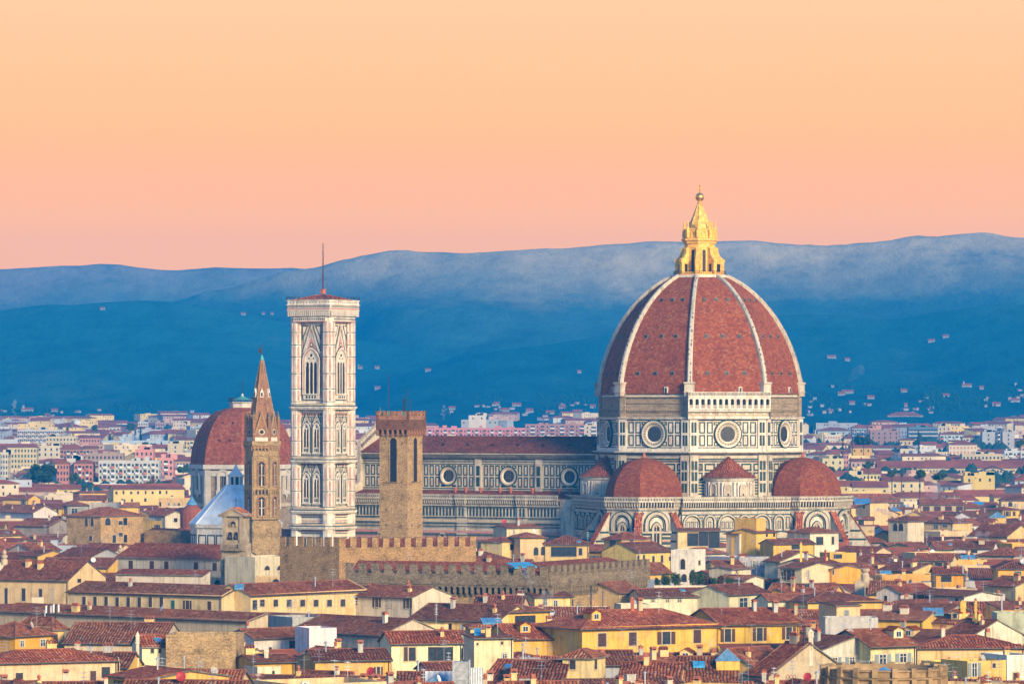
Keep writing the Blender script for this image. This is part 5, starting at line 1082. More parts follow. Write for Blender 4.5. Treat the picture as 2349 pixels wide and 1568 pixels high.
Hh(1, 1192, 172, 1432, 172, 172, 8, 'flat', PY, 255, 'pale yellow flat-roofed house with door windows left of the domed chapel', [(1205, 200, 235, 14, 'n'), (1270, 205, 225, 16, 'w'), (1312, 205, 230, 14, 'w'), (1345, 208, 240, 16, 'p')], Ze=18)
Hh(1, 240, 248, 478, 248, 214, 9, 'gx', YE, 300, 'low yellow house with a dark red roof, upper left among the roofs', [(385, 262, 292, 26, 'w'), (432, 256, 290, 14, 'n')], Ze=17)
Hh(1, 556, 186, 797, 186, 150, 9, 'gx', PY, 210, 'yellow house with a purple-red roof behind the grey house with one big window', [(575, 190, 205, 14, 'n')], Ze=17)
Hh(1, 598, 130, 798, 128, 118, 7, 'hip', YE, 155, 'small yellow house with a flat-pitched roof above the purple-red roof, upper left', Ze=18)
Hh(1, 158, 600, 275, 612, 566, 9, 'gx', YE, 645, 'small yellow house with a sunlit gable above the peach palace wing', [(180, 632, 645, 16, 'n')], Ze=17)
Hh(1, 385, 628, 642, 640, 552, 13, 'gx', GY, 645, 'wide red roof ending in a grey weathered gable above the peach palace wing', Ze=16.5, deco=3)
Hh(1, 290, 690, 815, 695, 622, 12, 'gx', YE, 730, 'long low red roof with a yellow wall end behind the peach palace wing', Ze=16, deco=2)
Hh(1, 930, 797, 1180, 797, 765, 8, 'hip', YE, 815, 'small red hipped roof over a yellow wall in front of the pale church nave', Ze=15, deco=1)
Hh(1, 720, 800, 940, 800, 737, 10, 'gx', CR, 812, 'red gable roof between the peach palace wing and the church aisle', Ze=15, deco=0)
Hh(1, 110, 380, 368, 385, 325, 12, 'gx', BG, 420, 'large dark red roof with a carved cornice at the far left', Ze=17, deco=2)
Hh(1, 0, 265, 210, 292, 225, 10, 'gx', WT, 330, 'red roof with white side wall and a red satellite dish at the left edge', Ze=17, deco=3)
Hh(1, 205, 490, 452, 490, 450, 8, 'shed', GY, 520, 'low grey rendered house with a lean-to roof left of the old stone house', Ze=16, deco=2)
Hh(1, 20, 180, 215, 182, 150, 9, 'gx', YE, 235, 'yellow house with green shutters near the left edge below the dark trees', [(175, 190, 225, 16, 'G')], Ze=17)
# second region: middle left
Hh(2, -10, 617, 372, 598, 600, 9, 'flat', (.66, .58, .38), 720, 'stained cream terrace house with three arched windows left of the palace walls', [(82, 680, 712, 32, 'a'), (178, 678, 712, 34, 'a'), (272, 676, 708, 34, 'a')], Ze=19, deco=2, Ym=1000, ref='the stained terrace house')
Hh(2, -5, 762, 382, 762, 762, 6, 'flat', PY, 815, 'low cream block with two green half-round windows above the long yellow palace wing', [(150, 778, 815, 50, 'a'), (223, 776, 815, 50, 'a')], Ze=17, deco=1, Ym=980)
Hh(2, 385, 800, 698, 800, 728, 13, 'gx', CR, 812, 'red gable roof directly behind the long yellow palace wing', Ze=16.5, deco=0, Ym=960)
Hh(2, 838, 832, 1242, 836, 710, 17, 'hip', CR, 845, 'big plain red roof in front of the dark crenellated palace', Ze=17, deco=1, Ym=900, ref='the big plain red roof')
Hh(2, 735, 906, 1175, 921, 835, 12, 'gx', (.70, .62, .46), 1110, 'grey-cream house with brown shutters and a dark drainpipe in the middle of the picture', [(909, 918, 990, 26, 'b'), (1016, 960, 992, 18, 'w'), (1142, 922, 998, 26, 'b'), (752, 910, 972, 24, 'p')], Ze=18, deco=2, ref='the grey-cream house with brown shutters')
Hh(2, 1177, 900, 1560, 888, 838, 10, 'gy', (.72, .68, .50), 1055, 'mottled pale gable wall right of the grey-cream house with brown shutters', [(1498, 918, 978, 24, 'w')], Ze=17, deco=3)
Hh(2, 1545, 892, 1772, 888, 842, 9, 'gy', (.72, .66, .46), 1000, 'smaller mottled cream gable with a bright blue roof panel', Ze=17, deco=1)
Hh(2, 1152, 1080, 1812, 1100, 972, 13, 'gx', CR, 1165, 'red roof edged by a bright red verge board above cream attic windows', [(1460, 1115, 1160, 24, 'n'), (1548, 1120, 1160, 26, 'w')], Ze=16.5, deco=4)
Hh(2, 1632, 996, 1990, 998, 905, 13, 'gx', CR, 1012, 'wide brown-red roof right of the mottled pale gables', Ze=16.5, deco=2)
Hh(2, 275, 1150, 930, 1228, 1070, 13, 'gx', BG, 1300, 'wavy grey-brown tiled roof in the lower middle left', Ze=16, deco=2, rcol=(.72, .80, .85))
Hh(2, -15, 1228, 482, 1212, 1150, 9, 'gx', WT, 1315, 'low white house with red awnings right of the rubble stone block', [(272, 1240, 1312, 36, 'd'), (105, 1290, 1335, 22, 'n')], Ze=16, deco=2)
Hh(2, 400, 1147, 606, 1143, 1143, 7, 'flat', WT, 1315, 'blank white wall block beside the low white house with red awnings', Ze=18.2, deco=0)
Hh(2, 445, 1395, 1012, 1388, 1308, 11, 'gx', YE, 1490, 'yellow house with a dark roof left of the cream house with the glazed veranda', [(920, 1435, 1500, 24, 'b')], Ze=15, deco=3)
Hh(2, -10, 1408, 290, 1400, 1345, 9, 'gx', YE, 1470, 'dark low roof with two tall chimneys right of the rubble stone block', Ze=15, deco=3)
Hh(2, 1018, 1268, 1552, 1262, 1172, 10, 'gx', (.84, .76, .50), 1500, 'cream house with a broad dark glazed veranda and brown shutters, bottom middle', [(1172, 1290, 1392, 56, 'p'), (1126, 1290, 1394, 28, 'c'), (1388, 1285, 1392, 180, 'd')], R_=[(1605, 1300, 1370, 30, 'c')], Ze=17, deco=1, ref='the cream house with the glazed veranda')
Hh(2, 1640, 1222, 1935, 1218, 1193, 7, 'shed', (.82, .68, .34), 1400, 'blotchy yellow house with small square windows right of the glazed veranda', [(1850, 1245, 1270, 16, 'n'), (1870, 1335, 1372, 36, 'w'), (1665, 1260, 1275, 12, 'n')], Ze=17, deco=2)
Hh(2, 1612, 1142, 1918, 1140, 1092, 7, 'hip', PY, 1192, 'small cream house under a roof with one large bright blue skylight', [(1660, 1150, 1180, 22, 'n')], Ze=17, deco=0)
Hh(2, 1046, 1122, 1446, 1118, 1120, 8, 'flat', CR, 1172, 'low flat cream block with a white satellite dish above the glazed veranda house', Ze=16, deco=3)
Hh(2, 1710, 1545, 2060, 1552, 1388, 14, 'gx', CR, 1568, 'steep brown-red roof at the bottom edge right of the glass pyramid', Ze=14.5, deco=2)
Hh(2, 1300, 1478, 1512, 1475, 1405, 9, 'gx', CR, 1500, 'small red roof beside the grey lift shaft at the bottom', Ze=14.5, deco=2)
Hh(2, 1063, 1570, 1252, 1570, 1478, 10, 'gx', CR, 1568, 'low dark red roof under the glazed veranda house at the bottom edge', Ze=13.5, deco=1)
Hh(2, -30, 1600, 910, 1620, 1510, 12, 'gx', CR, 1568, 'long bright red roof running along the bottom edge, left of the middle', Ze=13.5, deco=2)
Hh(2, 10, 1437, 188, 1432, 1432, 5, 'flat', (.78, .66, .38), 1530, 'small box-shaped rooftop room, half yellow and half white, at the bottom', [(130, 1465, 1520, 16, 'n')], Ze=14.5, deco=0)
# third region: middle right
Hh(3, -20, 1030, 287, 1020, 973, 8, 'hip', YE, 1190, 'yellow attic house with a wide glazed window above a skirt roof', [(98, 1050, 1132, 150, 'd')], Ze=18, deco=1, ref='the yellow attic house')
Hh(3, -20, 1235, 512, 1225, 1115, 12, 'gx', YE, 1330, 'lower red skirt roof with a yellow wall below the yellow attic house', [(345, 1300, 1370, 34, 'n'), (435, 1298, 1325, 22, 'n')], Ze=15.5, deco=3)
Hh(3, 527, 1157, 1552, 1127, 1008, 14, 'hip', YE, 1350, 'very long bright yellow house with brown shutters and a broad red roof', [(677, 1185, 1285, 62, 'c'), (907, 1177, 1277, 60, 'c'), (1160, 1172, 1268, 62, 'b'), (1392, 1160, 1258, 56, 'c')], Ze=17.5, deco=4, o=.9, ref='the very long bright yellow house')
Hh(3, 1554, 1125, 2160, 1112, 1000, 13, 'gx', (.86, .53, .10), 1290, 'deep yellow house with open brown shutters right of the very long yellow one', [(1622, 1152, 1250, 48, 'b'), (1862, 1143, 1242, 46, 'b'), (2082, 1140, 1232, 46, 'b')], Ze=17.5, deco=4, o=.9, ref='the deep yellow house')
Hh(3, 380, 1372, 592, 1376, 1312, 7, 'hip', (.80, .64, .28), 1568, 'small square beige tower house with a tiled cap at the bottom middle', [(456, 1388, 1456, 46, 'p')], R_=[(628, 1380, 1455, 22, 'p')], Ze=18, deco=0, ref='the square beige tower house')
Hh(3, -20, 1545, 382, 1548, 1392, 15, 'gx', CR, 1568, 'large brown roof left of the square beige tower house at the bottom', Ze=15, deco=1)
Hh(3, 640, 1427, 932, 1425, 1318, 11, 'gx', GY, 1500, 'brown roof with a grey wall right of the square beige tower house', Ze=15.5, deco=3)
Hh(3, 808, 1537, 1255, 1540, 1408, 13, 'gx', PY, 1568, 'wide red roof on the bottom edge right of the square beige tower house', Ze=15, deco=2)
Hh(3, 930, 1425, 1305, 1412, 1358, 9, 'gx', CR, 1440, 'low red roof in front of the very long bright yellow house', Ze=15, deco=3)
Hh(3, 1270, 1600, 1705, 1600, 1362, 17, 'gx', WT, 1568, 'big red roof with a blank white gable carrying the blue pyramid skylight', Ze=13.5, deco=1, ref='the roof with the blue pyramid skylight')
Hh(3, 1735, 1470, 1960, 1540, 1268, 16, 'gx', BG, 1568, 'dark brown roof with chimney pipes right of the blue pyramid skylight', Ze=14, deco=4, rcol=(.7, .62, .62))
Hh(3, 170, 915, 452, 910, 853, 14, 'gx', PY, 1000, 'cream gabled house in drifting smoke in front of the dark crenellated palace', [(248, 925, 975, 30, 'w'), (328, 935, 990, 30, 'w')], R_=[(640, 930, 1000, 26, 'w')], Ze=17, deco=1, ref='the cream gabled house with the smoke')
Hh(3, -40, 970, 145, 965, 902, 11, 'gx', CR, 978, 'brown roof left of the cream gabled house with the smoke', Ze=16, deco=1)
Hh(3, 690, 935, 962, 930, 888, 8, 'gx', CR, 960, 'low red roof with potted plants below the palace corner', [(795, 940, 960, 30, 'n')], Ze=15.5, deco=2)
Hh(3, 808, 890, 1000, 870, 805, 10, 'gx', PY, 905, 'small cream house with a terrace just under the right end of the crenellated palace', Ze=17, deco=1)
Hh(3, 975, 917, 1472, 912, 852, 10, 'gx', WT, 962, 'red roof over a white dormer front with hanging plants', [(1060, 925, 950, 30, 'w'), (1170, 925, 950, 30, 'w'), (1260, 925, 950, 30, 'w')], Ze=16.5, deco=2, ref='the white dormer house')
Hh(3, 1338, 905, 1562, 865, 863, 6, 'flat', (.84, .70, .34), 1032, 'blank wall, yellow in front and white at the side, right of the white dormer house', Ze=17, deco=1)
Hh(3, 820, 968, 1042, 966, 966, 6, 'flat', WT, 1015, 'small flat white rooftop block with a red strip', Ze=15.5, deco=1)
Hh(3, 1196, 558, 1378, 560, 558, 8, 'flat', (.84, .76, .56), 790, 'plain pale tower house with a tall arched window, in front of the cathedral apse', [(1285, 628, 706, 34, 'a'), (1295, 742, 800, 36, 'a')], R_=[(1408, 640, 672, 18, 'p')], Ze=21.5, deco=0, ref='the pale tower house', Ym=1120)
Hh(3, 1246, 416, 1562, 416, 396, 9, 'shed', PY, 555, 'roof loggia with dark openings and climbing plants above the pale tower house', [(1360, 432, 530, 80, 'd'), (1440, 425, 530, 70, 'd'), (1520, 425, 545, 80, 'd')], Ze=22, deco=0, ref='the roof loggia')
Hh(3, 1564, 412, 1762, 470, 400, 9, 'gx', (.80, .73, .48), 620, 'plain cream wall house sloping down to the right of the roof loggia', [(1497, 595, 622, 16, 'n'), (1562, 595, 622, 16, 'n')], Ze=21, deco=0)
Hh(3, 690, 480, 824, 486, 433, 9, 'hip', YE, 662, 'tall yellow tower house with a red hipped roof below the left apse', [(758, 488, 552, 40, 'p'), (715, 620, 645, 16, 'k')], R_=[(855, 488, 552, 30, 'k'), (898, 482, 548, 30, 'p')], Ze=21, deco=0, ref='the yellow tower house')
Hh(3, 936, 580, 1196, 570, 503, 11, 'gx', (.84, .62, .17), 660, 'long yellow house with small red windows right of the yellow tower house', [(948, 598, 650, 16, 'a'), (990, 594, 650, 16, 'a'), (1062, 605, 655, 18, 'p'), (1127, 600, 655, 18, 'p'), (1187, 608, 642, 16, 'p')], Ze=19, deco=1)
Hh(3, 1000, 742, 1202, 738, 658, 11, 'gx', YE, 770, 'plain red roof between the crenellated palace and the pale tower house', Ze=17, deco=1)
Hh(3, 250, 522, 578, 522, 459, 10, 'hip', CR, 645, 'cream villa with a dark shaded loggia and a lamp behind the crenellated palace', [(390, 535, 610, 190, 'd'), (515, 548, 600, 26, 'p')], R_=[(634, 575, 608, 12, 'n')], Ze=19.5, deco=1, ref='the cream villa with the shaded loggia')
Hh(3, 62, 470, 250, 468, 433, 9, 'hip', PY, 640, 'cream villa with two arched windows behind the palace wall', [(180, 540, 600, 36, 'a'), (235, 535, 600, 34, 'a')], Ze=20.5, deco=1)
Hh(3, -75, 498, 130, 490, 466, 7, 'hip', CR, 560, 'open cream roof porch on columns left of the villa with two arched windows', [(30, 515, 560, 90, 'n')], Ze=19.5, deco=0)
Hh(3, -40, 392, 218, 388, 370, 7, 'gx', (.80, .66, .36), 440, 'pale flat-roofed house with aerials directly in front of the cathedral nave', [(15, 405, 440, 16, 'w')], Ze=23, deco=3)
Hh(3, 1838, 325, 1905, 322, 322, 7, 'flat', YE, 560, 'bright yellow narrow block with white roof pots in front of the right apse', [(1885, 430, 455, 12, 'n')], Ze=23, deco=2, ref='the bright yellow narrow block')
Hh(3, 1838, 432, 1990, 425, 397, 8, 'gx', YE, 560, 'lower yellow house with a red roof in front of the narrow bright yellow block', [(1915, 440, 460, 14, 'n'), (1970, 435, 460, 14, 'n')], Ze=20.5, deco=1)
Hh(3, 1642, 908, 1930, 878, 822, 10, 'gx', (.72, .65, .44), 1000, 'weathered cream house with a white barred window and a sloping red roof', [(1740, 918, 1000, 44, 'w')], Ze=17, deco=2, ref='the weathered cream house')
Hh(3, 1490, 740, 1592, 738, 715, 7, 'gx', CR, 765, 'tiny red roof behind the roof garden shrubs', Ze=17, deco=1, Ym=1100)
Hh(3, 1535, 685, 1742, 683, 640, 10, 'gx', PY, 745, 'low cream house with a dark red roof right of the pale tower house', [(1640, 690, 715, 18, 'n')], Ze=17.5, deco=2)
Hh(3, 1655, 705, 1790, 690, 680, 6, 'gx', (.76, .66, .42), 855, 'thin weathered cream stair tower beside the roof garden', Ze=19, deco=0, Ym=1010)
Hh(3, 1775, 790, 1885, 765, 752, 8, 'gy', (.72, .64, .4), 830, 'small weathered gable right of the stair tower by the roof garden', [(1800, 805, 830, 14, 'n')], Ze=17, deco=1)
# fourth region: right
Hh(4, 316, 432, 530, 428, 390, 10, 'hip', WT, 572, 'white house with dark windows and a low hipped roof below the right apse', [(388, 462, 522, 56, 'p'), (487, 460, 518, 18, 'p')], Ze=20, deco=0, ref='the white house below the right apse')
Hh(4, 40, 518, 352, 514, 480, 8, 'gx', YE, 560, 'small yellow loggia house with a curved chimney left of the white house below the apse', [(210, 525, 556, 70, 'n')], R_=[(310, 530, 580, 26, 'B')], Ze=19, deco=1)
Hh(4, 90, 692, 254, 697, 653, 12, 'gx', (.78, .62, .32), 830, 'cream house with a tall bright yellow sunlit gable', [(160, 712, 788, 34, 'b'), (107, 722, 780, 12, 'n')], R_=[(305, 708, 780, 14, 'w')], Ze=18.5, deco=0, ref='the bright yellow gable')
Hh(4, 395, 702, 480, 706, 674, 9, 'gx', OR, 802, 'little orange house with one window right of the bright yellow gable', R_=[(460, 710, 745, 14, 'n')], Ze=18, deco=0)
Hh(4, 465, 582, 665, 580, 580, 7, 'flat', YE, 655, 'flat yellow roof house with a green-framed window and air conditioner', [(525, 592, 625, 60, 'd')], Ze=18.5, deco=2)
Hh(4, 1105, 640, 1380, 642, 588, 10, 'gx', (.84, .70, .34), 745, 'pale yellow house with black shutters and a plain brown roof, right of the statue-topped roofs', [(1185, 672, 722, 30, 'b'), (1282, 655, 730, 60, 'b')], Ze=18, deco=1, ref='the pale yellow house with black shutters')
Hh(4, 855, 748, 1262, 744, 745, 6, 'flat', (.86, .47, .10), 805, 'long plain orange parapet wall in the middle right', Ze=17, deco=2, ref='the orange parapet wall')
Hh(4, 1262, 742, 1485, 742, 690, 12, 'gx', OR, 855, 'orange house with a shaded balcony and a steel flue', [(1340, 755, 800, 80, 'n')], R_=[(1500, 745, 790, 16, 'w')], Ze=18, deco=1, ref='the orange house with the balcony')
Hh(4, 1730, 703, 1990, 703, 648, 11, 'hip', OR, 800, 'deep orange house with a green shutter at the right edge', [(1878, 722, 796, 50, 'g')], Ze=18.5, deco=1, ref='the deep orange house')
Hh(4, 1555, 800, 1935, 862, 765, 11, 'gx', (.78, .58, .26), 920, 'broad red roof below the deep orange house at the right edge', Ze=16.5, deco=2)
Hh(4, 815, 880, 1000, 885, 822, 14, 'gy', WT, 945, 'weathered white gable with a black window left of the orange balcony house', [(885, 905, 940, 20, 'n')], Ze=16.5, deco=2)
Hh(4, 1090, 890, 1478, 910, 862, 10, 'gx', WT, 955, 'white house with dark doors under a curved red roof', [(1150, 900, 950, 44, 'b'), (1420, 925, 950, 20, 'n')], Ze=16.5, deco=2)
Hh(4, 1475, 892, 1782, 892, 892, 7, 'flat', WT, 965, 'grey-white flat block with a stained parapet, right side', Ze=16.5, deco=3)
Hh(4, 300, 955, 868, 945, 872, 14, 'hip', YE, 1015, 'large red hipped roof over a yellow wall with a flat yellow dormer', Ze=16.5, deco=1)
Hh(4, 0, 943, 322, 940, 890, 9, 'gx', WT, 980, 'white strip of wall with two air conditioners under a red roof', [(205, 955, 975, 32, 'n')], Ze=16.5, deco=2)
Hh(4, 515, 975, 692, 972, 943, 7, 'shed', PY, 1115, 'small cream roof turret with pale shutters and a grey balcony', [(590, 1012, 1058, 34, 'q')], Ze=19, deco=0, ref='the cream roof turret', Ym=735)
Hh(4, 430, 1068, 828, 1068, 1066, 6, 'flat', (.62, .58, .46), 1160, 'grey balcony terrace around the foot of the cream roof turret', Ze=17.3, deco=0, Ym=725)
Hh(4, 690, 1080, 1165, 1090, 1020, 10, 'gx', YE, 1180, 'long red roof over a yellow wall right of the cream roof turret', Ze=16.5, deco=3)
Hh(4, 120, 1292, 418, 1326, 1212, 13, 'gx', (.70, .64, .48), 1480, 'grey-cream house with arched shuttered windows behind the round tower', [(385, 1360, 1470, 60, 'n')], R_=[(503, 1365, 1428, 50, 'B'), (632, 1362, 1420, 50, 'B')], Ze=16.5, deco=3, o=.9, ref='the grey-cream house behind the round tower')
Hh(4, 770, 1290, 1112, 1280, 1158, 13, 'gx', (.84, .76, .46), 1425, 'cream house with grey-green shutters right behind the round tower', [(863, 1345, 1415, 54, 'B'), (1016, 1335, 1402, 54, 'B')], Ze=17, deco=4, o=.9, ref='the cream house with grey-green shutters')
Hh(4, 1122, 1300, 1930, 1296, 1205, 13, 'hip', CR, 1320, 'wide dark red hipped roof near the lower right edge', Ze=16.5, deco=3)
Hh(4, 1722, 1036, 1990, 1036, 1036, 9, 'flat', (.60, .60, .48), 1290, 'blank grey-green rendered wall at the right edge', [(1828, 1205, 1255, 22, 'n')], Ze=19, deco=2, ref='the grey-green wall')
Hh(4, 1270, 1188, 1560, 1235, 1090, 12, 'gx', (.72, .66, .42), 1240, 'red roof with a weathered cream gable left of the grey-green wall', Ze=16, deco=3)
Hh(4, 1060, 1095, 1440, 1110, 1045, 10, 'gx', CR, 1140, 'red roof with tall yellow chimney stacks at its right end', Ze=16, deco=3)
Hh(4, 895, 1030, 1330, 1040, 962, 12, 'gx', CR, 1070, 'big red roof with a slanted blue solar panel', Ze=16.5, deco=2)
Hh(4, 1110, 1290, 1300, 1285, 1285, 7, 'flat', (.80, .58, .22), 1420, 'yellow and grey rooftop terrace with iron railings, right of the grey-green shutters', Ze=16, deco=1)
Hh(4, 1330, 1405, 1500, 1400, 1400, 7, 'flat', (.84, .62, .14), 1568, 'yellow house with pale blue shutters in the bottom right corner', [(1450, 1470, 1545, 52, 'q')], Ze=15, deco=1, ref='the yellow corner house')
Hh(4, 1500, 1395, 1790, 1385, 1385, 7, 'flat', (.82, .58, .16), 1510, 'yellow balcony house with blue-white shutters at the lower right', [(1552, 1405, 1510, 44, 'B'), (1698, 1410, 1445, 24, 'p')], Ze=15.5, deco=1)
Hh(4, 1796, 1350, 1990, 1345, 1348, 8, 'flat', (.84, .80, .66), 1568, 'white house with a dark red door and potted plants in the bottom right corner', [(1862, 1480, 1545, 40, 'c')], Ze=16, deco=2)
Hh(4, -60, 1480, 232, 1440, 1300, 12, 'gx', YE, 1568, 'yellow house with brown windows and grey flues at the bottom, left of the round tower', [(80, 1478, 1525, 36, 'p'), (172, 1490, 1525, 24, 'w')], Ze=14.5, deco=4)
Hh(4, 906, 342, 1050, 345, 303, 8, 'hip', WT, 515, 'white roof turret with two lattice arches and a brick side, right of the cathedral', [(957, 360, 418, 30, 'a'), (1000, 360, 418, 34, 'a')], Ze=21, deco=0, ref='the white lattice turret')
Hh(4, 1350, 160, 1440, 160, 145, 6, 'gx', BG, 180, 'small brown louvred rooftop house, upper right', Ze=17, deco=0)
Hh(4, 1150, 222, 1465, 222, 178, 13, 'gx', (.56, .44, .28), 275, 'brown house with slatted blinds and a wide dark roof, upper right', row(1190, 1440, 4, 232, 270, 50, 'c'), Ze=17, deco=1, ref='the brown slatted house')
Hh(4, 1755, 190, 1990, 190, 150, 9, 'hip', CR, 245, 'cream house with an arched opening at the right edge, upper right', [(1822, 198, 235, 30, 'a'), (1775, 212, 240, 14, 'w'), (1860, 212, 240, 14, 'w')], Ze=18.5, deco=0, ref='the cream house with the arched opening')
Hh(4, 1765, 262, 1890, 260, 238, 8, 'hip', YE, 335, 'square yellow roof turret with brown windows near the right edge', [(1798, 272, 308, 26, 'b'), (1850, 272, 305, 22, 'c')], Ze=19, deco=0, ref='the square yellow turret')
Hh(4, 1135, 350, 1390, 355, 315, 11, 'hip', PY, 415, 'yellow house with large windows right of the white lattice turret', [(1262, 368, 400, 30, 'w'), (1330, 368, 388, 34, 'w')], Ze=18, deco=1)
Hh(4, 660, 235, 772, 240, 205, 8, 'shl', PY, 272, 'small cream attic house with a blue glass roof right of the apse', [(722, 230, 246, 10, 'n')], Ze=18, deco=0, Ym=1480)
Hh(4, 775, 205, 990, 205, 165, 11, 'gx', BG, 245, 'brown roof above a row of small arches right of the cathedral', row(790, 975, 8, 215, 235, 12, 'a'), Ze=16.5, deco=1)
Hh(4, 580, 195, 985, 190, 140, 14, 'gx', BG, 200, 'wide maroon roof behind the right apse', Ze=15.5, deco=2)
Hh(4, 665, 330, 800, 330, 312, 7, 'gx', CR, 382, 'low cream house with a dark window band right of the sloping buttress', [(700, 338, 372, 40, 'd')], Ze=18, deco=1)
Hh(4, 1295, 420, 1512, 415, 365, 9, 'flat', CR, 470, 'cream terrace house with stepped walls, right of the yellow house with large windows', [(1490, 440, 472, 16, 'w')], Ze=17.5, deco=2)
Hh(4, 1510, 455, 1800, 462, 375, 13, 'gx', CR, 490, 'broad red roof in drifting smoke, right side', Ze=16.5, deco=3)
Hh(4, 1400, 550, 1690, 552, 498, 11, 'gx', WT, 600, 'white house with a wide red roof below the broad roof with smoke, right side', [(1550, 562, 582, 46, 'd')], Ze=17.5, deco=2)
Hh(4, 1575, 600, 1850, 605, 545, 11, 'hip', BG, 640, 'brown hipped roof with a carved green cornice at the right', Ze=17, deco=1)
Hh(4, 520, 575, 800, 580, 535, 10, 'gx', CR, 600, 'low red roof behind the flat yellow house with the green-framed window', Ze=16.5, deco=2)
Hh(4, 830, 712, 1090, 722, 660, 11, 'gx', PY, 745, 'red gable roof left of the pale yellow house with black shutters', Ze=16.5, deco=2)
Hh(4, 1105, 580, 1400, 575, 552, 6, 'flat', (.86, .60, .22), 590, 'orange terrace block with a glazed rooftop frame', Ze=18, deco=3)
Hh(4, -30, 640, 95, 650, 570, 14, 'gx', (.74, .66, .44), 770, 'cream gabled house with a bent steel flue at the middle right', R_=[(70, 710, 780, 20, 'w')], Ze=17.5, deco=1)
Hh(4, 345, 680, 545, 660, 625, 10, 'gx', BG, 790, 'dark shaded balcony house left of the statue pedestal', [(620, 690, 720, 50, 'n')], Ze=17, deco=2)
# ------------------------------------------------------------------ apartment blocks and towers of the plain behind
def farY(yD, ht): 
    dy = yD-HY; Y = (72.7-ht)/(.011+dy/F)
    return Y if Y > 1700 else (CH-ht)*F/dy
APT = plain('painted_render', (1, 1, 1), .9, var=.08, sc=.05)
def objcol(name, rough=.9):
    t = MT(name, rough, spec=.1); return t.out(t.mix(1.0, t.n('ObjectInfo').outputs['Color'], t.ramp(t.noise(t.uv(), .12, 5, .65), [(.3, .86), (.7, 1.06)]), 'MULTIPLY'))
APT = objcol('painted_render'); ATR = plain('old_roof_far', (.30, .085, .04), .9, var=.3, sc=.12)
def Ap(r, x0, x1, yt, yb, ht, col, label, roof='flat', cols=8, rows=5, D=14, yaw=0, win=None, balc=None, yr=None, cat='apartment block', name='apartment_block', ref=None, extra=None):
    (a, t), (b, bt) = PX(r, x0, yt), PX(r, x1, yb); Y = farY(t, ht); Z = WZ(t, Y); z0 = ground_z(Y)-.3; A = Vector((WX(a, Y), Y, 0)); B = Vector((WX(b, Y), Y, 0)); W = (B-A).length
    col = tuple(c*q for c, q in zip(col, (.80, .80, .80)))
    root = thing(name, label, cat, (A.x, Y, z0), R(yaw)); h = Z-z0; mb = MB(); mats = [APT, M['glass'], M['white'], M['orange_pan'], M['gshut'], M['metal'], M['skylight']]
    body(mb, W, D, h, 0, 'flat'); p = PL(mb, (W/2, 0, 0), (0, -1, 0)); q = PL(mb, (W, D/2, 0), (1, 0, 0))
    fh = 3.1; rows = min(rows, int(h/fh)); wm = {'g': 4, 'r': 3, None: 1, 'd': 1}.get(win, 1); pw = W/cols
    for j in range(rows):
        z = h-1.0-(j+1)*fh+.9
        if balc:
            for i in range(cols):
                x = -W/2+(i+.5)*pw
                if i % 2 == balc-1: p.box(x-pw*.45, x+pw*.45, z-.7, z+.35, 1.0, 2 if (j+i) % 3 else 3); p.rect(x-pw*.4, x+pw*.4, z+.35, z+1.7, .05, 1)
                else: p.rect(x-.5, x+.5, z, z+1.5, .05, 1)
        elif win == 'd': p.rect(-W/2+.6, W/2-.6, z-.2, z+1.3, .05, 1); p.box(-W/2, W/2, z-.75, z-.2, .5, 2)
        else:
            for i in range(cols):
                x = -W/2+(i+.5)*pw; w = min(.5, pw*.25); p.rect(x-w, x+w, z, z+1.6, .05, wm)
                if win == 'g': p.rect(x-w*.5, x+w*.5, z, z+1.6, .08, 1)
        for i in range(3): y = -D/2+(i+.5)*D/3; q.rect(y-.6, y+.6, z, z+1.5, .05, wm)
    mb.build('wall', mats, root, col=col)
    if roof != 'flat':
        mb = MB(); rise = max(1.2, WZ(PX(r, 0, yr)[1], Y)-Z) if yr else 2.2; roof_mesh(mb, W, D, h, rise, roof, .7); mb.build('roof', [ATR, M['soot'], RIDGE], root)
    else:
        mb = MB(); rr = random.Random(int(x0)); 
        for i in range(3): x = rr.uniform(.1, .8)*W; mb.box(x, x+rr.uniform(2, 5), D*.3, D*.7, h-1, h+rr.uniform(.8, 2.2), 0)
        mb.build('roof_hut', [APT], root, col=tuple(min(.85, c*1.05) for c in col))
    HOUSES.append(dict(ref=ref or label, x=(a+b)/2, y=(t+bt)/2, Y=Y, box=(a, PX(r, 0, yr)[1] if yr else t, b, bt), fp=foot(A, B, D), man=True, yn=Y+D))
    return root
AW_, AY, AP_, AS, AB, AG = (.74, .70, .62), (.80, .66, .36), (.72, .34, .26), (.66, .28, .20), (.48, .26, .19), (.55, .56, .55)
Ap(5, 905, 1460, 782, 1000, 21, (.70, .69, .62), 'long grey-white apartment block with rows of balconies left of the domed chapel', cols=15, rows=6, balc=2, ref='the long grey-white balcony block')
Ap(5, 1455, 1590, 755, 955, 21, (.85, .38, .32), 'salmon pink apartment tower with grey balconies beside the long grey-white block', cols=3, rows=6, balc=2, ref='the salmon pink tower')
Ap(5, 1240, 1405, 680, 780, 24, (.82, .36, .30), 'salmon pink stepped block behind the long grey-white apartment block', cols=4, rows=4)
Ap(5, 520, 632, 800, 1005, 20, AS, 'brick red apartment house with a purple hipped roof beside the dark umbrella pines', 'hip', 4, 5, 14, yr=775, ref='the brick red apartment house')
Ap(5, 680, 850, 800, 1008, 20, AS, 'wider brick red apartment house with balconies, right of a pale stair tower', 'hip', 5, 5, 15, yr=773, balc=2)
Ap(5, 612, 690, 762, 920, 22, AW_, 'pale windowless stair tower between two brick red apartment houses', cols=1, rows=0)
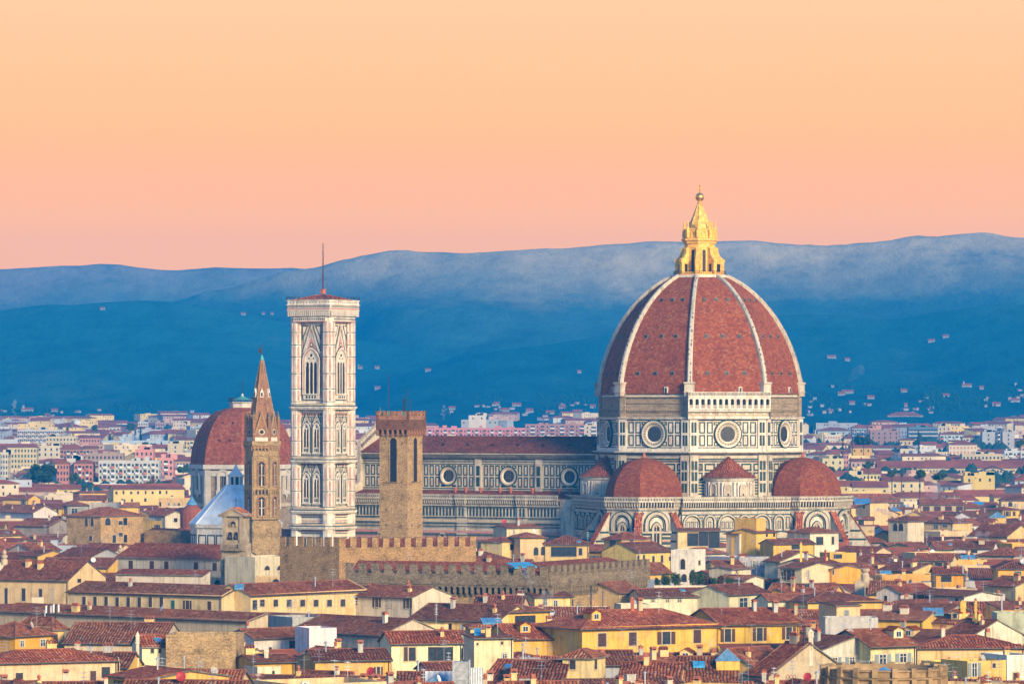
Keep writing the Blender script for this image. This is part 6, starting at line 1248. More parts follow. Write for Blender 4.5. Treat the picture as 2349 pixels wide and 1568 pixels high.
Ap(5, 70, 335, 655, 860, 21, AY, 'yellow-green apartment house with green shutters under a low red roof', 'hip', 9, 6, 14, yr=632, win='g', ref='the yellow house with green shutters')
Ap(5, 338, 550, 645, 765, 20, (.80, .70, .48), 'cream apartment block with bare end walls right of the green-shuttered yellow one', cols=4, rows=4)
Ap(5, 552, 760, 668, 765, 20, AB, 'brown-pink apartment house with a broad red roof', 'hip', 7, 4, 16, yr=630, balc=1)
Ap(5, 762, 885, 668, 770, 20, (.55, .34, .25), 'second brown-pink apartment house with a red roof, nearer the green hoarding', 'gx', 4, 4, 14, yr=648, balc=2)
Ap(5, 800, 1128, 715, 800, 20, (.50, .36, .27), 'low brown office block with a flat grey roof behind the long balcony block', cols=9, rows=3)
Ap(5, 0, 72, 705, 965, 21, (.82, .72, .5), 'tall cream apartment slab cut by the left edge', cols=3, rows=7, ref='the cream slab at the left edge')
Ap(5, 1538, 1680, 625, 712, 20, (.78, .66, .42), 'blank beige apartment block left of the plum dome', cols=1, rows=2)
Ap(5, 1682, 1835, 590, 710, 20, (.80, .68, .36), 'yellow apartment house with balconies touching the plum dome', 'gx', 5, 4, 14, yr=575, balc=1)
Ap(5, 1590, 1785, 780, 850, 14, (.62, .42, .28), 'brown house with a long purple roof left of the plum dome', 'gx', 7, 2, 14, yr=750, name='far_house', cat='far house')
Ap(5, 160, 575, 496, 556, 19, AW_, 'long pale apartment row with balconies far off at the left', cols=22, rows=4, balc=2)
Ap(5, 420, 700, 560, 640, 17, (.80, .68, .42), 'cream apartment house left of the white water tower', cols=9, rows=3)
Ap(5, 730, 915, 570, 620, 17, AP_, 'low red-brown apartment house right of the white water tower', 'gx', 7, 2, 14, yr=552)
Ap(5, 930, 1570, 600, 640, 9, (.62, .72, .76), 'long pale blue industrial shed roof', cols=1, rows=0, D=40, name='warehouse', cat='warehouse')
Ap(5, 1090, 1270, 562, 595, 11, (.60, .68, .72), 'arched grey industrial shed behind the long pale blue one', cols=1, rows=0, D=40, name='warehouse', cat='warehouse')
Ap(5, 0, 420, 590, 632, 9, (.78, .80, .78), 'long white industrial shed at the far left', cols=1, rows=0, D=40, name='warehouse', cat='warehouse')
Ap(5, 1425, 1560, 430, 500, 16, (.55, .38, .33), 'small brown-pink apartment block far left of the plum dome', cols=6, rows=3)
Ap(5, 1268, 1355, 425, 475, 16, AW_, 'pale pink apartment cube on the skyline left of the plum dome', cols=4, rows=3)
Ap(5, 1645, 1705, 435, 505, 17, (.80, .64, .5), 'narrow cream tower block near the brick chimney', cols=2, rows=3)
Ap(5, 1000, 1100, 470, 505, 16, AW_, 'small pale house among far trees right of the water tower', 'gx', 3, 2, 12, yr=460, name='far_house', cat='far house')
# right
Ap(6, 1585, 1872, 700, 815, 17, (.84, .76, .55), 'cream apartment house with two rows of red shutters on the right', 'hip', 8, 3, 16, yr=664, win='r', ref='the cream house with red shutters')
Ap(6, 590, 800, 730, 822, 15, (.86, .52, .10), 'bright orange-yellow gabled house on the right plain', 'gx', 3, 1, 14, yr=688, name='far_house', cat='far house', ref='the bright orange-yellow gabled house')
Ap(6, 785, 1080, 560, 715, 20, (.42, .27, .24), 'brown-purple office block with dark window slits', cols=5, rows=5, ref='the brown-purple office block')
Ap(6, 1175, 1475, 525, 680, 20, (.16, .26, .34), 'dark blue glass office block with balcony bands', cols=10, rows=6, win='d', ref='the dark glass office block')
Ap(6, 1475, 1600, 515, 665, 20, (.74, .62, .44), 'beige end tower of the dark glass office block', cols=3, rows=5)
Ap(6, 1925, 2052, 575, 760, 20, AG, 'left grey slab of the split office tower on the right', cols=1, rows=6, ref='the split grey office tower')
Ap(6, 2052, 2132, 560, 755, 20.5, (.20, .22, .26), 'dark glazed middle of the split grey office tower', cols=3, rows=7, balc=2)
Ap(6, 2132, 2250, 575, 760, 20, (.60, .58, .55), 'right pale slab of the split office tower', cols=1, rows=6)
Ap(6, 320, 482, 602, 692, 16, (.84, .80, .64), 'small white block with three rows of red windows right of the cathedral drum', cols=6, rows=3, win='r', ref='the white block with red windows')
Ap(6, 520, 598, 640, 692, 14, (.80, .72, .5), 'little cream house with red windows beside the thin cypresses', 'gx', 4, 2, 12, yr=630, win='r', name='far_house', cat='far house')
Ap(6, 600, 765, 530, 645, 19, (.45, .55, .62), 'blue-grey apartment block with a curved pale roof', 'hip', 7, 5, 16, yr=495, balc=1, ref='the blue-grey block')
Ap(6, 765, 870, 535, 640, 19, (.70, .36, .26), 'orange-brown end of the blue-grey apartment block', cols=3, rows=4)
Ap(6, 250, 600, 560, 600, 15, (.45, .58, .66), 'pale blue curved roof of a low hall right of the drum', 'hip', 6, 1, 20, yr=530, name='warehouse', cat='warehouse')
Ap(6, 960, 1322, 408, 460, 18, (.80, .66, .50), 'large cream villa block with a hipped roof on the far right skyline', 'hip', 12, 3, 18, yr=375, ref='the large cream villa block')
Ap(6, 1495, 1725, 598, 665, 17, (.66, .76, .72), 'pale green apartment house with balconies right of the dark glass block', 'hip', 6, 3, 14, yr=575, balc=1)
Ap(6, 1725, 1890, 628, 700, 16, (.74, .66, .5), 'grey-cream apartment house with a dark red hipped roof', 'hip', 5, 3, 14, yr=605, balc=2)
Ap(6, 862, 2360, 935, 1005, 12, (.74, .62, .42), 'very long barrack-like cream building with a continuous maroon roof', 'gx', 46, 2, 16, yr=872, name='barracks', cat='barracks', ref='the long barracks')
Ap(6, 1720, 2142, 800, 858, 16, (.72, .62, .40), 'long low beige block with square windows above the barracks', cols=11, rows=2)
Ap(6, 300, 515, 845, 978, 17, (.82, .70, .34), 'pale yellow flat-roofed block right of the drum', cols=3, rows=2, ref='the pale yellow flat block')
Ap(6, 515, 565, 790, 900, 18, AP_, 'narrow pink house behind the pale yellow flat block', 'gx', 2, 3, 14, yr=765)
Ap(6, 710, 890, 992, 1080, 13, (.84, .70, .32), 'yellow house with four tall windows and a blue glass roof', 'gx', 5, 1, 12, yr=945, name='far_house', cat='far house')
Ap(6, 912, 1330, 1072, 1195, 14, (.84, .70, .40), 'broad cream house with five green-shuttered windows right of the apse', 'gx', 5, 3, 16, yr=1032, win='g', name='far_house', cat='far house', ref='the broad cream house with green shutters')
Ap(6, 1735, 1850, 1020, 1100, 14, (.82, .60, .20), 'yellow house wing with one tall window, right side', cols=1, rows=1, name='far_house', cat='far house')
Ap(6, 1850, 2052, 1015, 1172, 14, (.84, .66, .22), 'yellow cube house with a tall window on the right', cols=2, rows=1, name='far_house', cat='far house', ref='the yellow cube house')
Ap(6, 1885, 2210, 985, 1105, 13, (.46, .54, .56), 'blue-grey gabled house with small square windows near the right edge', 'gy', 6, 2, 16, yr=925, name='far_house', cat='far house')
Ap(6, 2150, 2360, 765, 850, 16, (.76, .78, .74), 'white terraced house with red roofs at the right edge of the plain', cols=5, rows=2, balc=2)
Ap(6, 560, 720, 1010, 1075, 13, (.80, .66, .36), 'cream terrace house with a balustrade right of the pale yellow flat block', cols=3, rows=1, name='far_house', cat='far house')
Ap(6, 610, 965, 1130, 1185, 12, (.82, .66, .34), 'cream house with a green door under a purple roof right of the apse', 'gx', 5, 1, 14, yr=1080, name='far_house', cat='far house')
Ap(6, 1085, 1240, 655, 720, 14, (.80, .60, .30), 'orange-cream villa with four dark windows before the brown-purple office block', 'hip', 4, 1, 12, yr=640, name='far_house', cat='far house')
Ap(6, 1090, 1250, 745, 800, 13, (.84, .74, .5), 'cream gabled house in the smoke below the brown-purple office block', 'gy', 2, 1, 12, yr=712, name='far_house', cat='far house')
Ap(6, 590, 880, 870, 945, 14, (.66, .44, .34), 'pink-brown house with wide eaves left of the barracks', 'gx', 6, 2, 14, yr=848, name='far_house', cat='far house')
# centre, between the towers
Ap(2, 1240, 1470, 0, 40, 19, (1,1,1), 'x') if False else None
def D6(x): return (x-1819.2)/.2256
for i, (x0, x1, yt, c, lb, cl) in enumerate(((972, 1080, 981, (.78, .32, .30), 'pink-red apartment row with balconies seen over the nave roof', 12), (1080, 1205, 981, (.74, .30, .28), 'second pink-red apartment row over the nave roof, ending at the brown tower', 14), (1205, 1340, 972, (.50, .27, .22), 'tall brown apartment block over the nave roof near the drum', 12), (1340, 1369, 974, (.80, .66, .46), 'cream end slab between the brown block and the drum', 2))):
    Ap(6, D6(x0), D6(x1), (yt-860.3)/.2256, (1003-860.3)/.2256, 21, c, lb, cols=cl, rows=5, balc=2)
Ap(6, D6(1075), D6(1115), (952-860.3)/.2256, (985-860.3)/.2256, 30, (.80, .72, .62), 'white concrete factory tower over the nave roof', cols=2, rows=1, name='factory_tower', cat='tower')
Ap(6, D6(1058), D6(1142), (962-860.3)/.2256, (985-860.3)/.2256, 24, (.50, .52, .52), 'grey factory hall with a zigzag roof band over the nave roof', cols=7, rows=1, name='warehouse', cat='warehouse')
# water tower, tank, chimney, hoarding
Yw = 3900.0; wt = thing('water_tower', 'white round water tower with a conical cap on the left plain', 'water tower', (WX(176, Yw), Yw, ground_z(Yw))); k = Yw/F; zb = ground_z(Yw); zf = lambda y: WZ(y, Yw)-zb
mb = MB(); mb.lathe([(4.6*k, 0), (4.6*k, zf(979)), (7.6*k, zf(976)), (8.4*k, zf(972)), (8.4*k, zf(965)), (8.8*k, zf(964.5)), (.8*k, zf(961)), (.8*k, zf(959.5)), (.01, zf(959))], 20, m=0)
for i in range(4): mb.lathe([(4.75*k, zf(984+i*6)), (4.75*k, zf(983+i*6))], 20, m=1)
mb.build('tank', [M['white'], M['glass']], wt)
Ys_ = 2350.0; st = thing('silo', 'round beige storage tower below the dark umbrella pines', 'storage tower', (WX(54, Ys_), Ys_, ground_z(Ys_))); k = Ys_/F; mb = MB(); zt_ = WZ(1093, Ys_)-ground_z(Ys_)
mb.lathe([(11.5*k, 0), (11.5*k, zt_-.8), (12*k, zt_-.7), (12*k, zt_), (0.01, zt_+.1)], 24); p = PL(mb, (6*k, -10*k, 0), (.5, -.86, 0)); p.disc(0, zt_-1.2, .5, .3, 1, 10); mb.build('wall', [M['concrete'], M['dark']], st)
Yk = 4000.0; bc = thing('factory_chimney', 'thin brick factory chimney left of the plum dome', 'chimney', (WX(459, Yk), Yk, ground_z(Yk))); mb = MB(); mb.tube((0, 0, 0), (0, 0, WZ(950, Yk)-ground_z(Yk)), 1.3, 10, 0, .9); mb.build('stack', [M['brick']], bc)
Yf = 2330.0; fe = thing('green_hoarding', 'long green construction hoarding below the brick red apartment houses', 'hoarding', (WX(89, Yf), Yf, ground_z(Yf))); mb = MB(); k = Yf/F
GP = plain('green_hoarding_sheet', (.03, .40, .22), .7, var=.2, sc=.2)
hz0 = WZ(1126, Yf)-ground_z(Yf)
for i in range(14): mb.box(i*5.2*k, i*5.2*k+5.0*k, 0, .3, 0, hz0+2.6+.4*(i % 2), 0)
mb.build('panel', [GP], fe)
sg = thing('billboard', 'dark green graffitied board with pale letters above the green hoarding', 'hoarding', (WX(146, Yf+6), Yf+6, ground_z(Yf))); mb = MB(); bz = WZ(1115, Yf)-ground_z(Yf); mb.box(0, 50*k, 0, .4, 0, bz+4*k+1, 0); p = PL(mb, (0, 0, 0), (0, -1, 0))
mb.build('board', [plain('dark_green_sheet', (.04, .22, .15), .7)], sg)
mb = MB(); p = PL(mb, (0, 0, 0), (0, -1, 0)); x = 14*k; zt_ = bz-2.2*k; hgt = 3.4*k; wdt = 3.0*k; th = .7*k
def stroke(a0, b0, a1, b1): mb.bar((x+a0*wdt, -.1, zt_+b0*hgt), (x+a1*wdt, -.1, zt_+b1*hgt), .1, th, 0)
for ch in 'OBERS':
    for sgm in {'O': ((0, 0, 1, 0), (1, 0, 1, 1), (1, 1, 0, 1), (0, 1, 0, 0)), 'B': ((0, 0, 1, 0), (1, 0, 1, 1), (1, 1, 0, 1), (0, 1, 0, 0), (0, .5, 1, .5)), 'E': ((0, 0, 1, 0), (0, 0, 0, 1), (0, 1, 1, 1), (0, .5, .8, .5)), 'R': ((0, 0, 0, 1), (0, 1, 1, 1), (1, 1, 1, .5), (1, .5, 0, .5), (.3, .5, 1, 0)), 'S': ((0, 0, 1, 0), (1, 0, 1, .5), (1, .5, 0, .5), (0, .5, 0, 1), (0, 1, 1, 1))}[ch]: stroke(*sgm)
    x += 4.3*k
mb.build('graffiti', [M['white']], sg)
# ------------------------------------------------------------------ infill: the smaller houses between the ones above
LM_ = [('the square marble bell tower', 741, 950, (656, 600, 822, 1224), 1278), ('the spired tower', 600, 1100, (560, 800, 648, 1252), 1055), ('the square stone tower', 918, 1100, (862, 860, 972, 1236), 1020),
       ('the tall palace wall', 870, 1262, (642, 1232, 1095, 1290), 1000), ('the dark crenellated palace', 1150, 1320, (795, 1284, 1480, 1352), 925), ('the bell gable', 541, 1230, (505, 1160, 580, 1311), 990),
       ('the cathedral', 1500, 1100, (820, 960, 1945, 1232), 1212), ('the plum dome', 556, 1040, (437, 915, 660, 1145), 1540), ('the baptistery', 540, 1150, (447, 1060, 660, 1196), 1315), ('the planted roof terrace', 1590, 1330, (1500, 1310, 1692, 1352), 960), ('the round tower', 2027, 1550, (1883, 1525, 2172, 1575), 558)]
PROT = [(h['box'], h['Y'], h['fp']) for h in HOUSES]+[(b, Y, None) for _, _, _, b, Y in LM_]
LFP = [(WX(1530, 965), 968, 6), (WX(1580, 965), 968, 6), (WX(1640, 965), 968, 6), (WX(1675, 965), 968, 5), (53, 1268, 50), (40, 1290, 48), (0, 1300, 46), (-30, 1310, 46), (-54, 1289, 12), (WX(601, 1060), 1060, 6), (WX(920, 1027), 1027, 6), (WX(556, 1565), 1565, 24), (WX(541, 1335), 1335, 17), (WX(541, 1002), 1002, 5), (WX(2027, 568), 568, 9)]
for a, b in zip(wa, wa[1:]): LFP += [((a.lerp(b, t)).x, (a.lerp(b, t)).y+3, 5) for t in (0, .25, .5, .75, 1)]
for a, b in ((b0, b1_), (b1_, b2_)): LFP += [((a.lerp(b, t)).x, (a.lerp(b, t)).y+2, 4) for t in (0, .12, .25, .37, .5, .62, .75, .87, 1)]
def sat(P, Q):
    for S in (P, Q):
        for i in range(4):
            e = S[(i+1) % 4]-S[i]; nx, ny = -e.y, e.x
            a = [p.x*nx+p.y*ny for p in P]; b = [p.x*nx+p.y*ny for p in Q]
            if max(a) < min(b) or max(b) < min(a): return False
    return True
MASK = np.zeros((800, 1200), bool)       # half-size picture: what is already covered, filled from near to far
def mk(b): return slice(max(0, int(b[1]/2)), 790), slice(max(0, int(b[0]/2)), max(0, int(b[2]/2)))
rf = random.Random(11); order = sorted(PROT, key=lambda q: q[1]); oi = 0; FILL = []; placed = []
Yc_ = 560.0
while Yc_ < 4500:
    while oi < len(order) and order[oi][1] <= Yc_:
        b = order[oi][0]; MASK[slice(max(0, int(b[1]/2)+1), min(790, int(b[3]/2)) if order[oi][1] > 1200 else 790), slice(max(0, int(b[0]/2)), max(0, int(b[2]/2)))] = True; oi += 1
    far_ = Yc_ > 1750; hw = 1190*Yc_/F+75; x = -hw-rf.uniform(0, 8)
    while x < hw:
        W = rf.uniform(7, 17) if not far_ else rf.choice((rf.uniform(9, 16), rf.uniform(12, 34))); D = rf.uniform(7, 11.5) if not far_ else rf.uniform(9, 14); yaw = R(rf.choice((-38, -30, -24, -12, 0, 10, 22, 34, 45))+rf.uniform(-5, 5))
        A = Vector((x, Yc_+rf.uniform(-4, 4), 0)); B = A+Vector((math.cos(yaw), math.sin(yaw), 0))*W; x += W*rf.uniform(.5, .8)
        fp = foot(A, B, D); cxm = sum(p.x for p in fp)/4; cym = sum(p.y for p in fp)/4
        sx = [scr(p, 15)[0] for p in fp]; x0, x1 = min(sx), max(sx); yn = min(p.y for p in fp)
        off = x1 < -4 or x0 > 2353
        if any(math.hypot(cxm-u, cym-v) < r_+W*.5 for u, v, r_ in LFP): continue
        if yn > 2700 and rf.random() < (yn-2700)/1700*(1.25 if vnoise(np.array([cxm]), np.array([cym*.6]), 170)[0] < .5 else .45): continue
        g = ground_z(yn); rise = rf.uniform(1.2, 2.5); top = g+rf.gauss(15.5, 1.8) if not far_ else g+(rf.uniform(9, 15) if W < 17 else rf.uniform(12, 22))
        ok = True
        for b, Y, f2 in PROT:
            if b[2] < x0+2 or b[0] > x1-2: continue
            if Y > yn: top = min(top, WZ(b[3]-1.5, yn))
            if f2 is not None and abs(Y-cym) < 60 and sat(fp, f2): ok = False; break
        if not ok or top-g < 5.5: continue
        if any(abs(q[0][0].y-cym) < 50 and sat(fp, q[0]) for q in placed[-220:]): continue
        yt = HY+(CH-top)*F/yn; bx = (x0, yt, x1, yt+60*900/yn)
        sub = MASK[max(0, int(yt/2)):int(bx[3]/2)+1, max(0, int(x0/2)):max(0, int(x1/2))]; vis = sub.size-int(sub.sum())
        hid = off or (vis < 5 and Yc_ > 1600 and rf.random() < .5)
        if vis < (70 if not far_ else 5) and not hid: continue
        flat = rf.random() < (.12 if not far_ else (.3 if W > 17 else .1)); roof = 'flat' if flat else rf.choice(('gx', 'gx', 'hip', 'gy', 'gx', 'shed'))
        if roof == 'gy' and W > 11: roof = 'gx'
        if not hid: MASK[max(0, int(yt/2)+1):790, max(0, int(x0/2)):max(0, int(x1/2))] = True
        col = rf.choice(((CR, 'cream'), (PY, 'pale yellow'), (YE, 'yellow'), (YE, 'yellow'), (WT, 'white'), (GY, 'grey'), (BG, 'beige'), (CR, 'cream'), (OR, 'orange'), ((.70, .64, .5), 'grey-cream'))) if not far_ else rf.choice((((.78, .72, .6), ''), ((.8, .66, .42), ''), ((.66, .44, .36), ''), ((.74, .74, .72), ''), ((.8, .6, .3), ''), ((.70, .60, .5), '')))
        placed.append((fp, top)); FILL.append(dict(A=A, B=B, D=D, top=top, rise=rise if roof != 'flat' else 0, roof=roof, col=col, vis=vis, x=(x0+x1)/2, y=yt+10, far=far_ or hid, W=W, g=g, Y=yn))
    Yc_ += 4.0 if Yc_ < 900 else 6 if Yc_ < 1750 else 14
REFS = [(n, x, y, b) for n, x, y, b, Y in LM_]+[(h['ref'], h['x'], h['y'], h['box']) for h in HOUSES if h['ref'].startswith('the ')]
near_f = sorted([f for f in FILL if not f['far']], key=lambda f: -f['vis']); nman = sum(1 for o in bpy.data.objects if o.get('category') == 'house')
KEEP = near_f[:max(0, 296-nman)]; REST = near_f[len(KEEP):]+[f for f in FILL if f['far']]
used = set(o['label'] for o in bpy.data.objects if 'label' in o)
ROOFW = {'gx': 'gabled', 'gy': 'gable-fronted', 'hip': 'hip-roofed', 'shed': 'lean-to', 'flat': 'flat-topped'}
def relation(f, k=0):
    c = sorted(REFS, key=lambda q: math.hypot((f['x']-q[1])/1.0, (f['y']-q[2])*1.6))[k]; dx, dy = f['x']-c[1], f['y']-c[2]
    hw = (c[3][2]-c[3][0])/2
    if abs(dx) > hw: return ('right of ' if dx > 0 else 'left of ')+c[0]
    return ('in front of ' if dy > 0 else 'behind ')+c[0]
STY = [('p', 'small framed windows'), ('b', 'brown shutters'), ('G', 'green shutters'), ('c', 'closed brown shutters'), ('w', 'white windows'), ('B', 'grey shutters'), ('n', 'dark openings')]
for i, f in enumerate(KEEP):
    rr = random.Random(500+i); st, sw = rr.choice(STY); e = f['top']-f['rise']; ws = []; W = f['W']
    hv = e-f['g']; n = max(1, int(W/3.0)); 
    if hv > 4:
        for j in range(n):
            if rr.random() < .75: ws.append(((j+.5)*W/n+rr.uniform(-.3, .3), 0, e-2.5+rr.uniform(-.15, .15), 0, rr.choice((.9, 1.0)), rr.choice((1.3, 1.5)), st))
        for q in (.3, .7):
            if rr.random() < .55: ws.append((W, f['D']*q, e-2.5, math.pi/2, .9, 1.4, 'p'))
        if hv > 8:
            for j in range(n):
                if rr.random() < .5: ws.append(((j+.5)*W/n, 0, e-5.4, 0, .9, 1.4, st))
    size = 'small ' if W < 9 else 'long ' if W > 14 else ''
    cand = []
    for k in range(6):
        r1 = relation(f, k)
        cand += [f"{size}{f['col'][1]} {ROOFW[f['roof']]} house {r1}"] if k < 2 else []
        cand += [f"{size}{f['col'][1]} {ROOFW[f['roof']]} house with {sw} {r1}"]
    for k in range(1, 6): cand.append(f"{f['col'][1]} {ROOFW[f['roof']]} house {relation(f)} and {relation(f, k)}")
    lab = next((c for c in cand if c not in used and len(c.split()) <= 16), None)
    if lab is None: REST.append(f); continue
    used.add(lab); make_house(f['A'], f['B'], f['D'], e, f['rise'], f['roof'], f['col'][0], lab, 'house', 'house', ws, 6 if f['Y'] < 800 else 4 if f['Y'] < 1100 else 2, seed=900+i, group='roofs of the old town')
# everything smaller and farther as one mass
mb = MB(); FM = [plain('far_cream', (.66, .54, .36), .9, sc=.1), plain('far_white', (.60, .59, .55), .9, sc=.1), plain('far_pink', (.52, .34, .26), .9, sc=.1), plain('far_yellow', (.70, .52, .20), .9, sc=.1), plain('far_grey', (.40, .43, .46), .9, sc=.1), ATR, M['glass'], M['soot'], M['copper']]
for i, f in enumerate(REST):
    rr = random.Random(i); d = (f['B']-f['A']); ang = math.atan2(d.y, d.x); e = f['top']-f['rise']-f['g']; mb.T = Matrix.Translation((f['A'].x, f['A'].y, f['g']-.2)) @ Matrix.Rotation(ang, 4, 'Z'); W, D = f['W'], f['D']; k0 = len(mb.m)
    body(mb, W, D, e, f['rise'], f['roof']); c = rr.choice((0, 0, 0, 1, 2, 3, 3, 4))
    for q in range(k0, len(mb.m)): mb.m[q] = c
    if f['roof'] != 'flat': k0 = len(mb.m); roof_mesh(mb, W, D, e, f['rise'], f['roof'], .5); mb.m[k0:] = [{0: 5, 1: 7, 2: 5}[v] for v in mb.m[k0:]]
    else: mb.box(W*.3, W*.5, D*.3, D*.6, e-1, e+rr.uniform(.5, 2), c)
    p = PL(mb, (0, 0, 0), (0, -1, 0)); n = int(W/2.8)
    for j in range(max(1, min(6, int(e/3.2)))):
        z = e-(j+1)*3.1+.9
        for a in range(n):
            if z > .5 and rr.random() < .6: x = (a+.5)*W/n+rr.uniform(-.4, .4); w_ = rr.uniform(.3, .5); p.rect(x-w_, x+w_, z, z+rr.uniform(1.0, 1.5), .05, 6)
mb.T = None; tag(mb.build('distant_houses', FM), kind='stuff', label='mass of small distant houses across the plain', cat='houses')
print('FILL', len(FILL), 'kept', len(KEEP), 'rest', len(REST), 'manual', nman)
# ------------------------------------------------------------------ trees and shrubs
def leafmat(name, c1, c2):
    t = MT(name, .9, spec=.1); n = t.noise(t.obj(), .9, 4, .7); return t.out(t.ramp(n, [(.3, c1), (.7, c2)]))
LEAF = {'pine': leafmat('pine_foliage', (.018, .04, .022), (.05, .085, .04)), 'broad': leafmat('broad_foliage', (.035, .065, .02), (.10, .14, .04)), 'cypress': leafmat('cypress_foliage', (.012, .03, .02), (.035, .06, .03)), 'red': leafmat('reddish_foliage', (.07, .05, .03), (.16, .08, .05))}
def crown(mb, blobs, n, s, rr):
    for i in range(n):
        bx, by, bz, rx, rz = rr.choice(blobs); v = Vector((rr.gauss(0, 1), rr.gauss(0, 1), rr.gauss(0, 1))).normalized()*(rr.random()**.35)
        c = Vector((bx+v.x*rx, by+v.y*rx, bz+v.z*rz)); a = Vector((rr.gauss(0, 1), rr.gauss(0, 1), rr.gauss(0, .7))).normalized(); b = a.orthogonal().normalized(); b.rotate(Matrix.Rotation(rr.random()*6, 3, a)); k = s*rr.uniform(.6, 1.3)
        mb.poly([c-a*k, c+b*k*.6, c+a*k, c-b*k*.6], 0)
def tree(x, yt, yb, wpx, Y, kind, label, ht=None, group=None, rr=None, cat='tree', name=None):
    rr = rr or random.Random(int(x*7+yt)); z0 = ground_z(Y)-.2; top = WZ(yt, Y); h = top-z0; r = wpx/2*Y/F; X = WX(x, Y)
    nm = name or {'pine': 'umbrella_pine', 'cypress': 'cypress_tree', 'broad': 'broadleaf_tree', 'bare': 'bare_tree'}[kind]
    root = thing(nm, label, cat, (X, Y, z0), 0, group); mb = MB()
    ch = max((yb-yt)*Y/F, r*.8)
    if kind == 'pine': bl = [(rr.uniform(-.6, .6)*r, rr.uniform(-.6, .6)*r, h-ch*.45+rr.uniform(-.2, .2)*ch, r*.5, ch*.36) for _ in range(9)]; n = 900
    elif kind == 'cypress': bl = [(0, 0, h*(.15+.1*i), r*(1-.085*i), h*.1) for i in range(8)]+[(0, 0, h*.95, r*.2, h*.06)]; n = 500
    else: bl = [(rr.uniform(-.55, .55)*r, rr.uniform(-.5, .5)*r, h-ch*.5+rr.uniform(-.3, .3)*ch, r*.45, ch*.3) for _ in range(8)]; n = 900
    if kind != 'bare': crown(mb, bl, n, r*.16 if kind != 'cypress' else r*.3, rr); mb.build('crown', [LEAF.get(kind, LEAF['broad'])], root)
    mb = MB(); mb.tube((0, 0, 0), (0, 0, h-ch*.5), .32, 6, 0, .18)
    for i in range(7 if kind != 'bare' else 46):
        z = h-ch*rr.uniform(.3, 1.0); a = rr.random()*6.28; q = rr.uniform(.4, .95)*r; mb.tube((0, 0, z-ch*.2), (q*math.cos(a), q*math.sin(a), z+ch*rr.uniform(.05, .3)), .12, 4, 0, .04)
    mb.build('trunk', [M['trunk']], root); return root
for i, (x, yt, yb, w, Y, k, lb) in enumerate((
    (84, 1066, 1092, 34, 2200, 'pine', 'dark umbrella pine left of the brick red apartment house'), (112, 1063, 1095, 44, 2190, 'pine', 'widest dark umbrella pine touching the brick red apartment house'), (95, 1080, 1108, 50, 2180, 'pine', 'dark round tree under the two umbrella pines'),
    (170, 1084, 1103, 28, 2240, 'broad', 'dark bush-like tree in front of the wider brick red house'), (24, 1100, 1120, 36, 2150, 'broad', 'dark tree clump at the foot of the cream slab, left edge'), (336, 1106, 1130, 50, 2080, 'broad', 'big dark cedar-like tree before the right end of the long balcony block'),
    (352, 1083, 1112, 32, 2100, 'bare', 'bare winter tree with open branches before the long balcony block'), (388, 1096, 1112, 28, 2100, 'bare', 'second bare tree left of the plum dome'), (275, 1108, 1126, 30, 2060, 'bare', 'bare scrubby tree left of the big dark cedar-like tree'),
    (300, 970, 988, 22, 3700, 'broad', 'dark round tree far off left of the plum dome'), (322, 978, 992, 10, 3600, 'cypress', 'pointed dark cypress far off left of the plum dome'), (217, 973, 990, 16, 3650, 'broad', 'dark tree right of the white water tower'), (152, 979, 993, 14, 3600, 'broad', 'small dark tree left of the white water tower'),
    (332, 1014, 1026, 22, 2950, 'broad', 'rounded tree before the long pale blue shed'), (352, 1015, 1026, 24, 2940, 'broad', 'second rounded tree before the long pale blue shed'), (370, 1012, 1026, 10, 2930, 'cypress', 'cypress at the right end of the trees before the long pale blue shed'), (420, 1069, 1082, 28, 2300, 'broad', 'dark trees by the flags just left of the plum dome drum'),
    (1981, 1001, 1019, 48, 2700, 'pine', 'broad umbrella pine in front of the brown-purple office block'), (1934, 994, 1021, 9, 2650, 'cypress', 'thin cypress right of the white block with red windows'), (1955, 1000, 1019, 7, 2660, 'cypress', 'shorter thin cypress beside the broad umbrella pine'), (2107, 988, 1010, 12, 2720, 'cypress', 'tall cypress before the dark glass office block'),
    (1992, 1058, 1073, 30, 2180, 'broad', 'dark tree at the left end of the long barracks'), (1908, 1069, 1084, 20, 2120, 'broad', 'dark tree beside the pale yellow flat block'), (2110, 1078, 1097, 32, 1900, 'broad', 'dark round tree in front of the middle of the long barracks'), (2154, 1083, 1099, 38, 1890, 'broad', 'wide dark tree in front of the long barracks, right of the round one'), (2046, 1079, 1092, 26, 1930, 'broad', 'low tree in front of the left half of the long barracks'), (2068, 1081, 1092, 20, 1925, 'bare', 'bare tree in front of the long barracks'),
    (2340, 1005, 1026, 26, 2600, 'broad', 'dark tree at the right edge beside the split office tower'))): tree(x, yt, yb, w, Y, k, lb, group='trees of the plain')
GD = Hh(3, 1075, 846, 1560, 844, 844, 7, 'flat', (.72, .40, .26), 880, 'brick-red planted roof terrace in front of the pale tower house', Ze=13.2, deco=0, ref='the planted roof terrace') if False else None
Yq = 965.0; zq = WZ(1347, Yq); tr = thing('roof_terrace', 'white-walled planted roof terrace in front of the pale tower house', 'terrace', (WX(1500, Yq), Yq, 0)); wq = (1688-1500)*Yq/F; mb = MB(); mb.box(0, wq, 0, 7, 0, zq, 0); mb.box(0, wq, -.05, .12, zq, zq+.5, 0); mb.build('wall', [M['plaster']], tr, col=WT)
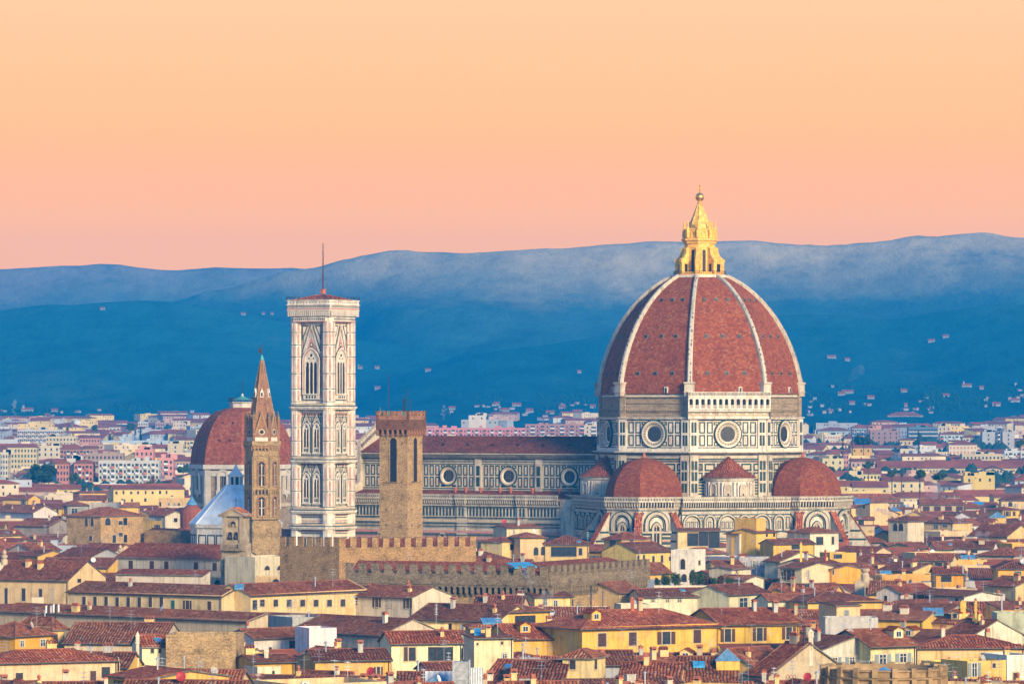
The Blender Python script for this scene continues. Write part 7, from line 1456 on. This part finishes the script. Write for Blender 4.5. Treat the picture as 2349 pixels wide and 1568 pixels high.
for i, (x, w, yt, k, lb) in enumerate(((1508, 14, 1326, 'broad', 'low shrub at the left end of the planted roof terrace'), (1528, 24, 1315, 'broad', 'dense dark green shrub on the left of the roof terrace'), (1552, 26, 1312, 'broad', 'largest leafy shrub on the roof terrace, left of the arched window'), (1592, 22, 1308, 'broad', 'shrub against the right corner of the pale tower house'), (1608, 20, 1313, 'broad', 'shrub just right of the pale tower house corner'), (1624, 20, 1322, 'red', 'reddish shrub in the middle of the roof terrace'), (1637, 16, 1325, 'broad', 'feathery yellow-green bamboo clump on the roof terrace'), (1656, 22, 1322, 'red', 'reddish bush right of the bamboo clump on the roof terrace'), (1675, 18, 1324, 'broad', 'bush at the right end of the roof terrace'))):
    rr = random.Random(i); k_ = Yq/F; g = thing('potted_shrub', lb, 'shrub', (WX(x, Yq), Yq+1.0+(i % 3)*.5, zq), 0, 'plants on the roof terrace'); h = (1347-yt)*k_; r = w/2*k_
    mb = MB(); crown(mb, [(rr.uniform(-.5, .5)*r, rr.uniform(-.3, .3)*r, h*rr.uniform(.3, .85), r*.6, h*.28) for _ in range(9)], 900, .2, rr); mb.build('foliage', [LEAF[k]], g)
    mb = MB(); mb.lathe([(.3, 0), (.45, .5), (.5, .5), (.5, .62), (.01, .6)], 10); mb.build('pot', [M['terra']], g)
# ------------------------------------------------------------------ villas and woods on the hillsides
from mathutils.bvhtree import BVHTree
BV = [BVHTree.FromPolygons([v.co for v in o.data.vertices], [tuple(p.vertices) for p in o.data.polygons]) for o in HILLS]
def on_hill(x, y):
    d = Vector(((x-CX)/F, 1, -(y-HY)/F)); best = None
    for b in BV:
        h = b.ray_cast(Vector((0, 0, CH)), d)
        if h[0] is not None and (best is None or h[0].y < best.y): best = h[0]
    return best
HV = [plain('villa_wall', (.33, .33, .33), .9, sc=.1), ATR]
def villa(x, y, w, label, group, tower=False):
    w *= .62
    P = on_hill(x, y)
    if P is None: return
    k = P.y/F; W = w*k*1.25; D = max(5, W*.5); h = max(2.6, min(6, w*.30*k)); root = thing('villa', label, 'villa', (P.x-W/2, P.y, P.z-1.5), 0, group); mb = MB()
    body(mb, W, D, h+1.5, 1.3, 'gx'); 
    if tower: mb.box(W*.1, W*.25, 1, 4, h, h*2.2+2, 0)
    for i in range(int(W/3)): mb.poly([(1+i*3, -.05, h-1.6), (2+i*3, -.05, h-1.6), (2+i*3, -.05, h-.2), (1+i*3, -.05, h-.2)], 1)
    mb.build('wall', [HV[0], M['glass']], root); mb = MB(); roof_mesh(mb, W, D, h+1.5, 1.4, 'gx', .6); mb.build('roof', [ATR, M['soot'], ATR], root)
for x, y, w, lb, tw in ((1908, 822, 26, 'white farmhouse group on the hillside right of the dome, largest of its cluster', 0), (1944, 828, 14, 'white house to the lower right of the hillside farmhouse', 0), (2137, 785, 20, 'lower of two white houses on the right hill', 0), (2170, 775, 18, 'upper of two white houses on the right hill', 0),
    (1945, 903, 34, 'bright white long villa above the right plain', 0), (1930, 907, 20, 'low wing left of the bright white long villa', 0), (1998, 915, 20, 'pale row house below and right of the bright white villa', 0), (2074, 900, 18, 'pale villa behind the dark cypress wood', 0), (2171, 911, 18, 'white villa right of the dark cypress wood', 0), (2218, 888, 28, 'pale castle-like villa high on the right slope', 1), (2252, 893, 12, 'small white house right of the castle-like villa', 0), (2286, 931, 24, 'white house near the right edge above the plain', 0), (2330, 922, 26, 'pale long house at the right edge of the slope', 0),
    (1955, 928, 16, 'pale house with dark arcades below the bright white villa', 0), (1905, 948, 9, 'small square tower house at the foot of the slope, right of the drum', 1), (2078, 933, 9, 'small house under the dark cypress wood', 0), (1329, 856, 11, 'lone white house on the slope left of the dome', 0), (235, 711, 14, 'white hamlet house high on the left spur', 0), 
    (558, 723, 14, 'white house of the hill village left of the marble bell tower, leftmost', 0), (604, 722, 9, 'second house of the hill village left of the marble bell tower', 0), (624, 722, 9, 'house of the hill village nearest the marble bell tower', 0), (826, 846, 14, 'towered pale house on the slope right of the marble bell tower', 1), (865, 846, 14, 'pale house on the slope above the square stone tower', 0), (982, 852, 16, 'pale house on the slope right of the stone tower flagpoles', 0), (866, 893, 16, 'pale house just above the square stone tower', 0),
    (1037, 940, 18, 'pale house over the factory tower', 0), (62, 944, 34, 'long white villa with a bell tower at the left foot of the hills', 1), (125, 945, 18, 'white villa right of the long villa with a bell tower', 0), (108, 957, 14, 'low pale house below the white villas at the far left', 0), (1160, 944, 22, 'hamlet house above the nave roof, left', 0), (1185, 932, 26, 'largest hamlet house above the nave roof', 0), (1215, 945, 20, 'hamlet house above the nave roof, right of the largest', 0), (1262, 950, 24, 'long house of the hamlet between stone tower and drum', 0), (1290, 938, 20, 'upper house of the hamlet nearest the drum', 0), (1325, 948, 26, 'broad house of the hamlet nearest the drum', 0), (1360, 936, 16, 'pale house touching the drum on its left', 0), (1140, 930, 14, 'small upper house at the left end of the hamlet above the nave roof', 0)):
    villa(x, y, w, lb, 'villas on the hillsides', bool(tw))
rr = random.Random(77); mb = MB()
AREAS = [(1850, 2349, 885, 950, 900, 5), (2000, 2200, 902, 930, 800, 5), (980, 1372, 905, 955, 800, 4.5), (0, 430, 928, 962, 800, 4.5), (0, 2349, 690, 930, 5200, 3.4), (640, 980, 890, 950, 300, 4)]
for x0, x1, y0, y1, n, s in AREAS:
    for i in range(n):
        x = rr.uniform(x0, x1); y = rr.uniform(y0, y1)
        if vnoise(np.array([x]), np.array([y*3.0]), 55)[0] < (.45 if s > 4 else .55): continue
        P = on_hill(x, y)
        if P is None: continue
        k = P.y/F*s*rr.uniform(.35, .8); h = k*rr.choice((1.1, 1.5, 2.4)) if s > 4 else k*.8; b = ngon(5, k*.9, rr.random()*6, P.x, P.y); c = ngon(5, k*.75, rr.random()*6, P.x, P.y)
        for j in range(5):
            q = (j+1) % 5; mb.poly([(*b[j], P.z-1), (*b[q], P.z-1), (*c[q], P.z+h*.55), (*c[j], P.z+h*.55)]); mb.poly([(*c[j], P.z+h*.55), (*c[q], P.z+h*.55), (P.x, P.y, P.z+h)])
tag(mb.build('hillside_woods', [leafmat('hillside_wood', (.012, .06, .065), (.025, .09, .09))]), kind='stuff', label='dark woods and hedges scattered on the hillsides', cat='woods')
mb = MB()
for i in range(3000):      # tree clumps between the far houses
    Y = rr.uniform(1750, 4300); X = rr.uniform(-1190, 1190)*Y/F
    if vnoise(np.array([X]), np.array([Y]), 160)[0] < .5: continue
    g = ground_z(Y); k = rr.uniform(2.5, 6); h = rr.uniform(9, 17)
    for q in range(3):
        x, y = X+rr.uniform(-3, 3), Y+rr.uniform(-3, 3); b = ngon(6, k, rr.random(), x, y); c = ngon(6, k*.8, rr.random(), x, y); z = g+h*rr.uniform(.7, 1)
        for j in range(6): p_ = (j+1) % 6; mb.poly([(*b[j], g), (*b[p_], g), (*c[p_], z*.8+g*.2), (*c[j], z*.8+g*.2)]); mb.poly([(*c[j], z*.8+g*.2), (*c[p_], z*.8+g*.2), (x, y, z)])
tag(mb.build('distant_trees', [leafmat('distant_tree', (.015, .045, .045), (.04, .085, .06))]), kind='stuff', label='tree clumps between the distant houses', cat='trees')
mb = MB()
for x0, x1, y0, y1, n in ((1850, 2349, 915, 955, 300), (1000, 1372, 925, 958, 220), (0, 440, 940, 966, 150), (1880, 2349, 880, 920, 60), (640, 860, 930, 955, 60)):
    for i in range(n):
        x, y = rr.uniform(x0, x1), rr.uniform(y0, y1)
        if vnoise(np.array([x]), np.array([y*4.0]), 60)[0] < .5: continue
        P = on_hill(x, y)
        if P is None: continue
        
        if rr.random() < .8: continue
        W = rr.uniform(2.0, 5.5); h = rr.uniform(1.5, 2.8); mb.T = Matrix.Translation((P.x, P.y, P.z-1)) @ Matrix.Rotation(rr.uniform(-.6, .6), 4, 'Z'); body(mb, W, 5, h+1, .4, 'gx'); mb.slab([(-.3, -.3, h+1), (W+.3, -.3, h+1), (W+.3, 3.5, h+1.5), (-.3, 3.5, h+1.5)], .2, 1 if i % 3 else 0)
mb.T = None; tag(mb.build('hillside_houses', HV), kind='stuff', label='loose scatter of tiny houses where the city climbs the hills', cat='houses')
# ------------------------------------------------------------------ smoke
sm = bpy.data.materials.new('smoke'); sm.use_nodes = True; t = sm.node_tree; t.nodes.clear(); pv = t.nodes.new('ShaderNodeVolumePrincipled'); ou = t.nodes.new('ShaderNodeOutputMaterial'); pv.inputs['Color'].default_value = (.92, .95, 1, 1); t.links.new(pv.outputs[0], ou.inputs[0+1])
import bmesh
def smoke(x0, y0, x1, y1, w0, w1, Y, dens):
    m = sm.copy(); m.node_tree.nodes['Principled Volume'].inputs['Density'].default_value = dens*F/Y/((w0+w1)/2); bm = bmesh.new(); rr = random.Random(int(x0+y0)); n = 15; k = Y/F; O = Vector((WX(x0, Y), Y, WZ(y0, Y)))
    for i in range(n):
        t_ = i/(n-1); r = (w0+(w1-w0)*t_)*.5*k*rr.uniform(.55, 1.1); mt = Matrix.Translation(Vector((WX(x0+(x1-x0)*t_**1.3+rr.gauss(0, w0*.35), Y), Y+rr.gauss(0, r*.4), WZ(y0+(y1-y0)*t_, Y)))-O) @ Matrix.Rotation(rr.random()*6, 4, 'Y') @ Matrix.Diagonal((r*rr.uniform(.7, 1.3), r, r*rr.uniform(.6, 1.0), 1)); bmesh.ops.create_icosphere(bm, subdivisions=2, radius=1, matrix=mt)
    for v in bm.verts: v.co += Vector((rr.uniform(-.12, .12), 0, rr.uniform(-.12, .12)))*w0*k*.5
    me = bpy.data.meshes.new('smoke_plume'); bm.to_mesh(me); bm.free(); me.materials.append(m); o = link('smoke_plume', me, None, O); tag(o, kind='stuff')
for a in ((24, 1000, 34, 922, 7, 10, 3300, .55), (6, 1004, 0, 955, 8, 12, 3200, .5), (1219, 1352, 1203, 1304, 8, 18, 790, .35), (1240, 1390, 1262, 1360, 16, 24, 760, .22), (2045, 1186, 2018, 1168, 8, 16, 1380, 1.0), (2138, 1138, 2140, 1108, 20, 22, 1600, .45), (2202, 1197, 2200, 1178, 8, 9, 1330, .6), (1968, 1462, 1930, 1430, 14, 22, 720, .3), (1920, 1378, 1908, 1356, 6, 9, 880, .5), (1995, 1296, 2002, 1278, 6, 8, 1000, .5), (2260, 1238, 2248, 1226, 14, 20, 1180, .35), (160, 988, 166, 965, 6, 9, 3600, .4), (1017, 962, 1019, 932, 6, 8, 3600, .45), (1952, 872, 1970, 848, 12, 26, 4300, .14), (2048, 1050, 2062, 1042, 8, 18, 2250, .4)): smoke(*a)
# ------------------------------------------------------------------ roof furniture that stands by itself
DG = bpy.context.evaluated_depsgraph_get(); DG.update()
def sight(x, y):       # the first surface seen along a line of sight: where roof furniture stands
    d = Vector(((x-CX)/F, 1, -(y-HY)/F)).normalized(); o = Vector((0, 0, CH))+d*300
    ok, loc, nrm, _, ob, _ = SC.ray_cast(DG, o, d)
    return loc, (nrm if nrm.z > 0 or abs(nrm.z) < .05 else -nrm)
def pyr(xc, wpx, yt, yb, ybox, Y, label):
    if Y > 620: Y = sight(xc, ybox)[0].y
    k = Y/F; r = wpx/2*k; z = WZ(yb, Y); root = thing('roof_lantern', label, 'roof lantern', (WX(xc, Y), Y+r, WZ(ybox, Y))); zb = z-WZ(ybox, Y); mb = MB(); mb.box(-r*.92, r*.92, -r*.92, r*.92, -2, zb, 0); mb.build('base', [M['plaster']], root, col=YE)
    mb = MB(); h = WZ(yt, Y)-z; mb.lathe([(r*1.414, zb), (.08, zb+h)], 4, m=0, rot=R(45))
    for i in range(4):
        for j in range(5):
            t_ = (j-2)/2.5; mb.T = Matrix.Rotation(R(90*i), 4, 'Z'); mb.tube((t_*r, -r, zb+.02), (t_*.05, -.05, zb+h), .05, 4, 1)
    mb.T = None; mb.build('glazing', [M['skylight'], M['zinc']], root)
pyr(1670, 58, 1488, 1515, 1537, 655, 'blue pyramid roof light on a yellow box, bottom right of the middle')
pyr(1005, 74, 1546, 1575, 1590, 612, 'large blue glass pyramid at the bottom edge beside the lift shaft')
pyr(2053, 36, 1162, 1172, 1178, 1390, 'flat blue glass pyramid among the roofs right of the cathedral')
pyr(2290, 40, 1173, 1187, 1194, 1360, 'blue hipped roof light near the square yellow turret')
def blue_panel(r, x0, x1, y0, y1, Y, label, m='skylight', tilt=.5):
    (a, t0), (b, t1) = PX(r, x0, y0), PX(r, x1, y1); P, nn = sight((a+b)/2, t1-1.0); Y = P.y; k = Y/F; W = (b-a)*k; rise = (t1-t0)*k
    tilt = max(.32, math.hypot(nn.x, nn.y)/max(.2, nn.z)) if nn.z > .3 else .5; D = max(.8, rise/(tilt+.05)); ang = math.atan2(-nn.x, nn.y)+math.pi if abs(nn.z) > .3 and math.hypot(nn.x, nn.y) > .1 else 0
    ang = (ang+math.pi) % (2*math.pi)-math.pi; ang = max(-.7, min(.7, ang))
    root = thing('roof_panel', label, 'roof panel', (P.x-W/2*math.cos(ang), P.y-W/2*math.sin(ang), P.z), ang); mb = MB(); mb.slab([(0, 0, .28), (W, 0, .28), (W, D, .28+D*tilt), (0, D, .28+D*tilt)], .3, 0)
    for i in range(max(2, int(W/1.0))+1): x = W*i/max(2, int(W/1.0)); mb.bar((x, 0, .31), (x, D, .31+D*tilt), .06, .06, 1)
    mb.build('glazing', [M[m], M['zinc']], root)
blue_panel(2, 1702, 1850, 1084, 1122, 728, 'large bright blue skylight on the small cream house roof')
blue_panel(2, 1562, 1640, 824, 856, 880, 'bright blue panel on the smaller mottled gable', 'blue')
blue_panel(3, -5, 212, 664, 700, 945, 'turquoise sheet roof inside the crenellated palace', 'blue')
blue_panel(4, 1172, 1322, 1008, 1056, 772, 'slanted blue solar panel on the big red roof, right side')
blue_panel(1, 1762, 1832, 828, 862, 842, 'tilted blue skylight on the palace roof corner')
blue_panel(3, 1362, 1452, 1412, 1448, 640, 'small blue skylight left of the blue pyramid roof light', 'blue')
blue_panel(4, 652, 772, 180, 222, 1470, 'blue glass lean-to roof right of the apse')
blue_panel(4, 1540, 1620, 205, 225, 1500, 'teal glazed strip near the brown slatted house', 'blue')
blue_panel(4, 842, 930, 725, 746, 985, 'pale blue skylight above the orange parapet wall')
blue_panel(4, 1452, 1560, 608, 634, 1090, 'pale blue metal roof right of the pale yellow house')
blue_panel(2, 1640, 1690, 1165, 1205, 705, 'narrow blue awning beside the glazed veranda house', 'blue')
def cell(xc, yt, yb, Y, label):
    k = Y/F; z0 = WZ(yb, Y); root = thing('cell_antenna', label, 'antenna mast', (WX(xc, Y), Y, z0), 0, 'phone masts'); h = WZ(yt, Y)-z0; mb = MB(); mb.tube((0, 0, -2), (0, 0, h), .12, 6, 0)
    for a in (0, 2.1, 4.2): mb.tube((.55*math.cos(a), .55*math.sin(a), h*.45), (.55*math.cos(a), .55*math.sin(a), h), .17, 8, 1); mb.bar((0, 0, h*.6), (.55*math.cos(a), .55*math.sin(a), h*.6), .06, .06, 0); mb.bar((0, 0, h*.9), (.55*math.cos(a), .55*math.sin(a), h*.9), .06, .06, 0)
    mb.build('mast', [M['metal'], M['white']], root)
cell(110, 1388, 1418, 780, 'left of two white phone masts before the peach palace front'); cell(127, 1385, 1418, 780, 'right of two white phone masts before the peach palace front')
Yl = 610.0; ls = thing('lift_shaft', 'grey netted lift shaft with steel frame at the bottom edge, left of centre', 'lift shaft', (WX(1040, Yl), Yl, 8)); wl = 37*Yl/F; zt_ = WZ(1517, Yl)-8; mb = MB(); mb.box(0, wl, 0, 2.2, 0, zt_, 0)
for x in (0, wl): mb.box(x-.12, x+.12, -.12, .05, 0, zt_+.3, 1)
for i in range(8): mb.box(0, wl, -.08, .02, zt_-.1-i*1.2, zt_-i*1.2, 1)
mb.build('frame', [plain('grey_net', (.36, .37, .38), .8, var=.3), M['zinc']], ls)
for x0, x1, y0, lb in ((975, 1038, 1538, 'left white plastic sheet screen at the lift shaft'), (1080, 1108, 1530, 'right white plastic sheet screen at the lift shaft')):
    s_ = thing('plastic_screen', lb, 'sheeting', (WX(x0, 616), 616, 8)); mb = MB(); ww = (x1-x0)*616/F; n = 10
    for i in range(n): mb.slab([(ww*i/n, .15*(i % 2), WZ(y0, 616)-8), (ww*(i+1)/n, .15*((i+1) % 2), WZ(y0, 616)-8), (ww*(i+1)/n, .1+.15*((i+1) % 2), WZ(y0, 616)-8), (ww*i/n, .1+.15*(i % 2), WZ(y0, 616)-8)], 8, 0)
    mb.build('sheet', [plain('white_sheet', (.6, .63, .66), .6, var=.15)], s_)
def stack(r, x, yt, yb, w, Y, mat, col, label, cap=True):
    (a, t0), (_, t1) = PX(r, x, yt), PX(r, x, yb); Y = sight(a, t1)[0].y+.2; k = Y/F; ww = w*REG[r][2]*k; h = WZ(t0, Y)-WZ(t1, Y); root = thing('chimney_stack', label, 'chimney', (WX(a, Y), Y, WZ(t1, Y))); mb = MB(); q = ww/2
    if cap == 'tube': mb.tube((0, 0, -3), (0, 0, h*.9), q*.8, 10, 0); mb.lathe([(q*.8, h*.88), (q*1.25, h*.9), (q*.9, h*1.0), (.02, h*1.02)], 10)
    else: mb.box(-q*.75, q*.75, -q*.75, q*.75, -3, h*.55, 0); mb.box(-q, q, -q, q, h*.55, h*.62, 0); mb.prism(ngon(4, q*1.2, R(45)), h*.62, h*.85, 0); mb.box(-q, q, -q, q, h*.85, h*.9, 0); mb.lathe([(q*1.1, h*.9), (.05, h*1.05)], 4, m=0, rot=R(45))
    mb.build('stack', [M[mat]], root, col=col)
stack(4, 1465, 940, 1060, 50, 800, 'plaster', YE, 'thick yellow chimney stack right of the slanted solar panel'); stack(4, 1562, 945, 1110, 24, 790, 'plaster', YE, 'thin tall yellow chimney stack right of the thick one')
stack(4, 431, 560, 655, 15, 1010, 'red', (1, 1, 1), 'red metal flue left of the flat yellow roof house', 'tube'); stack(4, 248, 505, 650, 22, 985, 'plaster', YE, 'cream curved-top chimney in front of the small yellow loggia house')
stack(3, 594, 828, 1000, 12, 740, 'metal', (1, 1, 1), 'dark tall flue on the cream gabled house with the smoke', 'tube'); stack(3, 682, 866, 1000, 10, 738, 'metal', (1, 1, 1), 'thin dark flue at the right end of the cream gabled house', 'tube')
stack(3, 905, 915, 1015, 34, 715, 'terra', (1, 1, 1), 'brown square chimney beside the white rooftop block'); stack(4, 1465, 672, 780, 12, 985, 'zinc', (1, 1, 1), 'steel flue on the orange house with the balcony', 'tube'); stack(4, 1757, 930, 1015, 16, 800, 'zinc', (1, 1, 1), 'blue-grey flue near the right edge', 'tube')
stack(4, 272, 1150, 1280, 20, 668, 'metal', (1, 1, 1), 'dark flue on the grey-cream house behind the round tower', 'tube'); stack(4, 322, 1160, 1280, 46, 669, 'plaster', WT, 'white capped chimney on the grey-cream house behind the round tower')
stack(1, 1035, 1180, 1370, 30, 655, 'plaster', WT, 'tall grey-white chimney left of the rubble stone block'); stack(1, 1384, 1355, 1450, 14, 640, 'zinc', (1, 1, 1), 'zinc pipe standing before the rubble stone block', 'tube'); stack(2, 78, 1290, 1370, 40, 655, 'plaster', WT, 'tall white chimney with tile cap right of the rubble stone block')
for i, (x, y0, y1, Y, lb) in enumerate(((276, 1248, 1270, 1040, 'white ornate stone urn on the roof edge behind the pale church nave'), (10, 1259, 1285, 990, 'white ornate stone urn at the left edge above the peach palace wing'))):
    root = thing('stone_urn', lb, 'urn', (WX(x, Y), Y, WZ(y1, Y)), 0, 'carved urns'); h = (y1-y0)*Y/F; mb = MB(); mb.lathe([(.3*h, -1), (.3*h, .1*h), (.16*h, .15*h), (.28*h, .3*h), (.3*h, .45*h), (.12*h, .55*h), (.2*h, .65*h), (.14*h, .85*h), (.02, h)], 10, smooth=True); mb.build('urn', [M['beige']], root)
Yu = 975.0; st_ = thing('rooftop_sculpture', 'pale carved coat of arms group on a roof edge, right of the dark shaded balcony', 'sculpture', (WX(1985, Yu), Yu, WZ(1337, Yu))); k = Yu/F; mb = MB(); mb.box(-24*k, 24*k, 0, 1.2, -3, .4, 0); mb.lathe([(9*k, .2), (8*k, 9*k), (10*k, 20*k), (6*k, 24*k), (10*k, 28*k), (11*k, 34*k), (.02, 33*k)], 12, 0, .6)
for s_ in (-1, 1):
    for j in range(6): mb.lathe([(.01, 0), (3.2*k, 1.5*k), (2.6*k, 4*k), (.01, 6*k)], 8, s_*(8+j*2.6)*k, .5, 0) ; mb.tube((s_*6*k, .5, 16*k-j*k), (s_*(12+j*2)*k, .5, (12-j*2)*k), 1.6*k, 6, 0, .7*k)
mb.build('carving', [M['beige']], st_)
Ym_ = 1480.0; k = Ym_/F; cu = thing('round_chapel', 'low round maroon roof under a small blue conical lantern beside the pale pyramid roof', 'chapel', (WX(436, Ym_), Ym_+8, 0)); mb = MB(); zq = WZ(1176, Ym_); mb.lathe([(27*k, 0), (27*k, zq), (26*k, zq+.3), (20*k, WZ(1166, Ym_)), (10*k, WZ(1158, Ym_))], 16, m=0); mb.build('roof', [ATR], cu)
mb = MB(); mb.lathe([(13*k, WZ(1158.5, Ym_)), (12*k, WZ(1155, Ym_)), (5*k, WZ(1146, Ym_)), (2*k, WZ(1140, Ym_)), (.01, WZ(1138, Ym_))], 16, m=0); mb.build('lantern', [M['skylight']], cu)
lm = thing('lattice_mast', 'steel lattice mast at the left edge', 'mast', (WX(4, 2000), 2000, ground_z(2000))); mb = MB(); hh = WZ(1040, 2000)-ground_z(2000)
for sx in (-1, 1):
    for sy in (-1, 1): mb.bar((sx*.9, sy*.9, 0), (sx*.5, sy*.5, hh), .12, .12, 0)
for i in range(14):
    z0, z1 = hh*i/14, hh*(i+1)/14
    for sy in (-1, 1): mb.bar((-.9, sy*.9, z0), (.7, sy*.7, z1), .08, .08, 0); mb.bar((.9, sy*.9, z0), (-.7, sy*.7, z1), .08, .08, 0)
mb.build('lattice', [M['zinc']], lm)
